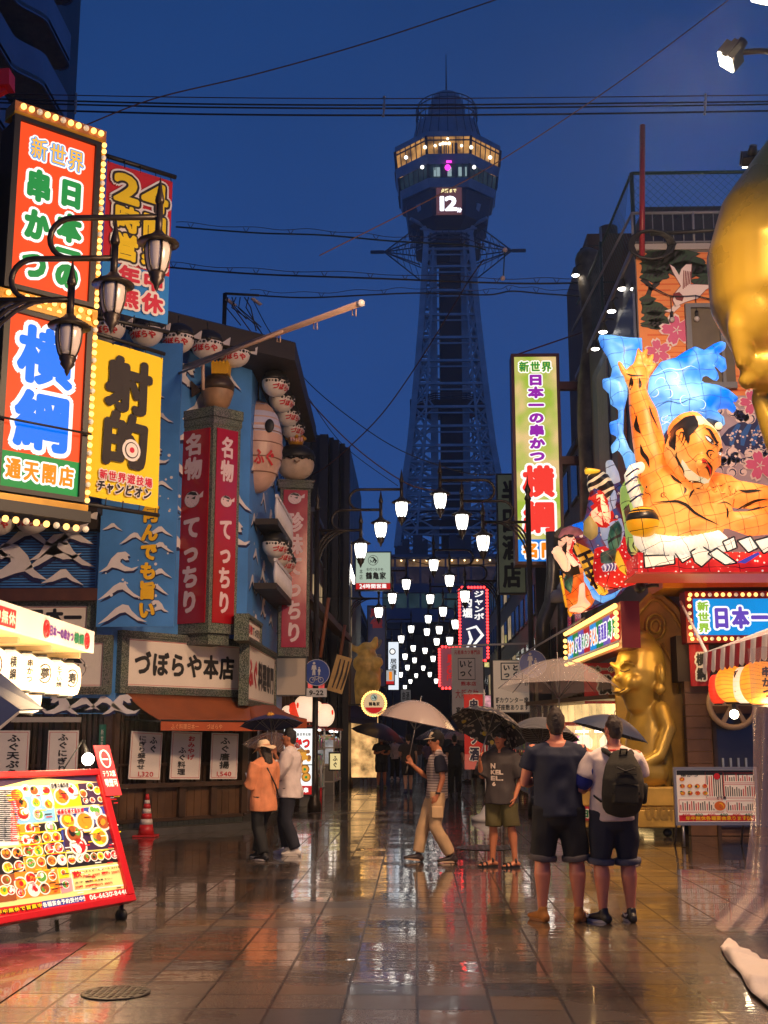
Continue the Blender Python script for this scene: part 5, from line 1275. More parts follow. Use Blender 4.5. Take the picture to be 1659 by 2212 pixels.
def traffic_sign(label,x,y,Y,post,plate):
 p=at(x,y,Y);r=.31
 t=thing('traffic_sign',label,'traffic sign',p,group=None)
 sb=M('traffic_sign_blue',s(24,66,160),.3,spec=.6);swm=M('traffic_sign_white',s(215,215,215),.4)
 b=MB();b.lathe([(r,-.02),(r,.01)],sb,n=32,axis='Y');disc(b,0,0,r*.99,-.024,swm,32);disc(b,0,0,r*.955,-.027,sb,32);fo=b.build('plate',t)
 b=MB();y_=-.031
 for(px,pz,k)in((-.06,.0,1.),(.06,-.02,.6)):
  disc(b,px,pz+.215*k,.032*k,y_,swm,10);b.flat([(px-.045*k,pz+.17*k),(px+.045*k,pz+.17*k),(px+.06*k,pz+.06*k),(px+.03*k,pz+.08*k),(px+.035*k,pz-.06*k),(px+.005*k,pz-.06*k),(px,pz+.03*k),(px-.01*k,pz-.06*k),(px-.04*k,pz-.06*k),(px-.03*k,pz+.08*k),(px-.06*k,pz+.06*k)],y_,swm)
 if plate:
  for bx in(-.1,.1):b.tube([(bx+.06*math.cos(q*PI/8),y_,-.17+.06*math.sin(q*PI/8))for q in range(17)],.008,swm,4)
  for a,c in(((-.1,-.17),(-.04,-.09)),((-.04,-.09),(.06,-.1)),((.06,-.1),(0,-.17)),((0,-.17),(-.04,-.09)),((-.1,-.17),(0,-.17)),((.06,-.1),(.1,-.17)),((.06,-.1),(.05,-.06))):b.tube([(a[0],y_,a[1]),(c[0],y_,c[1])],.007,swm,4)
 b.build('pictogram',fo)
 b=MB();b.bar((0,.0,0),(post,.12,0),.04,black_metal);b.build('clamp',t)
 if plate:
  b=MB();b.box(-.24,.24,-.02,0,-.56,-.36,swm);po=b.build('hours_plate',t)
  b=MB();text(b,'9-22',-.17,-.52,.34,.12,ink,bold=.04,y=-.026);b.build('lettering',po)
traffic_sign('round blue shared path sign with an hours plate on the left lamp post',684,1453,27.7,0,True)
traffic_sign('round blue pedestrian sign on the right lamp post behind the clear umbrella',1151,1434,26.7,0,False)
def lane_extras():
 rnd=random.Random(31)
 pal=[('amber',(1,.6,.22)),('white',(.95,.95,.9)),('red',(1,.12,.1)),('pink',(1,.45,.5)),('teal',(.4,.85,.8)),('yellow',(1,.85,.3))]
 where=['low on the left near the lane entrance','high on the left past the round sign','low on the right past the boxed sign','high on the right past the red bulb signs','on the left halfway down the lane','on the right halfway down the lane','far down on the left','far down on the right']
 for k,(x,z,Y,w,h)in enumerate(((-2.9,2.9,34,.6,.9),(-2.9,4.9,50,.7,1.5),(3.2,2.8,41,.7,.8),(3.3,5.2,60,.8,1.6),(-2.9,3.0,58,.8,.7),(3.2,2.9,55,.9,.7),(-3.1,3.4,76,.9,1.4),(3.4,3.2,80,1.,1.2),(-2.95,2.7,44,.5,.5),(3.3,2.7,68,.7,.6))):  # invented lit signs, added to brighten the dark lane
  nm,c=pal[(k*5+2)%6]
  fr=Matrix.Translation((x-w/2,Y,z));t=thing('shop_sign',f'small plain {nm} added lane-light sign '+(where[k]if k<8 else('beside the lane awning on the left','behind the farther red flag on the right')[k-8]),'lit sign',fr=fr)
  b=MB();b.box(-.04,w+.04,.0,.2,-.04,h+.04,black_metal);b.build('case',t)
  b=MB();b.box(0,w,-.01,-.001,0,h,M('panel_'+nm,tuple(q*.3 for q in c),.4,emit=.75,ecol=(*c,1),var=.6,vscale=5));b.build('lit_face',t)
 gm=M('mixed_goods',(.2,.15,.12),.5);N,L,p=nodes(gm);tc=N.new('ShaderNodeTexCoord');v=N.new('ShaderNodeTexVoronoi');v.inputs['Scale'].default_value=7;L.new(tc.outputs['Object'],v.inputs['Vector']);hs=N.new('ShaderNodeHueSaturation');hs.inputs['Saturation'].default_value=.8;hs.inputs['Value'].default_value=.9;L.new(v.outputs['Color'],hs.inputs['Color']);L.new(hs.outputs[0],p.inputs['Base Color'])
 for k,(x,Y,sd,lab)in enumerate(((3.0,26.2,1,'rack of mixed colourful goods behind the young man'),(3.1,30.5,1,'rack of mixed goods past the red flags on the right'),(-2.9,31,-1,'rack of mixed goods at the left shops past the lamp post'),(3.2,35,1,'farther rack of mixed goods on the right'),(-2.9,38,-1,'farther rack of mixed goods on the left'))):
  t=thing('goods_rack',lab,'shop rack',(x,Y,0))
  b=MB()
  for z in(.35,.85,1.35):b.box(-.45,.45,-1.6,1.6,z,z+.04,MATS['pale_rail']);
  for xx in(-.42,.42):
   for yy in(-1.57,1.57):b.box(xx-.02,xx+.02,yy-.02,yy+.02,0,1.9,MATS['pale_rail'])
  b.box(-.5,.5,-1.7,1.7,1.9,1.96,M('rack_roof_red',s(150,40,40),.5));b.build('shelf',t)
  b=MB()
  for z in(.39,.89,1.39):
   y=-1.5
   while y<1.5:d=rnd.uniform(.1,.3);b.box(-.4,.4,y,y+d*.92,z,z+rnd.uniform(.15,.38),gm);y+=d
  b.build('goods',t)['kind']='stuff'
  b=MB();b.box(-.3*sd-.04,-.3*sd+.04,-1.4,1.4,1.84,1.88,E('rack_tube',(1,.92,.8),5.));b.build('tube_lamp',t)
lane_extras()
# ------------------------------------------------------------------ right-hand corner building with the painted wall
def q6(px,py):return(1280+px*.38577)/1.1573,(640+py*.38577)/1.1573
def q7(px,py):return(1500+px*.25316)/1.1573,(980+py*.25316)/1.1573
def q5(px,py):return(1370+px*.20802)/1.1573,(1100+py*.20802)/1.1573
YM=22.0
FM=frame(at(1386,900,YM),at(1386,900,YM)+Vector((1,0,0)))
FM.translation.z=0
def mural_building():
 x0=FM.translation.x
 t=thing('corner_building','corner building with an orange painted wall of pine, crane and cherry blossom','building',(x0,YM,0))
 L=lambda p:onp(FM,*p)
 top=L((1450,541))[1]
 org=M('mural_orange',s(232,142,74),.6,var=.12,vscale=1.2);org2=M('mural_orange_stripe',s(218,104,44),.6);dkg=M('mural_pine_green',s(34,62,40),.6);cream=M('mural_cream',s(232,214,206),.6);lil=M('mural_lilac',s(176,160,172),.6,var=.1);pink=M('mural_pink',s(208,92,134),.6);mar=M('mural_maroon',s(120,34,44),.6);mnavy=M('mural_navy',s(20,32,88),.55);mblue=M('mural_blue',s(22,92,170),.55)
 b=MB();b.box(x0,x0+12,YM,YM+8.5,2.9,top,w_gr);b.box(x0-.05,x0+12,YM-.06,YM+8.5,top,top+.12,M('parapet_pale',(.4,.36,.32),.5));wl_=b.build('wall',t,True)
 b=MB();b.box(.3,12,.3,8,0,2.9,MATS['shop_dark_inside']);b.xform(FM).build('ground_floor',t,True)
 b=MB()
 zs=L((1450,856))[1];X1=6.2
 rect(b,.02,X1,zs,top-.05,-.012,org)
 rnd=random.Random(4);z=zs
 while z<top-.1:
  z+=rnd.uniform(.07,.13);xa=rnd.uniform(.02,.6)
  while xa<X1-.3:xb=min(X1,xa+rnd.uniform(.6,2.2));rect(b,xa,xb,z,min(top-.06,z+rnd.uniform(.015,.04)),-.016,org2);xa=xb+rnd.uniform(.05,.5)
 rect(b,.02,X1,2.95,zs-.001,-.012,lil)
 def blob(cx,cy,n,rx,rz,mat,y,seed):
  rr=random.Random(seed)
  b.flat([(cx+rx*(1+.18*math.cos(5*2*PI*i/n+seed)+rr.uniform(-.08,.08))*math.cos(2*PI*i/n),cy+rz*(1+.15*math.cos(4*2*PI*i/n)+rr.uniform(-.08,.08))*math.sin(2*PI*i/n))for i in range(n)],y,mat)
 for i,(px,py,rx,rz)in enumerate(((870,80,.32,.17),(910,130,.26,.13),(1060,25,.5,.2),(1130,90,.4,.16),(1230,95,.28,.12),(1260,170,.3,.1),(880,30,.3,.15),(890,350,.24,.14),(910,400,.24,.12),(880,440,.28,.09),(900,455,.3,.06),(870,290,.14,.1),(990,-10,.35,.14))):
  lx,lz=L(q6(px,py));lx=max(lx,rx*1.25+.03);blob(lx,lz,22,rx*1.08,rz*1.12,ink,-.020,i);blob(lx,lz+.01,22,rx,rz,dkg,-.024,i)
  for q in range(5):stroke(b,[(lx-rx*.7+q*rx*.3,lz-rz*.4),(lx-rx*.6+q*rx*.3,lz+rz*.1),(lx-rx*.45+q*rx*.3,lz+rz*.4)],.018,-.028,ink)
 for pts in(((840,150),(900,200),(880,260),(850,310),(870,360)),((960,100),(940,180),(890,220))):stroke(b,[L(q6(*p))for p in pts],.05,-.02,ink,False)
 def fl(pts,y,mat):b.flat([L(q6(*p))for p in pts],y,mat)
 for g,y,mt in((1,-.032,mar),(0,-.036,cream)):
  for pts in(((1020,60),(1040,110),(1075,170),(1100,215),(1150,240),(1160,60),(1125,60),(1095,90),(1080,130),(1050,80)),((1100,190),(1190,190),(1300,195),(1250,225),(1200,280),(1130,300),(1060,330),(1040,290),(1050,250)),((1060,300),(1030,345),(985,360),(1040,375),(1090,330))):
   c=Vector((sum(p[0]for p in pts)/len(pts),sum(p[1]for p in pts)/len(pts)));fl([(c.x+(p[0]-c.x)*(1+.06*g),c.y+(p[1]-c.y)*(1+.06*g))for p in pts],y-.001*len(pts),mt)
 fl([(1040,250),(1080,240),(1110,270),(1100,300),(1060,290)],-.056,mar)
 for q in range(5):stroke(b,[L(q6(1105+q*10,220-q*8)),L(q6(1110+q*11,100+q*2))],.012,-.054,mar)
 for(px,py,r)in((1065,485,.30),(945,622,.24),(1555,955,.24),(1605,1360,.28)):
  cx,cz=L(q6(px,py))
  for rr_,y,mt in((1.16,-.036,cream),(1.,-.042,pink)):
   for k in range(5):
    a=PI/2+k*2*PI/5+.2;u=Vector((math.cos(a),math.sin(a)));w_=Vector((-u.y,u.x));C=Vector((cx,cz));R_=r*rr_
    b.flat([C+u*R_*.05,C+u*R_*.4+w_*R_*.3,C+u*R_*.8+w_*R_*.32,C+u*R_*1.0+w_*R_*.14,C+u*R_*.86,C+u*R_*1.0-w_*R_*.14,C+u*R_*.8-w_*R_*.32,C+u*R_*.4-w_*R_*.3],y-.0006*k,mt)
  for k in range(5):a=PI/2+(k+.5)*2*PI/5+.2;stroke(b,[(cx,cz),(cx+r*.3*math.cos(a),cz+r*.3*math.sin(a))],.012,-.048,cream)
 fl([(1350,1180),(1400,1120),(1470,1080),(1500,1030),(1560,1050),(1720,1000),(1800,1040),(1800,1380),(1660,1330),(1560,1330),(1500,1290),(1440,1240),(1380,1230)],-.02,mnavy)
 for q in range(5):stroke(b,[L(q6(1420+q*70,1230)),L(q6(1430+q*70,1160)),L(q6(1470+q*70,1090))],.06,-.024,mblue)
 rr=random.Random(9)
 for q in range(90):
  lx,lz=L(q6(rr.uniform(1390,1720),rr.uniform(1130,1310)));disc(b,lx,lz,rr.uniform(.012,.03),-.028,cream,7)
 for q in range(46):
  px,py=rr.uniform(1320,1720),rr.choice((rr.uniform(980,1060),rr.uniform(1280,1410)));cx,cz=L(q6(px,py));r=rr.uniform(.06,.12)
  stroke(b,[(cx+r*(1-k*.07)*math.cos(k*.55+q),cz+r*(1-k*.07)*math.sin(k*.55+q))for k in range(9)],.014,-.03,mnavy)
  disc(b,cx,cz,r*1.1,-.026,cream,10)
 b.xform(FM).build('wall_painting',wl_,True)
 wx0,wz0=L(q6(1172,830));wx1,wz1=L(q6(1420,345))
 b=MB();fm=M('window_frame_grey',(.16,.17,.18),.4)
 for(a0,a1,c0,c1)in((wx0-.1,wx1,wz1,wz1+.08),(wx0-.1,wx0,wz0,wz1),(wx0-.1,wx1,wz0-.12,wz0),(wx0+.55,wx0+.61,wz0,wz1)):b.box(a0,a1,-.14,-.03,c0,c1,fm)
 b.box(wx0,wx1,-.05,-.04,wz0,wz1,M('window_blind',(.12,.10,.07),.6,var=.2));b.xform(FM).build('window',t,True)
 b=MB();log=M('carved_log',(.17,.13,.085),.5,var=.75,vscale=2.5,bump=.8,bscale=9)
 pc=at(1279,900,28.5);zt=at(1279,560,28.5).z
 etube(b,[(pc.x+.1*math.sin(i*.9),28.5,2.4+(zt-2.4)*i/10)for i in range(11)],[(.30+.05*math.sin(i*2.1),.3)for i in range(11)],(1,0,0),log,14);b.build('log_column',t,True)
 p2=at(1365,700,23.5)
 b=MB();vs=[];strp=M('striped_hoarding',s(150,60,50),.5,var=.5,vscale=3);blu=M('blue_hoarding',s(60,80,120),.5,var=.4,vscale=2)
 b.box(x0-.06,x0-.01,YM+.1,YM+5.5,7.0,10.2,blu);b.box(x0-.1,x0-.07,YM+1.2,YM+2.2,6.5,9.6,strp);b.box(x0-.1,x0-.07,YM+3.2,YM+4.6,6.2,9.9,M('grey_hoarding',(.2,.19,.2),.5,var=.4));b.build('hoarding',t,True)
 b=MB();rl=M('roof_rail_grey',(.22,.22,.24),.5)
 zt2=L((1450,455))[1]
 b.tube([(.0,.1,zt2),(5,.1,zt2)],.03,rl,6);b.tube([(0,.1,top+.22),(5,.1,top+.22)],.02,rl,6)
 for i in range(26):b.tube([(i*.2,.1,top+.1),(i*.2,.1,zt2)],.011 if i%6 else.028,rl,5)
 b.tube([(0,.1,zt2),(-.3,7,zt2)],.03,rl,6);b.xform(FM).build('roof_railing',t,True)
 b=MB();gr=M('fence_green',s(30,70,62),.5);zf=L((1450,343))[1]
 b.tube([(.12,.6,zf),(6,.6,zf)],.035,gr,6);b.tube([(.12,.6,top),(.12,.6,zf)],.045,gr,6);b.tube([(.12,.6,zf),(.0,8,zf)],.03,gr,6);b.tube([(.0,4,top),(.0,4,zf)],.035,gr,6)
 for i in range(60):a=i*.16-2.4;(top+.9+max(0,.12-a)<zf)and b.tube([(max(.12,a),.6,top+.9+max(0,.12-a)),(min(6,a+zf-top-.9),.6,zf)],.004,gr,3,smooth=False)
 for i in range(60):a=i*.16;b.tube([(min(6,a),.6,top+.9),(max(.12,a-(zf-top-.9)),.6,min(zf,top+.9+a-.12)if a-(zf-top-.9)<.12 else zf)],.004,gr,3,smooth=False)
 for i in range(40):y=.7+i*.18;b.tube([(.1,y,top+.5),(.08,min(8,y+1.4),zf)],.004,gr,3,smooth=False);b.tube([(.1,min(8,y+1.4),top+.5),(.08,y,zf)],.004,gr,3,smooth=False)
 b.xform(FM).build('mesh_fence',t,True)
 pr=at(1388,276,YM)
 b=MB();b.tube([(x0+.12,YM-.1,top-.2),(pr.x-.02,YM-.1,pr.z)],.055,M('red_post_paint',s(150,20,40),.4),8);b.build('red_post',t,True)
 b=MB()
 for k in range(4):b.tube([(x0+.3+.35*math.cos(q*PI/6)*(1+.1*k),YM-.12-.02*k,top+.05+.3*math.sin(q*PI/6))for q in range(13)],.03,black_metal,6)
 b.tube([(x0+.3,YM-.1,top+.3),(x0+3,YM-.1,top+.45)],.04,black_metal,6);b.build('cable_coil',t,True)
 zw0,zw1=L((1500,1282))[1],L((1500,1228))[1]
 b=MB();b.box(.0,8,-1.3,-.03,zw0-.05,zw1,M('ochre_wall',s(214,120,34),.5,var=.2,vscale=1.2));b.box(-.02,.75,-1.32,-.02,zw0-.06,zw1-.1,M('yellow_patch',s(225,150,20),.5));b.xform(FM).build('canopy_wall',t,True)
 return t
mural_building()
def festoon():
 pts=[q6(870,-640+820),q6(1030,-640+900),q6(1190,-640+895),q6(1360,-640+930),q6(1500,-640+955)]
 w=[at(x,y,YM-.1)for x,y in pts]
 t=thing('festoon_lights','sagging string of small unlit bulbs from the red roof post','string lights',w[0])
 b=MB();P=[]
 for i in range(len(w)-1):P+=sag(w[i],w[i+1],.02,6)[:-1]
 b.tube(P+[w[-1]],.012,black_metal,4);b.build('wire',t,True)
 for p in w[1:]:
  b=MB();b.tube([p,p-Vector((0,0,.32))],.006,black_metal,4);b.tube([p-Vector((0,0,.32)),p-Vector((0,0,.42))],.035,black_metal,6);b.ball(p-Vector((0,0,.48)),.055,M('unlit_bulb',(.5,.48,.44),.2),8,6);b.build('bulb',t,True)
festoon()
def clip_lamps():
 sp=M('lamp_housing',(.03,.028,.026),.4)
 lens=E('spot_lens',(1,.93,.82),12.,sample=True)
 proto=None
 spots=[((455,0),29),((515,2),29),((412,125),28.3),((715,212),23.2),((797,212),22.4),((645,358),24),((590,492),24.6),((540,602),26)]
 nm=['leftmost of the top pair over the carved log','right of the top pair over the carved log','beside the carved log, high up','left of the pair next to the mural edge','right of the pair next to the mural edge','midway down the hoardings','just above the blue wave of the float','lowest, right of the vertical lit sign']
 for k,(p,Y)in enumerate(spots):
  w=at(*q6(*p),Y);fr=Matrix.Translation(w)
  if proto is None:
   t=proto=thing('clip_lamp','small lit clip lamp, '+nm[k],'spot lamp',fr=fr,group='clip lamps along the right hand facade')
   b=MB();b.lathe([(.02,.22),(.05,.2),(.11,.03),(.115,0)],sp,n=12);b.tube([(0,0,.2),(.1,0,.3),(.3,0,.28)],.018,sp,6);b.build('housing',t)
   b=MB();b.lathe([(.0,-.03),(.075,-.02),(.1,.01)],lens,n=12);b.build('lens',t)
  else:dup(proto,fr,'small lit clip lamp, '+nm[k],'clip lamps along the right hand facade')
clip_lamps()
def brick_block():
 t=thing('brick_building','dark brick building with a rooftop tank behind the clip lamps','building',at(1300,900,31))
 a=at(1268,505,33);c=at(1330,505,33)
 b=MB();b.box(a.x,a.x+6,33,37.8,0,a.z,w_br);b.box(a.x+1.2,a.x+6,30.6,37,9.2,a.z-.3,w_dk);b.build('wall',t,True)
 b=MB();p=at(1318,500,33.5);b.tube([(p.x,33.8,p.z-2.5),(p.x,33.8,p.z+.25)],.28,M('roof_tank',(.05,.04,.045),.5),12);b.tube([(a.x+.4,33,a.z-3),(a.x+.4,33,a.z+.2)],.04,M('drain_pipe',(.3,.3,.3),.5),6);b.build('roof_tank',t,True)
brick_block()
# ------------------------------------------------------------------ the lit paper float
def paper(name,c1,c2,st,gx=.2,gz=.2,rot=0.,line=(.10,.035,.01),lw=.035,vs=1.1,dots=None,mixpos=(.42,.62)):
 """translucent painted paper over a wire grid, lamps inside"""
 m=M(name,c1,.45,emit=st,ecol=(*c1[:3],1));N,L,p=nodes(m)
 tc=N.new('ShaderNodeTexCoord');mp=N.new('ShaderNodeMapping');mp.inputs['Rotation'].default_value=(0,rot,0);L.new(tc.outputs['Object'],mp.inputs[0])
 nz=N.new('ShaderNodeTexNoise');nz.inputs['Scale'].default_value=1.6;L.new(tc.outputs['Object'],nz.inputs['Vector'])
 wb=N.new('ShaderNodeVectorMath');wb.operation='MULTIPLY_ADD';L.new(nz.outputs['Color'],wb.inputs[0]);wb.inputs[1].default_value=(.28,.28,.28);L.new(mp.outputs[0],wb.inputs[2])
 sp=N.new('ShaderNodeSeparateXYZ');L.new(wb.outputs[0],sp.inputs[0])
 def ln(o,g):
  if g>=9:return None
  a=N.new('ShaderNodeMath');a.operation='DIVIDE';a.inputs[1].default_value=g;L.new(o,a.inputs[0])
  f=N.new('ShaderNodeMath');f.operation='FRACT';L.new(a.outputs[0],f.inputs[0]);c=N.new('ShaderNodeMath');c.operation='LESS_THAN';c.inputs[1].default_value=lw;L.new(f.outputs[0],c.inputs[0]);return c.outputs[0]
 mxl=N.new('ShaderNodeMath');mxl.operation='MAXIMUM';mxl.inputs[0].default_value=mxl.inputs[1].default_value=0
 for q_,(o_,g_)in enumerate(((0,gx),(2,gz))):
  r_=ln(sp.outputs[o_],g_)
  if r_:L.new(r_,mxl.inputs[q_])
 n2=N.new('ShaderNodeTexNoise');n2.inputs['Scale'].default_value=vs;n2.inputs['Detail'].default_value=3;L.new(tc.outputs['Object'],n2.inputs['Vector'])
 cr=N.new('ShaderNodeValToRGB');cr.color_ramp.elements[0].position,cr.color_ramp.elements[1].position=mixpos;cr.color_ramp.elements[0].color=(*c1[:3],1);cr.color_ramp.elements[1].color=(*c2[:3],1);L.new(n2.outputs['Fac'],cr.inputs[0])
 col=cr.outputs[0]
 if dots:
  v=N.new('ShaderNodeTexVoronoi');v.inputs['Scale'].default_value=dots;L.new(tc.outputs['Object'],v.inputs['Vector']);d=N.new('ShaderNodeMath');d.operation='LESS_THAN';d.inputs[1].default_value=.22;L.new(v.outputs['Distance'],d.inputs[0])
  md=N.new('ShaderNodeMix');md.data_type='RGBA';L.new(d.outputs[0],md.inputs[0]);L.new(col,md.inputs[6]);md.inputs[7].default_value=(1,.75,.6,1);col=md.outputs[2]
 mx=N.new('ShaderNodeMix');mx.data_type='RGBA';L.new(mxl.outputs[0],mx.inputs[0]);L.new(col,mx.inputs[6]);mx.inputs[7].default_value=(*line,1)
 L.new(mx.outputs[2],p.inputs['Base Color']);L.new(mx.outputs[2],p.inputs['Emission Color'])
 return m
YN=20.0
FN=Matrix.Translation(at(1386,1228,YN));NX0=at(1386,1228,YN)
KN=YN/F*1.02
def nl(p,d=0.):
 """local float coordinates of a picture point, d metres out from the back plane"""
 x,z=onp(FN,p[0],p[1],-d);return Vector((x,-d,z))
def lantern_float():
 t=thing('lantern_float','lit paper lantern float of a crouching wrestler with raised arm and blue waves','paper lantern',fr=FN)
 skin_=paper('paper_skin',s(240,118,36)[:3],s(252,168,78)[:3],.86,.21,.2,.25)
 face_=paper('paper_face',s(244,138,54)[:3],s(253,178,92)[:3],.86,.2,.2,.5)
 pale_=paper('paper_pale',s(226,208,160)[:3],s(240,228,190)[:3],.85,.22,.2,.4)
 blue_=paper('paper_blue',s(0,108,232)[:3],s(140,212,246)[:3],.95,.3,.26,.1,(.02,.06,.16),.03,1.1,mixpos=(.4,.66))
 ink_=M('float_ink',(.02,.012,.008),.5);inkb=M('float_hair',(.012,.010,.010),.35,emit=.02,ecol=(.6,.5,.4,1))
 nip=E('float_white',(1,.95,.85),1.,sample=False);fred=E('float_red',s(220,40,30)[:3],.8,sample=False)
 k7=.25316/1.1573*KN
 k6=.38577/1.1573*KN
 b=MB();X=(1,0,0)
 P=lambda px,py,d:nl(q7(px,py),d)
 Q=lambda px,py,d:nl(q6(px,py),d)
 etube(b,[P(640,820,.55),P(700,960,.65),P(780,1120,.75),P(840,1290,.75),P(870,1430,.6)],[(190*k7,.35),(290*k7,.45),(370*k7,.55),(400*k7,.55),(330*k7,.45)],X,skin_,20)
 etube(b,[P(900,960,.6),P(1080,980,.75),P(1200,960,.7)],[(150*k7,.35),(190*k7,.4),(150*k7,.35)],(0,0,1),skin_,18)
 etube(b,[Q(930,1420,.6),Q(912,1320,.62),Q(880,1180,.6),Q(852,1020,.55),Q(822,920,.5),Q(810,850,.48)],[110*k6,108*k6,98*k6,88*k6,66*k6,54*k6],X,skin_,18)
 etube(b,[Q(810,850,.48),Q(808,800,.5),Q(812,750,.5)],[(58*k6,.14),(82*k6,.15),(74*k6,.13)],X,skin_,14)
 for(r0,r1,r2,w_)in(((770,800),(720,745),(697,695),21),((790,745),(812,670),(821,605),17),((815,740),(850,665),(871,608),19),((845,745),(890,690),(912,642),18),((868,775),(905,735),(930,694),15)):
  etube(b,[Q(*r0,.5),Q(*r1,.56),Q(*r2,.56)],[w_*1.15*k6,w_*k6,w_*.75*k6],X,skin_,10)
 etube(b,[P(1160,960,.7),P(1350,1010,.8),P(1600,1040,.8),P(1900,1100,.8)],[130*k7,135*k7,120*k7,120*k7],(0,0,1),skin_,16)
 etube(b,[P(1900,1180,.8),P(1700,1270,.95),P(1480,1300,1.0),P(1300,1270,1.0),P(1230,1250,1.0)],[130*k7,128*k7,120*k7,85*k7,70*k7],(0,0,1),skin_,16)
 etube(b,[P(1215,1280,1.02),P(1200,1190,1.08),P(1200,1110,1.1)],[(95*k7,.13),(105*k7,.14),(95*k7,.12)],X,skin_,14)
 for(r0,r1,r2,w_)in(((1115,1100),(1098,1030),(1080,940),24),((1165,1080),(1168,1010),(1164,905),26),((1225,1080),(1240,1010),(1252,905),27),((1275,1110),(1300,1050),(1330,965),24),((1130,1230),(1050,1222),(955,1212),36)):
  etube(b,[P(*r0,1.1),P(*r1,1.2),P(*r2,1.22)],[w_*1.1*k7,w_*k7,w_*.8*k7],X,skin_,10)
 vs,fs=fuse(b,.03,4);body_t=bvh_of(vs,fs)
 bb=MB();bb.add(vs,fs,skin_,True);body=bb.build('body',t)
 b=MB()
 hc=P(925,640,.95)
 etube(b,[P(870,420,.95),P(905,520,1.0),P(930,640,1.05),P(945,760,1.05),P(975,890,1.02)],[(200*k7,.5),(262*k7,.62),(258*k7,.62),(205*k7,.55),(95*k7,.38)],X,face_,22)
 etube(b,[P(1110,640,1.1),P(1150,700,1.12)],[60*k7,50*k7],X,face_,12)
 etube(b,[P(1010,650,1.5),P(1000,720,1.72)],[(45*k7,.12),(50*k7,.1)],X,face_,12)
 vs,fs=fuse(b,.04,4);head_t=bvh_of(vs,fs)
 bb=MB();bb.add(vs,fs,face_,True);head=bb.build('head',t)
 def proj(mb_src,tree,off):
  out=[]
  for v in mb_src.v:
   h=tree.ray_cast(Vector((v[0],-6,v[2])),Vector((0,1,0)))
   out.append((v[0],(h[0].y if h[0]else v[1])-off,v[2]))
  mb_src.v=out;return mb_src
 def painted(conv,pts,wd,tree,off=.012,mat=ink_,sub=8):
  W_=[conv(*p,.9)for p in pts];Pn=[]
  for i in range(len(W_)-1):Pn+=[W_[i].lerp(W_[i+1],j/sub)for j in range(sub)]
  Pn.append(W_[-1])
  if len(Pn)>12:
   for _ in range(3):Pn=[Pn[0]]+[(Pn[i-1]+Pn[i]*2+Pn[i+1])/4 for i in range(1,len(Pn)-1)]+[Pn[-1]]
  m=MB();stroke(m,[(p.x,p.z)for p in Pn],wd,-1,mat);return proj(m,tree,off)
 def patch(conv,pts,tree,off,mat,d=.9,cut=3):
  W_=[conv(*p,d)for p in pts]
  bm=bmesh.new();vv=[bm.verts.new((p.x,-d,p.z))for p in W_];bm.faces.new(vv)
  bmesh.ops.triangulate(bm,faces=bm.faces[:]);
  for _ in range(cut):bmesh.ops.subdivide_edges(bm,edges=bm.edges[:],cuts=1,use_grid_fill=True)
  bmesh.ops.triangulate(bm,faces=bm.faces[:]);bm.verts.ensure_lookup_table()
  m=MB();m.add([tuple(v.co)for v in bm.verts],[tuple(v.index for v in f.verts)for f in bm.faces],mat,True);bm.verts.index_update();bm.free();return proj(m,tree,off)
 def merge(ms,name,par):
  o=MB()
  for m in ms:
   for mat in m.mats:
    k=m.mats.index(mat);o.add(m.v,[f for f,q in zip(m.f,m.m)if q==k],mat,True)
  return o.build(name,par)
 S7=lambda pts,w_,tr=body_t:painted(P,pts,w_*k7*.68,tr)
 merge([S7([(380,200),(372,290),(385,350),(412,400)],26),S7([(410,500),(425,590),(470,660),(492,740)],26),S7([(500,1115),(620,1122),(720,1125),(800,1160),(880,1235),(1000,1300),(1150,1340)],22),S7([(675,830),(710,890),(775,945)],22),S7([(790,975),(798,1010),(778,1055)],18),S7([(885,1005),(850,1040),(825,1100)],16),S7([(1345,985),(1420,1000),(1500,990),(1580,985)],24),S7([(1325,1180),(1420,1130),(1520,1085),(1660,1065)],20),S7([(1420,1195),(1520,1165),(1660,1130)],16),S7([(620,1458),(680,1462),(755,1490)],20),S7([(500,110),(520,200),(590,350)],16),S7([(900,995),(960,985),(1030,970)],22),S7([(1110,1140),(1190,1120),(1290,1170)],8),S7([(1205,1170),(1215,1230),(1210,1280)],14),S7([(440,930),(450,970),(445,1015)],14),painted(Q,[(790,750),(795,790),(790,830)],12*k6,body_t),painted(Q,[(842,760),(852,800),(846,830)],10*k6,body_t),painted(Q,[(760,725),(800,745),(880,745)],6*k6,body_t)]+[S7([(595+24*math.cos(q*PI/5),1050+24*math.sin(q*PI/5))for q in range(11)],6),S7([(590,1050),(600,1050)],10)]+[S7([(x-22,y),(x,y+8),(x+22,y)],6)for x,y in((1090,1020),(1166,1040),(1240,1040),(1300,1070),(1085,965),(1163,945),(1250,945),(1322,990))],'ink_painting',body)
 hs=lambda pts,w_:painted(P,pts,w_*k7,head_t,.02)
 merge([patch(P,[(632,470),(690,380),(780,315),(870,302),(885,380),(875,450),(830,500),(790,540),(775,610),(755,560),(740,440),(690,450),(660,560),(680,650),(640,580)],head_t,.012,inkb)],'hair',head)
 merge([patch(P,[(880,312),(960,300),(1060,340),(1150,400),(1195,470),(1195,560),(1130,540),(1040,450),(950,420),(880,430)],head_t,.010,pale_),patch(P,[(740,740),(800,830),(900,900),(1000,930),(1030,900),(1010,950),(960,965),(870,935),(780,860),(735,790)],head_t,.010,pale_)],'pale_scalp_and_jaw',head)
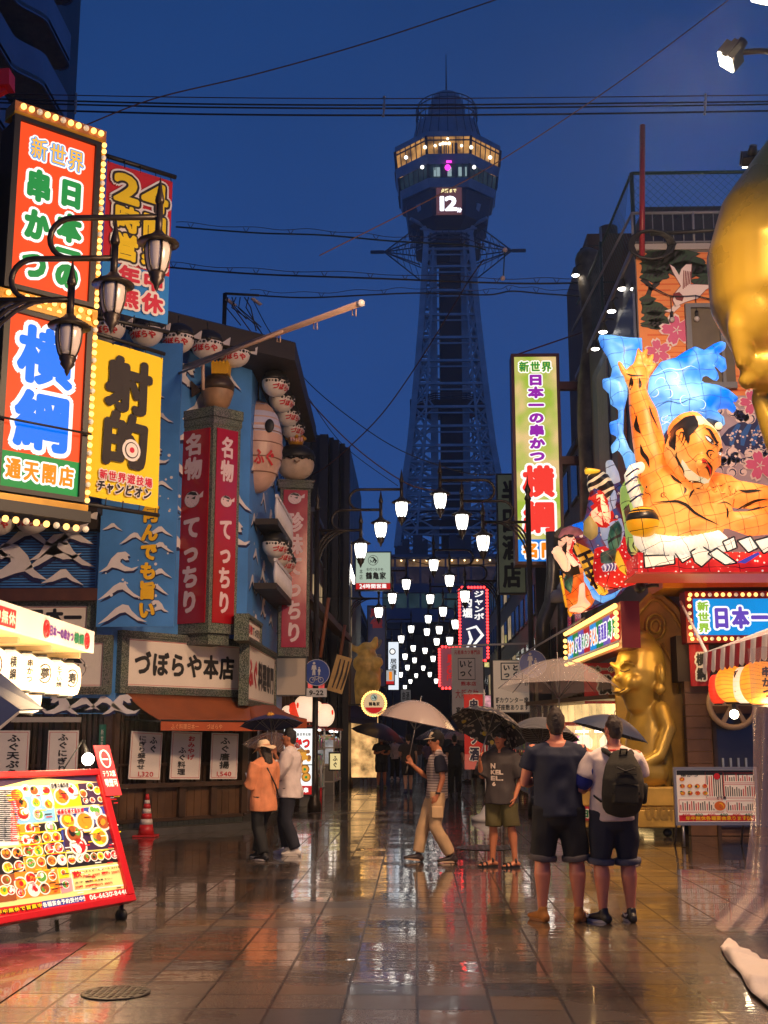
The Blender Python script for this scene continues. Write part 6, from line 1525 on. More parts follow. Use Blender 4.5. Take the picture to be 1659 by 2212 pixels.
 merge([hs([(930,460),(985,480),(1025,550),(1055,600),(1085,580)],20),hs([(1090,660),(1130,640),(1190,620)],15),hs([(1020,630),(1050,615),(1080,640)],8),hs([(925,535),(965,548),(1005,585),(1022,628)],9),hs([(925,540),(950,590),(990,615),(1020,630)],6),hs([(1078,678),(1110,662),(1135,665)],8),hs([(1035,775),(970,745),(945,710),(965,682),(1010,682),(1035,700)],9),hs([(990,740),(985,720),(1005,715)],7),hs([(868,775),(900,780),(960,795),(1020,830),(1030,880),(1015,910)],9),hs([(865,830),(920,822),(970,840),(1000,880),(1012,910)],9),hs([(690,640),(665,540),(690,450),(735,425),(765,455),(770,520),(745,600),(715,640)],7),hs([(700,560),(720,480),(745,500),(735,560),(715,600)],7),hs([(790,540),(780,580),(775,615)],9),hs([(740,880),(800,900),(860,930),(960,965)],8),hs([(690,660),(690,700),(740,800),(790,870)],6)],'ink_features',head)
 merge([patch(P,[(930,545),(965,556),(1000,590),(1012,622),(985,612),(950,590)],head_t,.016,nip,cut=2),patch(P,[(1082,682),(1110,668),(1132,670),(1118,695),(1095,698)],head_t,.016,nip,cut=2)],'eyes',head)
 merge([patch(P,[(985,585),(1005,600),(1003,618),(985,605)],head_t,.024,ink_,cut=1),patch(P,[(1092,680),(1106,676),(1104,692),(1094,692)],head_t,.024,ink_,cut=1)],'pupils',head)
 merge([patch(P,[(880,785),(930,795),(1000,825),(1024,860),(1018,895),(990,855),(930,828),(880,826)],head_t,.014,fred,cut=2)],'mouth',head)
 b=MB();etube(b,[P(1000,330,1.0),P(1070,300,1.1),P(1130,320,1.25),P(1160,345,1.4)],[40*k7,42*k7,44*k7,46*k7],X,inkb,12);b.build('topknot',head)
 b=MB();q=P(1162,345,1.42);b.ball(q+Vector((0,-.06,0)),36*k7,pale_,12,8,(1,.5,1));b.build('topknot_tip',head)
 def wavepart(pts,T,d,mat,name,vox=.03):
  poly=[(nl(q6(*p),d).x,nl(q6(*p),d).z)for p in pts]
  vs,fs=pillow(poly,T,mat,vox,-d);m=MB();m.add(vs,fs,mat,True);return m.build(name,t),bvh_of(vs,fs)
 w1,w1t=wavepart([(890,790),(960,690),(1060,660),(1120,620),(1180,590),(1240,615),(1300,575),(1350,555),(1385,570),(1380,605),(1330,640),(1380,670),(1390,740),(1360,752),(1330,715),(1290,705),(1330,760),(1340,808),(1310,800),(1270,772),(1235,780),(1225,822),(1330,840),(1400,870),(1460,920),(1462,950),(1410,922),(1450,990),(1440,1020),(1400,985),(1350,990),(1320,1005),(1370,1050),(1380,1100),(1300,1090),(1200,1080),(1100,1075),(1000,1130),(975,1180),(930,1040),(880,880)],.32,.25,blue_,'wave')
 w2,w2t=wavepart([(555,515),(640,515),(740,530),(840,535),(845,640),(800,680),(760,740),(745,800),(750,900),(725,1000),(720,1150),(760,1250),(810,1310),(800,1365),(750,1410),(720,1300),(690,1255),(650,1280),(640,1230),(690,1170),(640,1150),(630,1080),(690,1060),(690,990),(640,960),(630,890),(590,850),(585,800),(640,790),(650,730),(620,650),(575,580)],.22,.2,blue_,'wave')
 lb=M('wave_line',s(190,230,245),.5,emit=.6,ecol=(.6,.9,1,1),sample=False)
 ws=[]
 rnd=random.Random(12)
 for(px,py,r)in((1000,770,40),(1080,740,35),(1040,860,42),(1150,890,46),(1030,1000,36),(1200,1010,44),(1120,790,30),(960,840,30),(1260,930,40)):
  a0=rnd.uniform(0,6);ws.append(painted(Q,[(px+r*(1-k*.08)*math.cos(a0+k*.6),py+r*(1-k*.08)*math.sin(a0+k*.6))for k in range(8)],2.6*k6,w1t,.01,lb,4))
 for y in(700,920,1050):ws.append(painted(Q,[(930+40*k,y+14*math.sin(k*1.7)-k*3)for k in range(9)],2.4*k6,w1t,.01,MATS['wave_line']if y!=920 else M('wave_dark_line',s(10,60,130),.5),4))
 merge(ws,'wave_lines',w1)
 cloth_=paper('paper_red_dots',s(196,18,24)[:3],s(225,40,30)[:3],.7,.5,.5,0,(.05,.0,.0),.02,1.,dots=13)
 green_=paper('paper_green',s(150,178,90)[:3],s(200,205,120)[:3],.75,.35,.3,0,(.03,.03,.01),.03)
 gold_=paper('paper_gold',s(214,140,14)[:3],s(245,190,50)[:3],.8,.3,.3,.2,(.06,.03,0),.04)
 white_=paper('paper_white',s(222,206,180)[:3],s(246,236,216)[:3],.9,.33,.3,.3,(.05,.05,.08),.03)
 lil_=paper('paper_lilac',s(150,160,186)[:3],s(206,206,206)[:3],.72,.3,.3,.2,(.02,.02,.05),.04)
 pch_=paper('paper_peach',s(250,190,150)[:3],s(255,214,180)[:3],.9,.6,.6,0,(.2,.05,.02),.01)
 dkp_=paper('paper_dark_pattern',s(30,40,44)[:3],s(90,120,100)[:3],.35,.2,.2,.6,(.3,.2,.1),.03,3.)
 b=MB();x1=7.;z0=-.06
 zz=lambda y:nl((1450,y),1.1).z
 b.box(nl(q7(365,1600),1.0).x,x1,-1.05,.0,zz(1236),zz(1192),cloth_);b.box(nl(q7(365,1600),1.0).x-.05,x1,-1.12,.0,zz(1240),zz(1236),M('float_base_red',s(160,30,20),.5,emit=.25,ecol=(1,.12,.05,1)));b.build('base_cloth',t)
 b=MB()
 n=16
 for k in range(n):
  f0=k/n;px=385+(1215-385)*f0;sagy=lambda f:1470+60*math.sin(PI*min(1,f*1.05))
  a,c=P(px,sagy(f0),1.15),P(px+(1215-385)/n,sagy(f0+1/n),1.15)
  etube(b,[a+Vector((0,0,.08)),a.lerp(c,.5),c-Vector((0,0,.08))],[.1,.13,.1],X,white_,10)
 b.build('rope_belt',t)
 sh=[[(430,1580),(575,1535),(580,1620),(435,1720)],[(430,1620),(730,1610),(735,1700),(440,1740)],[(735,1590),(830,1540),(920,1620),(810,1690)],[(890,1580),(990,1515),(1130,1610),(1000,1730),(930,1680)],[(1060,1600),(1150,1545),(1350,1690),(1230,1710)],[(1205,1480),(1320,1430),(1350,1540),(1250,1580)],[(1350,1470),(1480,1425),(1560,1540),(1460,1590)],[(1520,1470),(1680,1425),(1720,1540),(1610,1600)]]
 for k,pts in enumerate(sh):
  m=MB();d=1.14+.025*k;poly=[(P(*p,d).x,P(*p,d).z)for p in pts];m.prism(poly,-d-.03,-d,white_)
  m2=[(p[0],p[1])for p in poly];m.build('paper_streamer',t)
  e_=MB();
  for i in range(len(poly)):a,c=poly[i],poly[(i+1)%len(poly)];e_.tube([(a[0],-d-.03,a[1]),(c[0],-d-.03,c[1])],.014,M('float_outline',(.03,.03,.05),.5),5)
  e_.build('streamer_outline',bpy.data.objects[[o.name for o in t.children if o.name.startswith('paper_streamer')][-1]])
 m=MB();poly=[(P(*p,1.4).x,P(*p,1.4).z)for p in((1360,1680),(1560,1580),(1580,1600),(1440,1690))];m.prism(poly,-1.4,-1.36,M('streamer_blue',s(60,60,170),.5,emit=.35,ecol=(.1,.1,.8,1)));m.build('blue_streamer',t)
 def pl7(pts,T,d,mat,name,conv=q7,vox=.05):
  poly=[(nl(conv(*p),d).x,nl(conv(*p),d).z)for p in pts]
  vs,fs=pillow(poly,T,mat,vox,-d);m=MB();m.add(vs,fs,mat,True);o=m.build(name,t);return o,bvh_of(vs,fs)
 o,gt=pl7([(360,740),(440,830),(455,900),(440,1000),(455,1110),(400,1200),(390,1450),(370,1610),(300,1600),(262,1500),(240,1300),(200,1100),(200,950),(255,860)],.3,.3,green_,'green_robe')
 merge([painted(P,[(310,1060),(280,1120),(300,1200),(290,1260)],7*k7,gt),painted(P,[(250,1560),(285,1600),(340,1600)],9*k7,gt),painted(P,[(268,1440),(262,1540),(300,1610)],9*k7,gt),painted(P,[(335,1460),(310,1530),(350,1590)],7*k7,gt)],'ink_painting',o)
 b=MB();etube(b,[P(400,740,.75),P(330,770,.8),P(300,830,.85),P(320,930,.9),P(350,1020,.9),P(375,1120,.9)],[55*k7,58*k7,60*k7,60*k7,58*k7,50*k7],X,white_,12);r_=b.build('white_rope',t)
 b=MB()
 for k,(px,py)in enumerate(((320,800),(310,880),(335,960),(360,1050))):p=P(px,py,.9);b.tube([p+Vector((-60*k7,-.02,-.06)),p+Vector((-20*k7,-.24,-.02)),p+Vector((20*k7,-.24,.02)),p+Vector((60*k7,-.02,.06))],.016,M('float_outline_blue',(.03,.05,.25),.5),5)
 b.build('rope_lines',r_)
 b=MB();c=P(420,1285,1.2);b.ball(c,150*k7,gold_,24,16);bl=b.build('golden_ball',t)
 b=MB();vs=[];m_=20
 for q in range(2):pass
 b.lathe([(150*k7*1.012*math.cos(a),150*k7*1.012*math.sin(a))for a in(.05,.35,.7,1.1,1.5)],inkb,c=tuple(c),n=24);b.build('dark_top',bl)
 wing=[((1386,1228),YN),((1225,1325),26.4)]
 def W(px,py,d=0.):
  x,y=q5(px,py);X_=3.62-d;p=atX(x,y,X_)
  if p.y>27 or p.y<17:p=at(x,y,24)
  return p
 return t
flt=lantern_float()
def wing_figures():
 """smaller painted figures of the float on the corner and lane side"""
 gold_,white_,lil_,pch_,cloth_,dkp_,blue_=(MATS[k]for k in('paper_gold','paper_white','paper_lilac','paper_peach','paper_red_dots','paper_dark_pattern','paper_blue'))
 ink_=MATS['float_ink'];inkb=MATS['float_hair'];org_=paper('paper_orange_pattern',s(226,90,20)[:3],s(250,150,60)[:3],.8,.2,.2,.5,(.1,.02,0),.05,2.5);teal_=paper('paper_teal_pattern',s(20,70,60)[:3],s(90,140,110)[:3],.5,.12,.4,.4,(.02,.02,.02),.12,3.);stp=paper('paper_striped',s(24,20,20)[:3],s(34,28,24)[:3],.6,9,.13,.5,(.8,.6,.35),.38,.01)
 pur=paper('paper_purple',s(70,50,120)[:3],s(210,200,215)[:3],.6,.06,9,0,(.9,.85,.9),.3,3.)
 def part_thing(name,label,anchor,Y):
  return thing(name,label,'paper lantern',fr=Matrix.Translation(at(*q5(*anchor),Y)))
 def mk(t,Y):
  fr=FRAMES[t.name]
  def pl(pts,T,d,mat,name,vox=.035):
   poly=[onp(fr,*q5(*p),-d)for p in pts];vs,fs=pillow(poly,T,mat,vox,-d);m=MB();m.add(vs,fs,mat,True);return m.build(name,t),bvh_of(vs,fs)
  def st(par,tree,strokes,mat,off=.012,name='ink_painting'):
   m=MB()
   for pts,w in strokes:
    Wp=[Vector(onp(fr,*q5(*p),-.3))for p in pts];Pn=[]
    for i in range(len(Wp)-1):Pn+=[Wp[i].lerp(Wp[i+1],j/5)for j in range(5)]
    Pn.append(Wp[-1]);stroke(m,[(p.x,p.y)for p in Pn],w*.0012*Y,-1,mat)
   out=[]
   for v in m.v:h=tree.ray_cast(Vector((v[0],-6,v[2])),Vector((0,1,0)));out.append((v[0],(h[0].y if h[0]else-.4)-off,v[2]))
   m.v=out;return m.build(name,par)
  return pl,st
 Y=20.9;t=part_thing('lantern_figure','lit paper figure with striped hair and raised peach face left of the golden ball',(800,1700),Y);pl,st=mk(t,Y)
 pl([(560,1300),(760,1260),(900,1150),(940,1180),(950,1350),(1060,1480),(1090,1600),(1100,1720),(900,1780),(700,1800),(560,1700),(540,1500)],.25,.1,cloth_,'red_robe')
 pl([(130,1180),(260,1030),(440,960),(500,640),(560,420),(760,400),(900,560),(960,1000),(980,1300),(1000,1700),(880,1850),(700,1960),(480,2060),(260,2110),(190,1700)],.10,-2.2,paper('paper_backing',s(120,24,30)[:3],s(60,90,150)[:3],.45,.3,.3,.5,(.03,.0,.0),.05,3.2,dots=6),'backing',.05)
 pl([(620,1040),(760,960),(880,940),(920,1100),(860,1300),(720,1300),(650,1180)],.22,.3,lil_,'lilac_sleeve')
 pl([(730,1050),(840,960),(890,1060),(880,1200),(850,1300),(740,1340),(710,1200)],.16,.42,teal_,'teal_sash')
 f,tr=pl([(570,660),(660,640),(700,750),(750,850),(755,960),(720,1040),(640,1050),(570,1020),(520,1000),(500,880),(560,800)],.24,.35,pch_,'face')
 st(f,tr,[([(600,860),(650,850),(700,780)],9),([(570,930),(600,900),(630,930),(600,960)],10),([(640,1030),(690,1010),(680,980)],9),([(590,740),(640,760),(680,740)],9),([(580,660),(590,740),(560,790)],7)],fred_:=E('float_red',(1,.1,.1),.8,sample=False))
 pl([(470,420),(640,370),(720,420),(790,540),(800,620),(720,740),(660,640),(570,560),(500,640),(470,560)],.24,.38,stp,'striped_hair')
 pl([(430,330),(640,360),(630,390),(450,415)],.12,.5,gold_,'cap_band');pl([(690,250),(770,240),(850,400),(870,500),(760,540),(700,420)],.14,.3,lil_,'lilac_ribbon');pl([(720,720),(800,580),(830,700),(800,820),(740,870)],.14,.45,lil_,'lilac_ribbon')
 pl([(430,980),(500,900),(600,1030),(600,1150),(520,1210),(420,1130)],.14,.4,M('paper_spotted',s(150,130,70),.5,emit=.5,ecol=s(150,130,80)),'spotted_cuff')
 pl([(700,1330),(820,1300),(830,1420),(780,1500),(640,1480),(620,1360)],.14,.4,dkp_,'patterned_hem');pl([(830,1300),(900,1450),(960,1580),(1080,1640),(960,1640),(860,1560),(800,1440)],.1,.46,gold_,'gold_hem');pl([(640,1500),(800,1470),(840,1560),(660,1590)],.12,.42,pur,'purple_fringe')
 Y=22.6;t=part_thing('lantern_figure','lit paper figure with dark cap and hand at its chin, left end of the float',(260,1600),Y);pl,st=mk(t,Y)
 pl([(180,1600),(260,1520),(420,1540),(520,1700),(600,1850),(520,2000),(400,2080),(280,2100),(230,2000),(190,1800)],.25,.1,org_,'orange_robe')
 pl([(240,1560),(310,1560),(300,1700),(280,1850),(200,1780),(190,1660)],.16,.3,teal_,'teal_lapel');pl([(370,1740),(440,1700),(450,1900),(520,1980),(400,2080),(250,2060),(260,2010),(360,1960)],.16,.34,pch_,'peach_sleeve')
 f,tr=pl([(120,1200),(200,1150),(320,1160),(340,1250),(300,1360),(400,1440),(380,1520),(300,1560),(230,1500),(170,1400),(130,1300)],.26,.32,pch_,'face')
 st(f,tr,[([(175,1250),(190,1215),(230,1200),(250,1215)],10),([(205,1270),(220,1260),(240,1285)],8),([(180,1340),(165,1370),(200,1380)],8),([(240,1470),(270,1450),(290,1480)],12)],ink_)
 pl([(110,1170),(160,1070),(260,1030),(380,1060),(440,1130),(330,1160),(200,1150),(130,1200)],.2,.36,M('paper_cap',s(110,70,80),.5,emit=.45,ecol=s(200,110,110),var=.6,vscale=6),'patterned_cap');pl([(280,1020),(420,980),(440,1100),(360,1080)],.12,.3,blue_,'blue_cloud')
 b=MB();fr=FRAMES[t.name]
 L=lambda px,py,d:Vector((onp(fr,*q5(px,py),-d)[0],-d,onp(fr,*q5(px,py),-d)[1]))
 etube(b,[L(220,1530,.5),L(170,1440,.6),L(130,1380,.65)],[.09,.1,.11],(1,0,0),pch_,10)
 for k,(px,py)in enumerate(((60,1350),(80,1310),(110,1290),(150,1300),(180,1360))):etube(b,[L(130+k*8,1390,.65),L((px+130)/2,(py+1385)/2-10,.72),L(px,py,.7)],[.05,.045,.035],(1,0,0),pch_,8)
 fused(b,.022,'hand',pch_,t,2)
 pl([(270,1290),(300,1180),(330,1180),(290,1340),(400,1480),(380,1500),(250,1340)],.05,.6,cloth_,'red_cord');pl([(135,1630),(165,1630),(240,2040),(300,2110),(260,2130),(200,1980)],.08,.4,gold_,'gold_board')
 pl([(430,1560),(500,1640),(560,1800),(640,1880),(760,1850),(880,1790),(800,1900),(660,1960),(540,1900),(420,1700)],.16,.25,blue_,'blue_stream')
 Y=21.6;t=part_thing('game_piece_lantern','tall golden lit gaming piece with black characters leaning between the two small paper figures',(500,1700),Y);pl,st=mk(t,Y);fr=FRAMES[t.name]
 poly=[onp(fr,*q5(*p),0)for p in((315,1270),(480,1350),(540,1450),(690,1860),(620,1850),(470,1640))]
 b=MB();b.prism(poly,-.35,.1,gold_);b.build('body',t)
 b=MB();
 for c_,p_ in(('王',(445,1480)),('将',(540,1690))):
  m_=MB();text(m_,c_,-.16,-.2,.32,.4,ink_,bold=.05,y=-.36);cx_,cz_=onp(fr,*q5(*p_),0);m_.xform(Matrix.Translation((cx_,0,cz_))@Matrix.Rotation(R(-24),4,'Y'));b.add(m_.v,m_.f,ink_)
 b.build('lettering',t)
wing_figures()
# ------------------------------------------------------------------ golden statues (plain seated figures)
gold=M('gilded_plaster',(.66,.42,.07),.36,.4,var=.22,vscale=2.2,bump=.12,bscale=7)
gold_d=M('gilded_pedestal',(.66,.40,.08),.45,.2,var=.35,vscale=2.5)
def zoom3(px,py):return(1280+px*.38577)/1.1573,(1280+py*.38577)/1.1573
def statue():
 Y=21.3;c=at(1408,1697,Y);z0=c.z
 t=thing('golden_statue','large golden seated figure with round head on a golden pedestal before the shop','statue',(c.x,Y,0))
 a=at(1256,1750,Y-.7);bx0,bx1=a.x-c.x,at(1468,1750,Y-.7).x-c.x
 b=MB();b.box(bx0,bx1,-.75,.75,.16,z0*.55,gold_d);b.box(bx0+.05,bx1-.05,-.68,.68,z0*.55,z0*.62,gold_d);b.box(bx0+.02,bx1-.02,-.72,.72,z0*.62,z0,gold_d);p=b.build('pedestal',t,bevel=.02)
 for x in(bx0+.2,bx1-.2):b=MB();b.lathe([(.07,-.03),(.07,.03)],black_metal,c=(x,-.6,.07),n=12,axis='Y');b.build('castor',t)
 b=MB();L=lambda q,off=-.76:(at(*q,Y+off).x-c.x,at(*q,Y+off).z)
 x0,zb=L((1394,1770));x1,zt=L((1470,1740));text(b,'OUGHT-T',x0,zb,x1-x0+.12,zt-zb,M('gilded_letter',(.60,.36,.08),.35,.7),bold=.05,y=-.762);text(b,'THI',L((1296,1700))[0],L((1296,1712))[1],.35,.2,MATS['gilded_letter'],bold=.05,y=-.725);b.build('lettering',p)
 b=MB();x0,zb=L((1250,1772));x1,zt=L((1320,1742));b.box(x0,x1,-.79,-.765,zb,zt,M('red_board',s(170,30,40),.5));text_o(b,'日本一の串',x0+.02,zb+.04,x1-x0+.3,zt-zb-.08,green_ink,board,y=-.795,bold=.06,out=.16);b.build('red_board',t)
 fr=Matrix.Translation((c.x-.12,Y,z0))@Matrix.Rotation(R(-66),4,'Z')@Matrix.Scale(1.14,4)
 b=MB();X=(1,0,0)
 V=lambda x,y,z:fr@Vector((x,y,z))
 SX=(fr.to_3x3()@Vector((1,0,0))).normalized()
 etube(b,[V(0,.12,.12),V(0,.08,.45),V(0,.10,.85),V(0,.13,1.15),V(0,.10,1.32)],[(.44,.36),(.46,.40),(.42,.34),(.36,.26),(.2,.18)],SX,gold,22)
 hz=1.72;tl=lambda f:f
 etube(b,[V(0,-.02,hz-.42),V(0,-.02,hz-.2),V(0,.0,hz),V(0,.03,hz+.25),V(0,.06,hz+.45)],[(.30,.30),(.41,.41),(.44,.45),(.40,.42),(.24,.26)],SX,gold,24)
 b.ball(V(0,.03,hz+.22),.41,gold,20,14,(1,1,.95))
 for sx in(-1,1):
  b.ball(V(sx*.2,-.26,hz-.16),.15,gold,14,10);b.ball(V(sx*.45,.06,hz-.05),.16,gold,12,8,(.45,.8,1.25));b.ball(V(sx*.44,.04,hz-.28),.1,gold,12,8)
  etube(b,[V(sx*.34,.12,1.15),V(sx*.50,.12,.85),V(sx*.50,-.08,.45),V(sx*.42,-.42,.28)],[.15,.14,.125,.10],SX,gold,14)
  for k in range(4):etube(b,[V(sx*.42-.07+k*.045,-.45,.28),V(sx*.38-.07+k*.045,-.59,.2)],[.035,.03],SX,gold,8)
  etube(b,[V(sx*.3,-.05,.2),V(sx*.36,-.55,.24),V(sx*.34,-1.05,.2)],[.27,.25,.17],SX,gold,16)
  etube(b,[V(sx*.34,-1.08,.08),V(sx*.34,-1.14,.3),V(sx*.34,-1.16,.44)],[(.16,.1),(.19,.1),(.17,.08)],SX,gold,14)
  for k in range(5):b.ball(V(sx*.34+(k-2)*.075,-1.17,.53-abs(k-(1 if sx>0 else 3))*.02),.055,gold,8,6)
 b.ball(V(0,-.43,hz-.10),.06,gold,12,8,(1.1,1,1.2));etube(b,[V(-.17,-.37,hz-.30),V(0,-.41,hz-.34),V(.17,-.37,hz-.30)],[.04,.05,.04],(0,0,1),gold,8)
 etube(b,[V(-.30,-.32,hz+.1),V(-.18,-.40,hz+.14),V(-.07,-.41,hz+.08)],[.03,.04,.03],(0,0,1),gold,8);etube(b,[V(.30,-.32,hz+.1),V(.18,-.40,hz+.14),V(.07,-.41,hz+.08)],[.03,.04,.03],(0,0,1),gold,8)
 fused(b,.03,'figure',gold,t,5,world=True)
 b=MB()
 for sx in(-1,1):b.tube([V(sx*.27,-.37,hz+.02),V(sx*.18,-.41,hz-.01),V(sx*.09,-.43,hz+.01)],.012,M('gilded_line',(.12,.06,.012),.5),5)
 b.tube([V(-.17,-.41,hz-.27),V(-.08,-.45,hz-.31),V(.08,-.45,hz-.31),V(.17,-.41,hz-.27)],.012,MATS['gilded_line'],5);b.build('face_lines',t,True)
 f2=Matrix.Translation((c.x+.02,Y,z0))@Matrix.Rotation(R(-24),4,'Z')@Matrix.Translation((.06,.50,0))
 arch=[(-.78,0),(.78,0),(.8,1.6),(.76,2.2),(.62,2.75),(.4,3.15),(.12,3.42),(0,3.46),(-.12,3.42),(-.4,3.15),(-.62,2.75),(-.76,2.2),(-.8,1.6)]
 b=MB();b.prism(arch,0,.34,gold_d);g=[(x*.84,.06+z*.94)for x,z in arch]
 b.xform(f2);ab=b.build('arched_back',t,True,bevel=.02)
 b=MB()
 b.tube([(g[i][0],-.03,g[i][1])for i in range(2,len(g))],.035,gold,8)
 for r in(.17,.09):b.tube([(r*1.0*math.cos(q*PI/10),-.03,2.82+r*1.3*math.sin(q*PI/10))for q in range(21)],.03,gold,8)
 for sx in(-1,1):b.tube([(sx*.1,-.03,2.5),(sx*.3,-.03,2.1),(sx*.36,-.03,1.6)],.03,gold,6);b.tube([(sx*.45,-.03,2.5),(sx*.5,-.03,2.2),(sx*.62,-.03,2.0)],.03,gold,6);b.tube([(sx*.62,-.03,2.4),(sx*.6,-.03,2.1),(sx*.68,-.03,1.8)],.022,gold,6)
 b.xform(f2).build('relief',ab,True)
statue()
def gold_head():
 Y=13.4;p=at(1660,600,Y)
 t=thing('golden_bust','huge smooth golden head with an ear lobe jutting in at the upper right edge','statue',p)
 sm=M('polished_gold',(.50,.33,.035),.3,.35,var=.1,vscale=1.2)
 b=MB();L=lambda x,y,d=0:Vector((at(x,y,Y).x-p.x,d,at(x,y,Y).z-p.z))
 etube(b,[L(1705,270),L(1690,350),L(1680,450),L(1672,560),L(1668,660),L(1680,760)],[(.12,.12),(.34,.36),(.66,.7),(.78,.85),(.70,.8),(.48,.5)],(1,0,0),sm,30)
 b.ball(L(1632,690,-.25),.42,sm,22,14,(.95,1,1.3));b.ball(L(1604,832,-.2),.12,sm,14,10,(.9,1,1.0));b.ball(L(1650,800,-.15),.3,sm,18,12,(1,1,1));etube(b,[L(1592,640,-.3),L(1580,730,-.35),L(1590,800,-.3)],[.12,.15,.1],(1,0,0),sm,12)
 etube(b,[L(1640,860,0),L(1680,950,0),L(1720,1010,.1)],[.1,.16,.2],(1,0,0),sm,14)
 fused(b,.04,'head',sm,t,6,factor=.6)
 b=MB();b.bar((.3,.3,-.2),(2.6,.5,-.3),.2,black_metal);b.build('bracket',t)
gold_head()
flood=E('flood_glass',(1,.86,.62),30.,sample=False)
def floodlight(label,x,y,Y,tilt,power,aim,arm=1.2,size=.15):
 p=at(x,y,Y)
 t=thing('floodlight',label,'floodlight',p,group='floodlights on the right hand front')
 d=(Vector(aim)-p).normalized();q=d.to_track_quat('-Z','Y').to_matrix().to_4x4()
 b=MB();b.box(-size,size,-size*.7,size*.7,.02,.16,M('flood_housing',(.05,.05,.05),.4));b.lathe([(size*.5,.16),(.05,.28)],MATS['flood_housing'],n=10);b.box(-size*1.1,-size,-.03,.03,0,.2,MATS['flood_housing']);b.box(size,size*1.1,-.03,.03,0,.2,MATS['flood_housing']);b.xform(q);b.tube([(0,0,.1),(.35,.02,.14),(arm,.1,.1)],.03,MATS['flood_housing'],8);b.build('housing',t)
 b=MB();b.box(-size*.9,size*.9,-size*.6,size*.6,0,.019,flood);b.xform(q);b.build('lens',t)
 la=bpy.data.lights.new('floodlight_lamp','SPOT');la.energy=power;la.color=(1,.64,.36);la.spot_size=R(172);la.spot_blend=1.;la.shadow_soft_size=.45
 lo=bpy.data.objects.new('lamp',la);COL.objects.link(lo);lo.parent=t;lo.location=d*.05;lo.rotation_euler=d.to_track_quat('-Z','Y').to_euler()
floodlight('lit floodlight on a long arm against the sky at the upper right',1566,136,10.8,0,FLOOD1,(-4.2,13.5,0),size=.13)
floodlight('small lit floodlight beside the top of the huge golden head',1622,356,15.3,0,FLOOD2,(5.2,21.5,4.6),size=.14)
floodlight('lit floodlight cut off by the top edge of the picture at the right',1632,-8,9.5,0,FLOOD3,(-1.2,12.5,0))
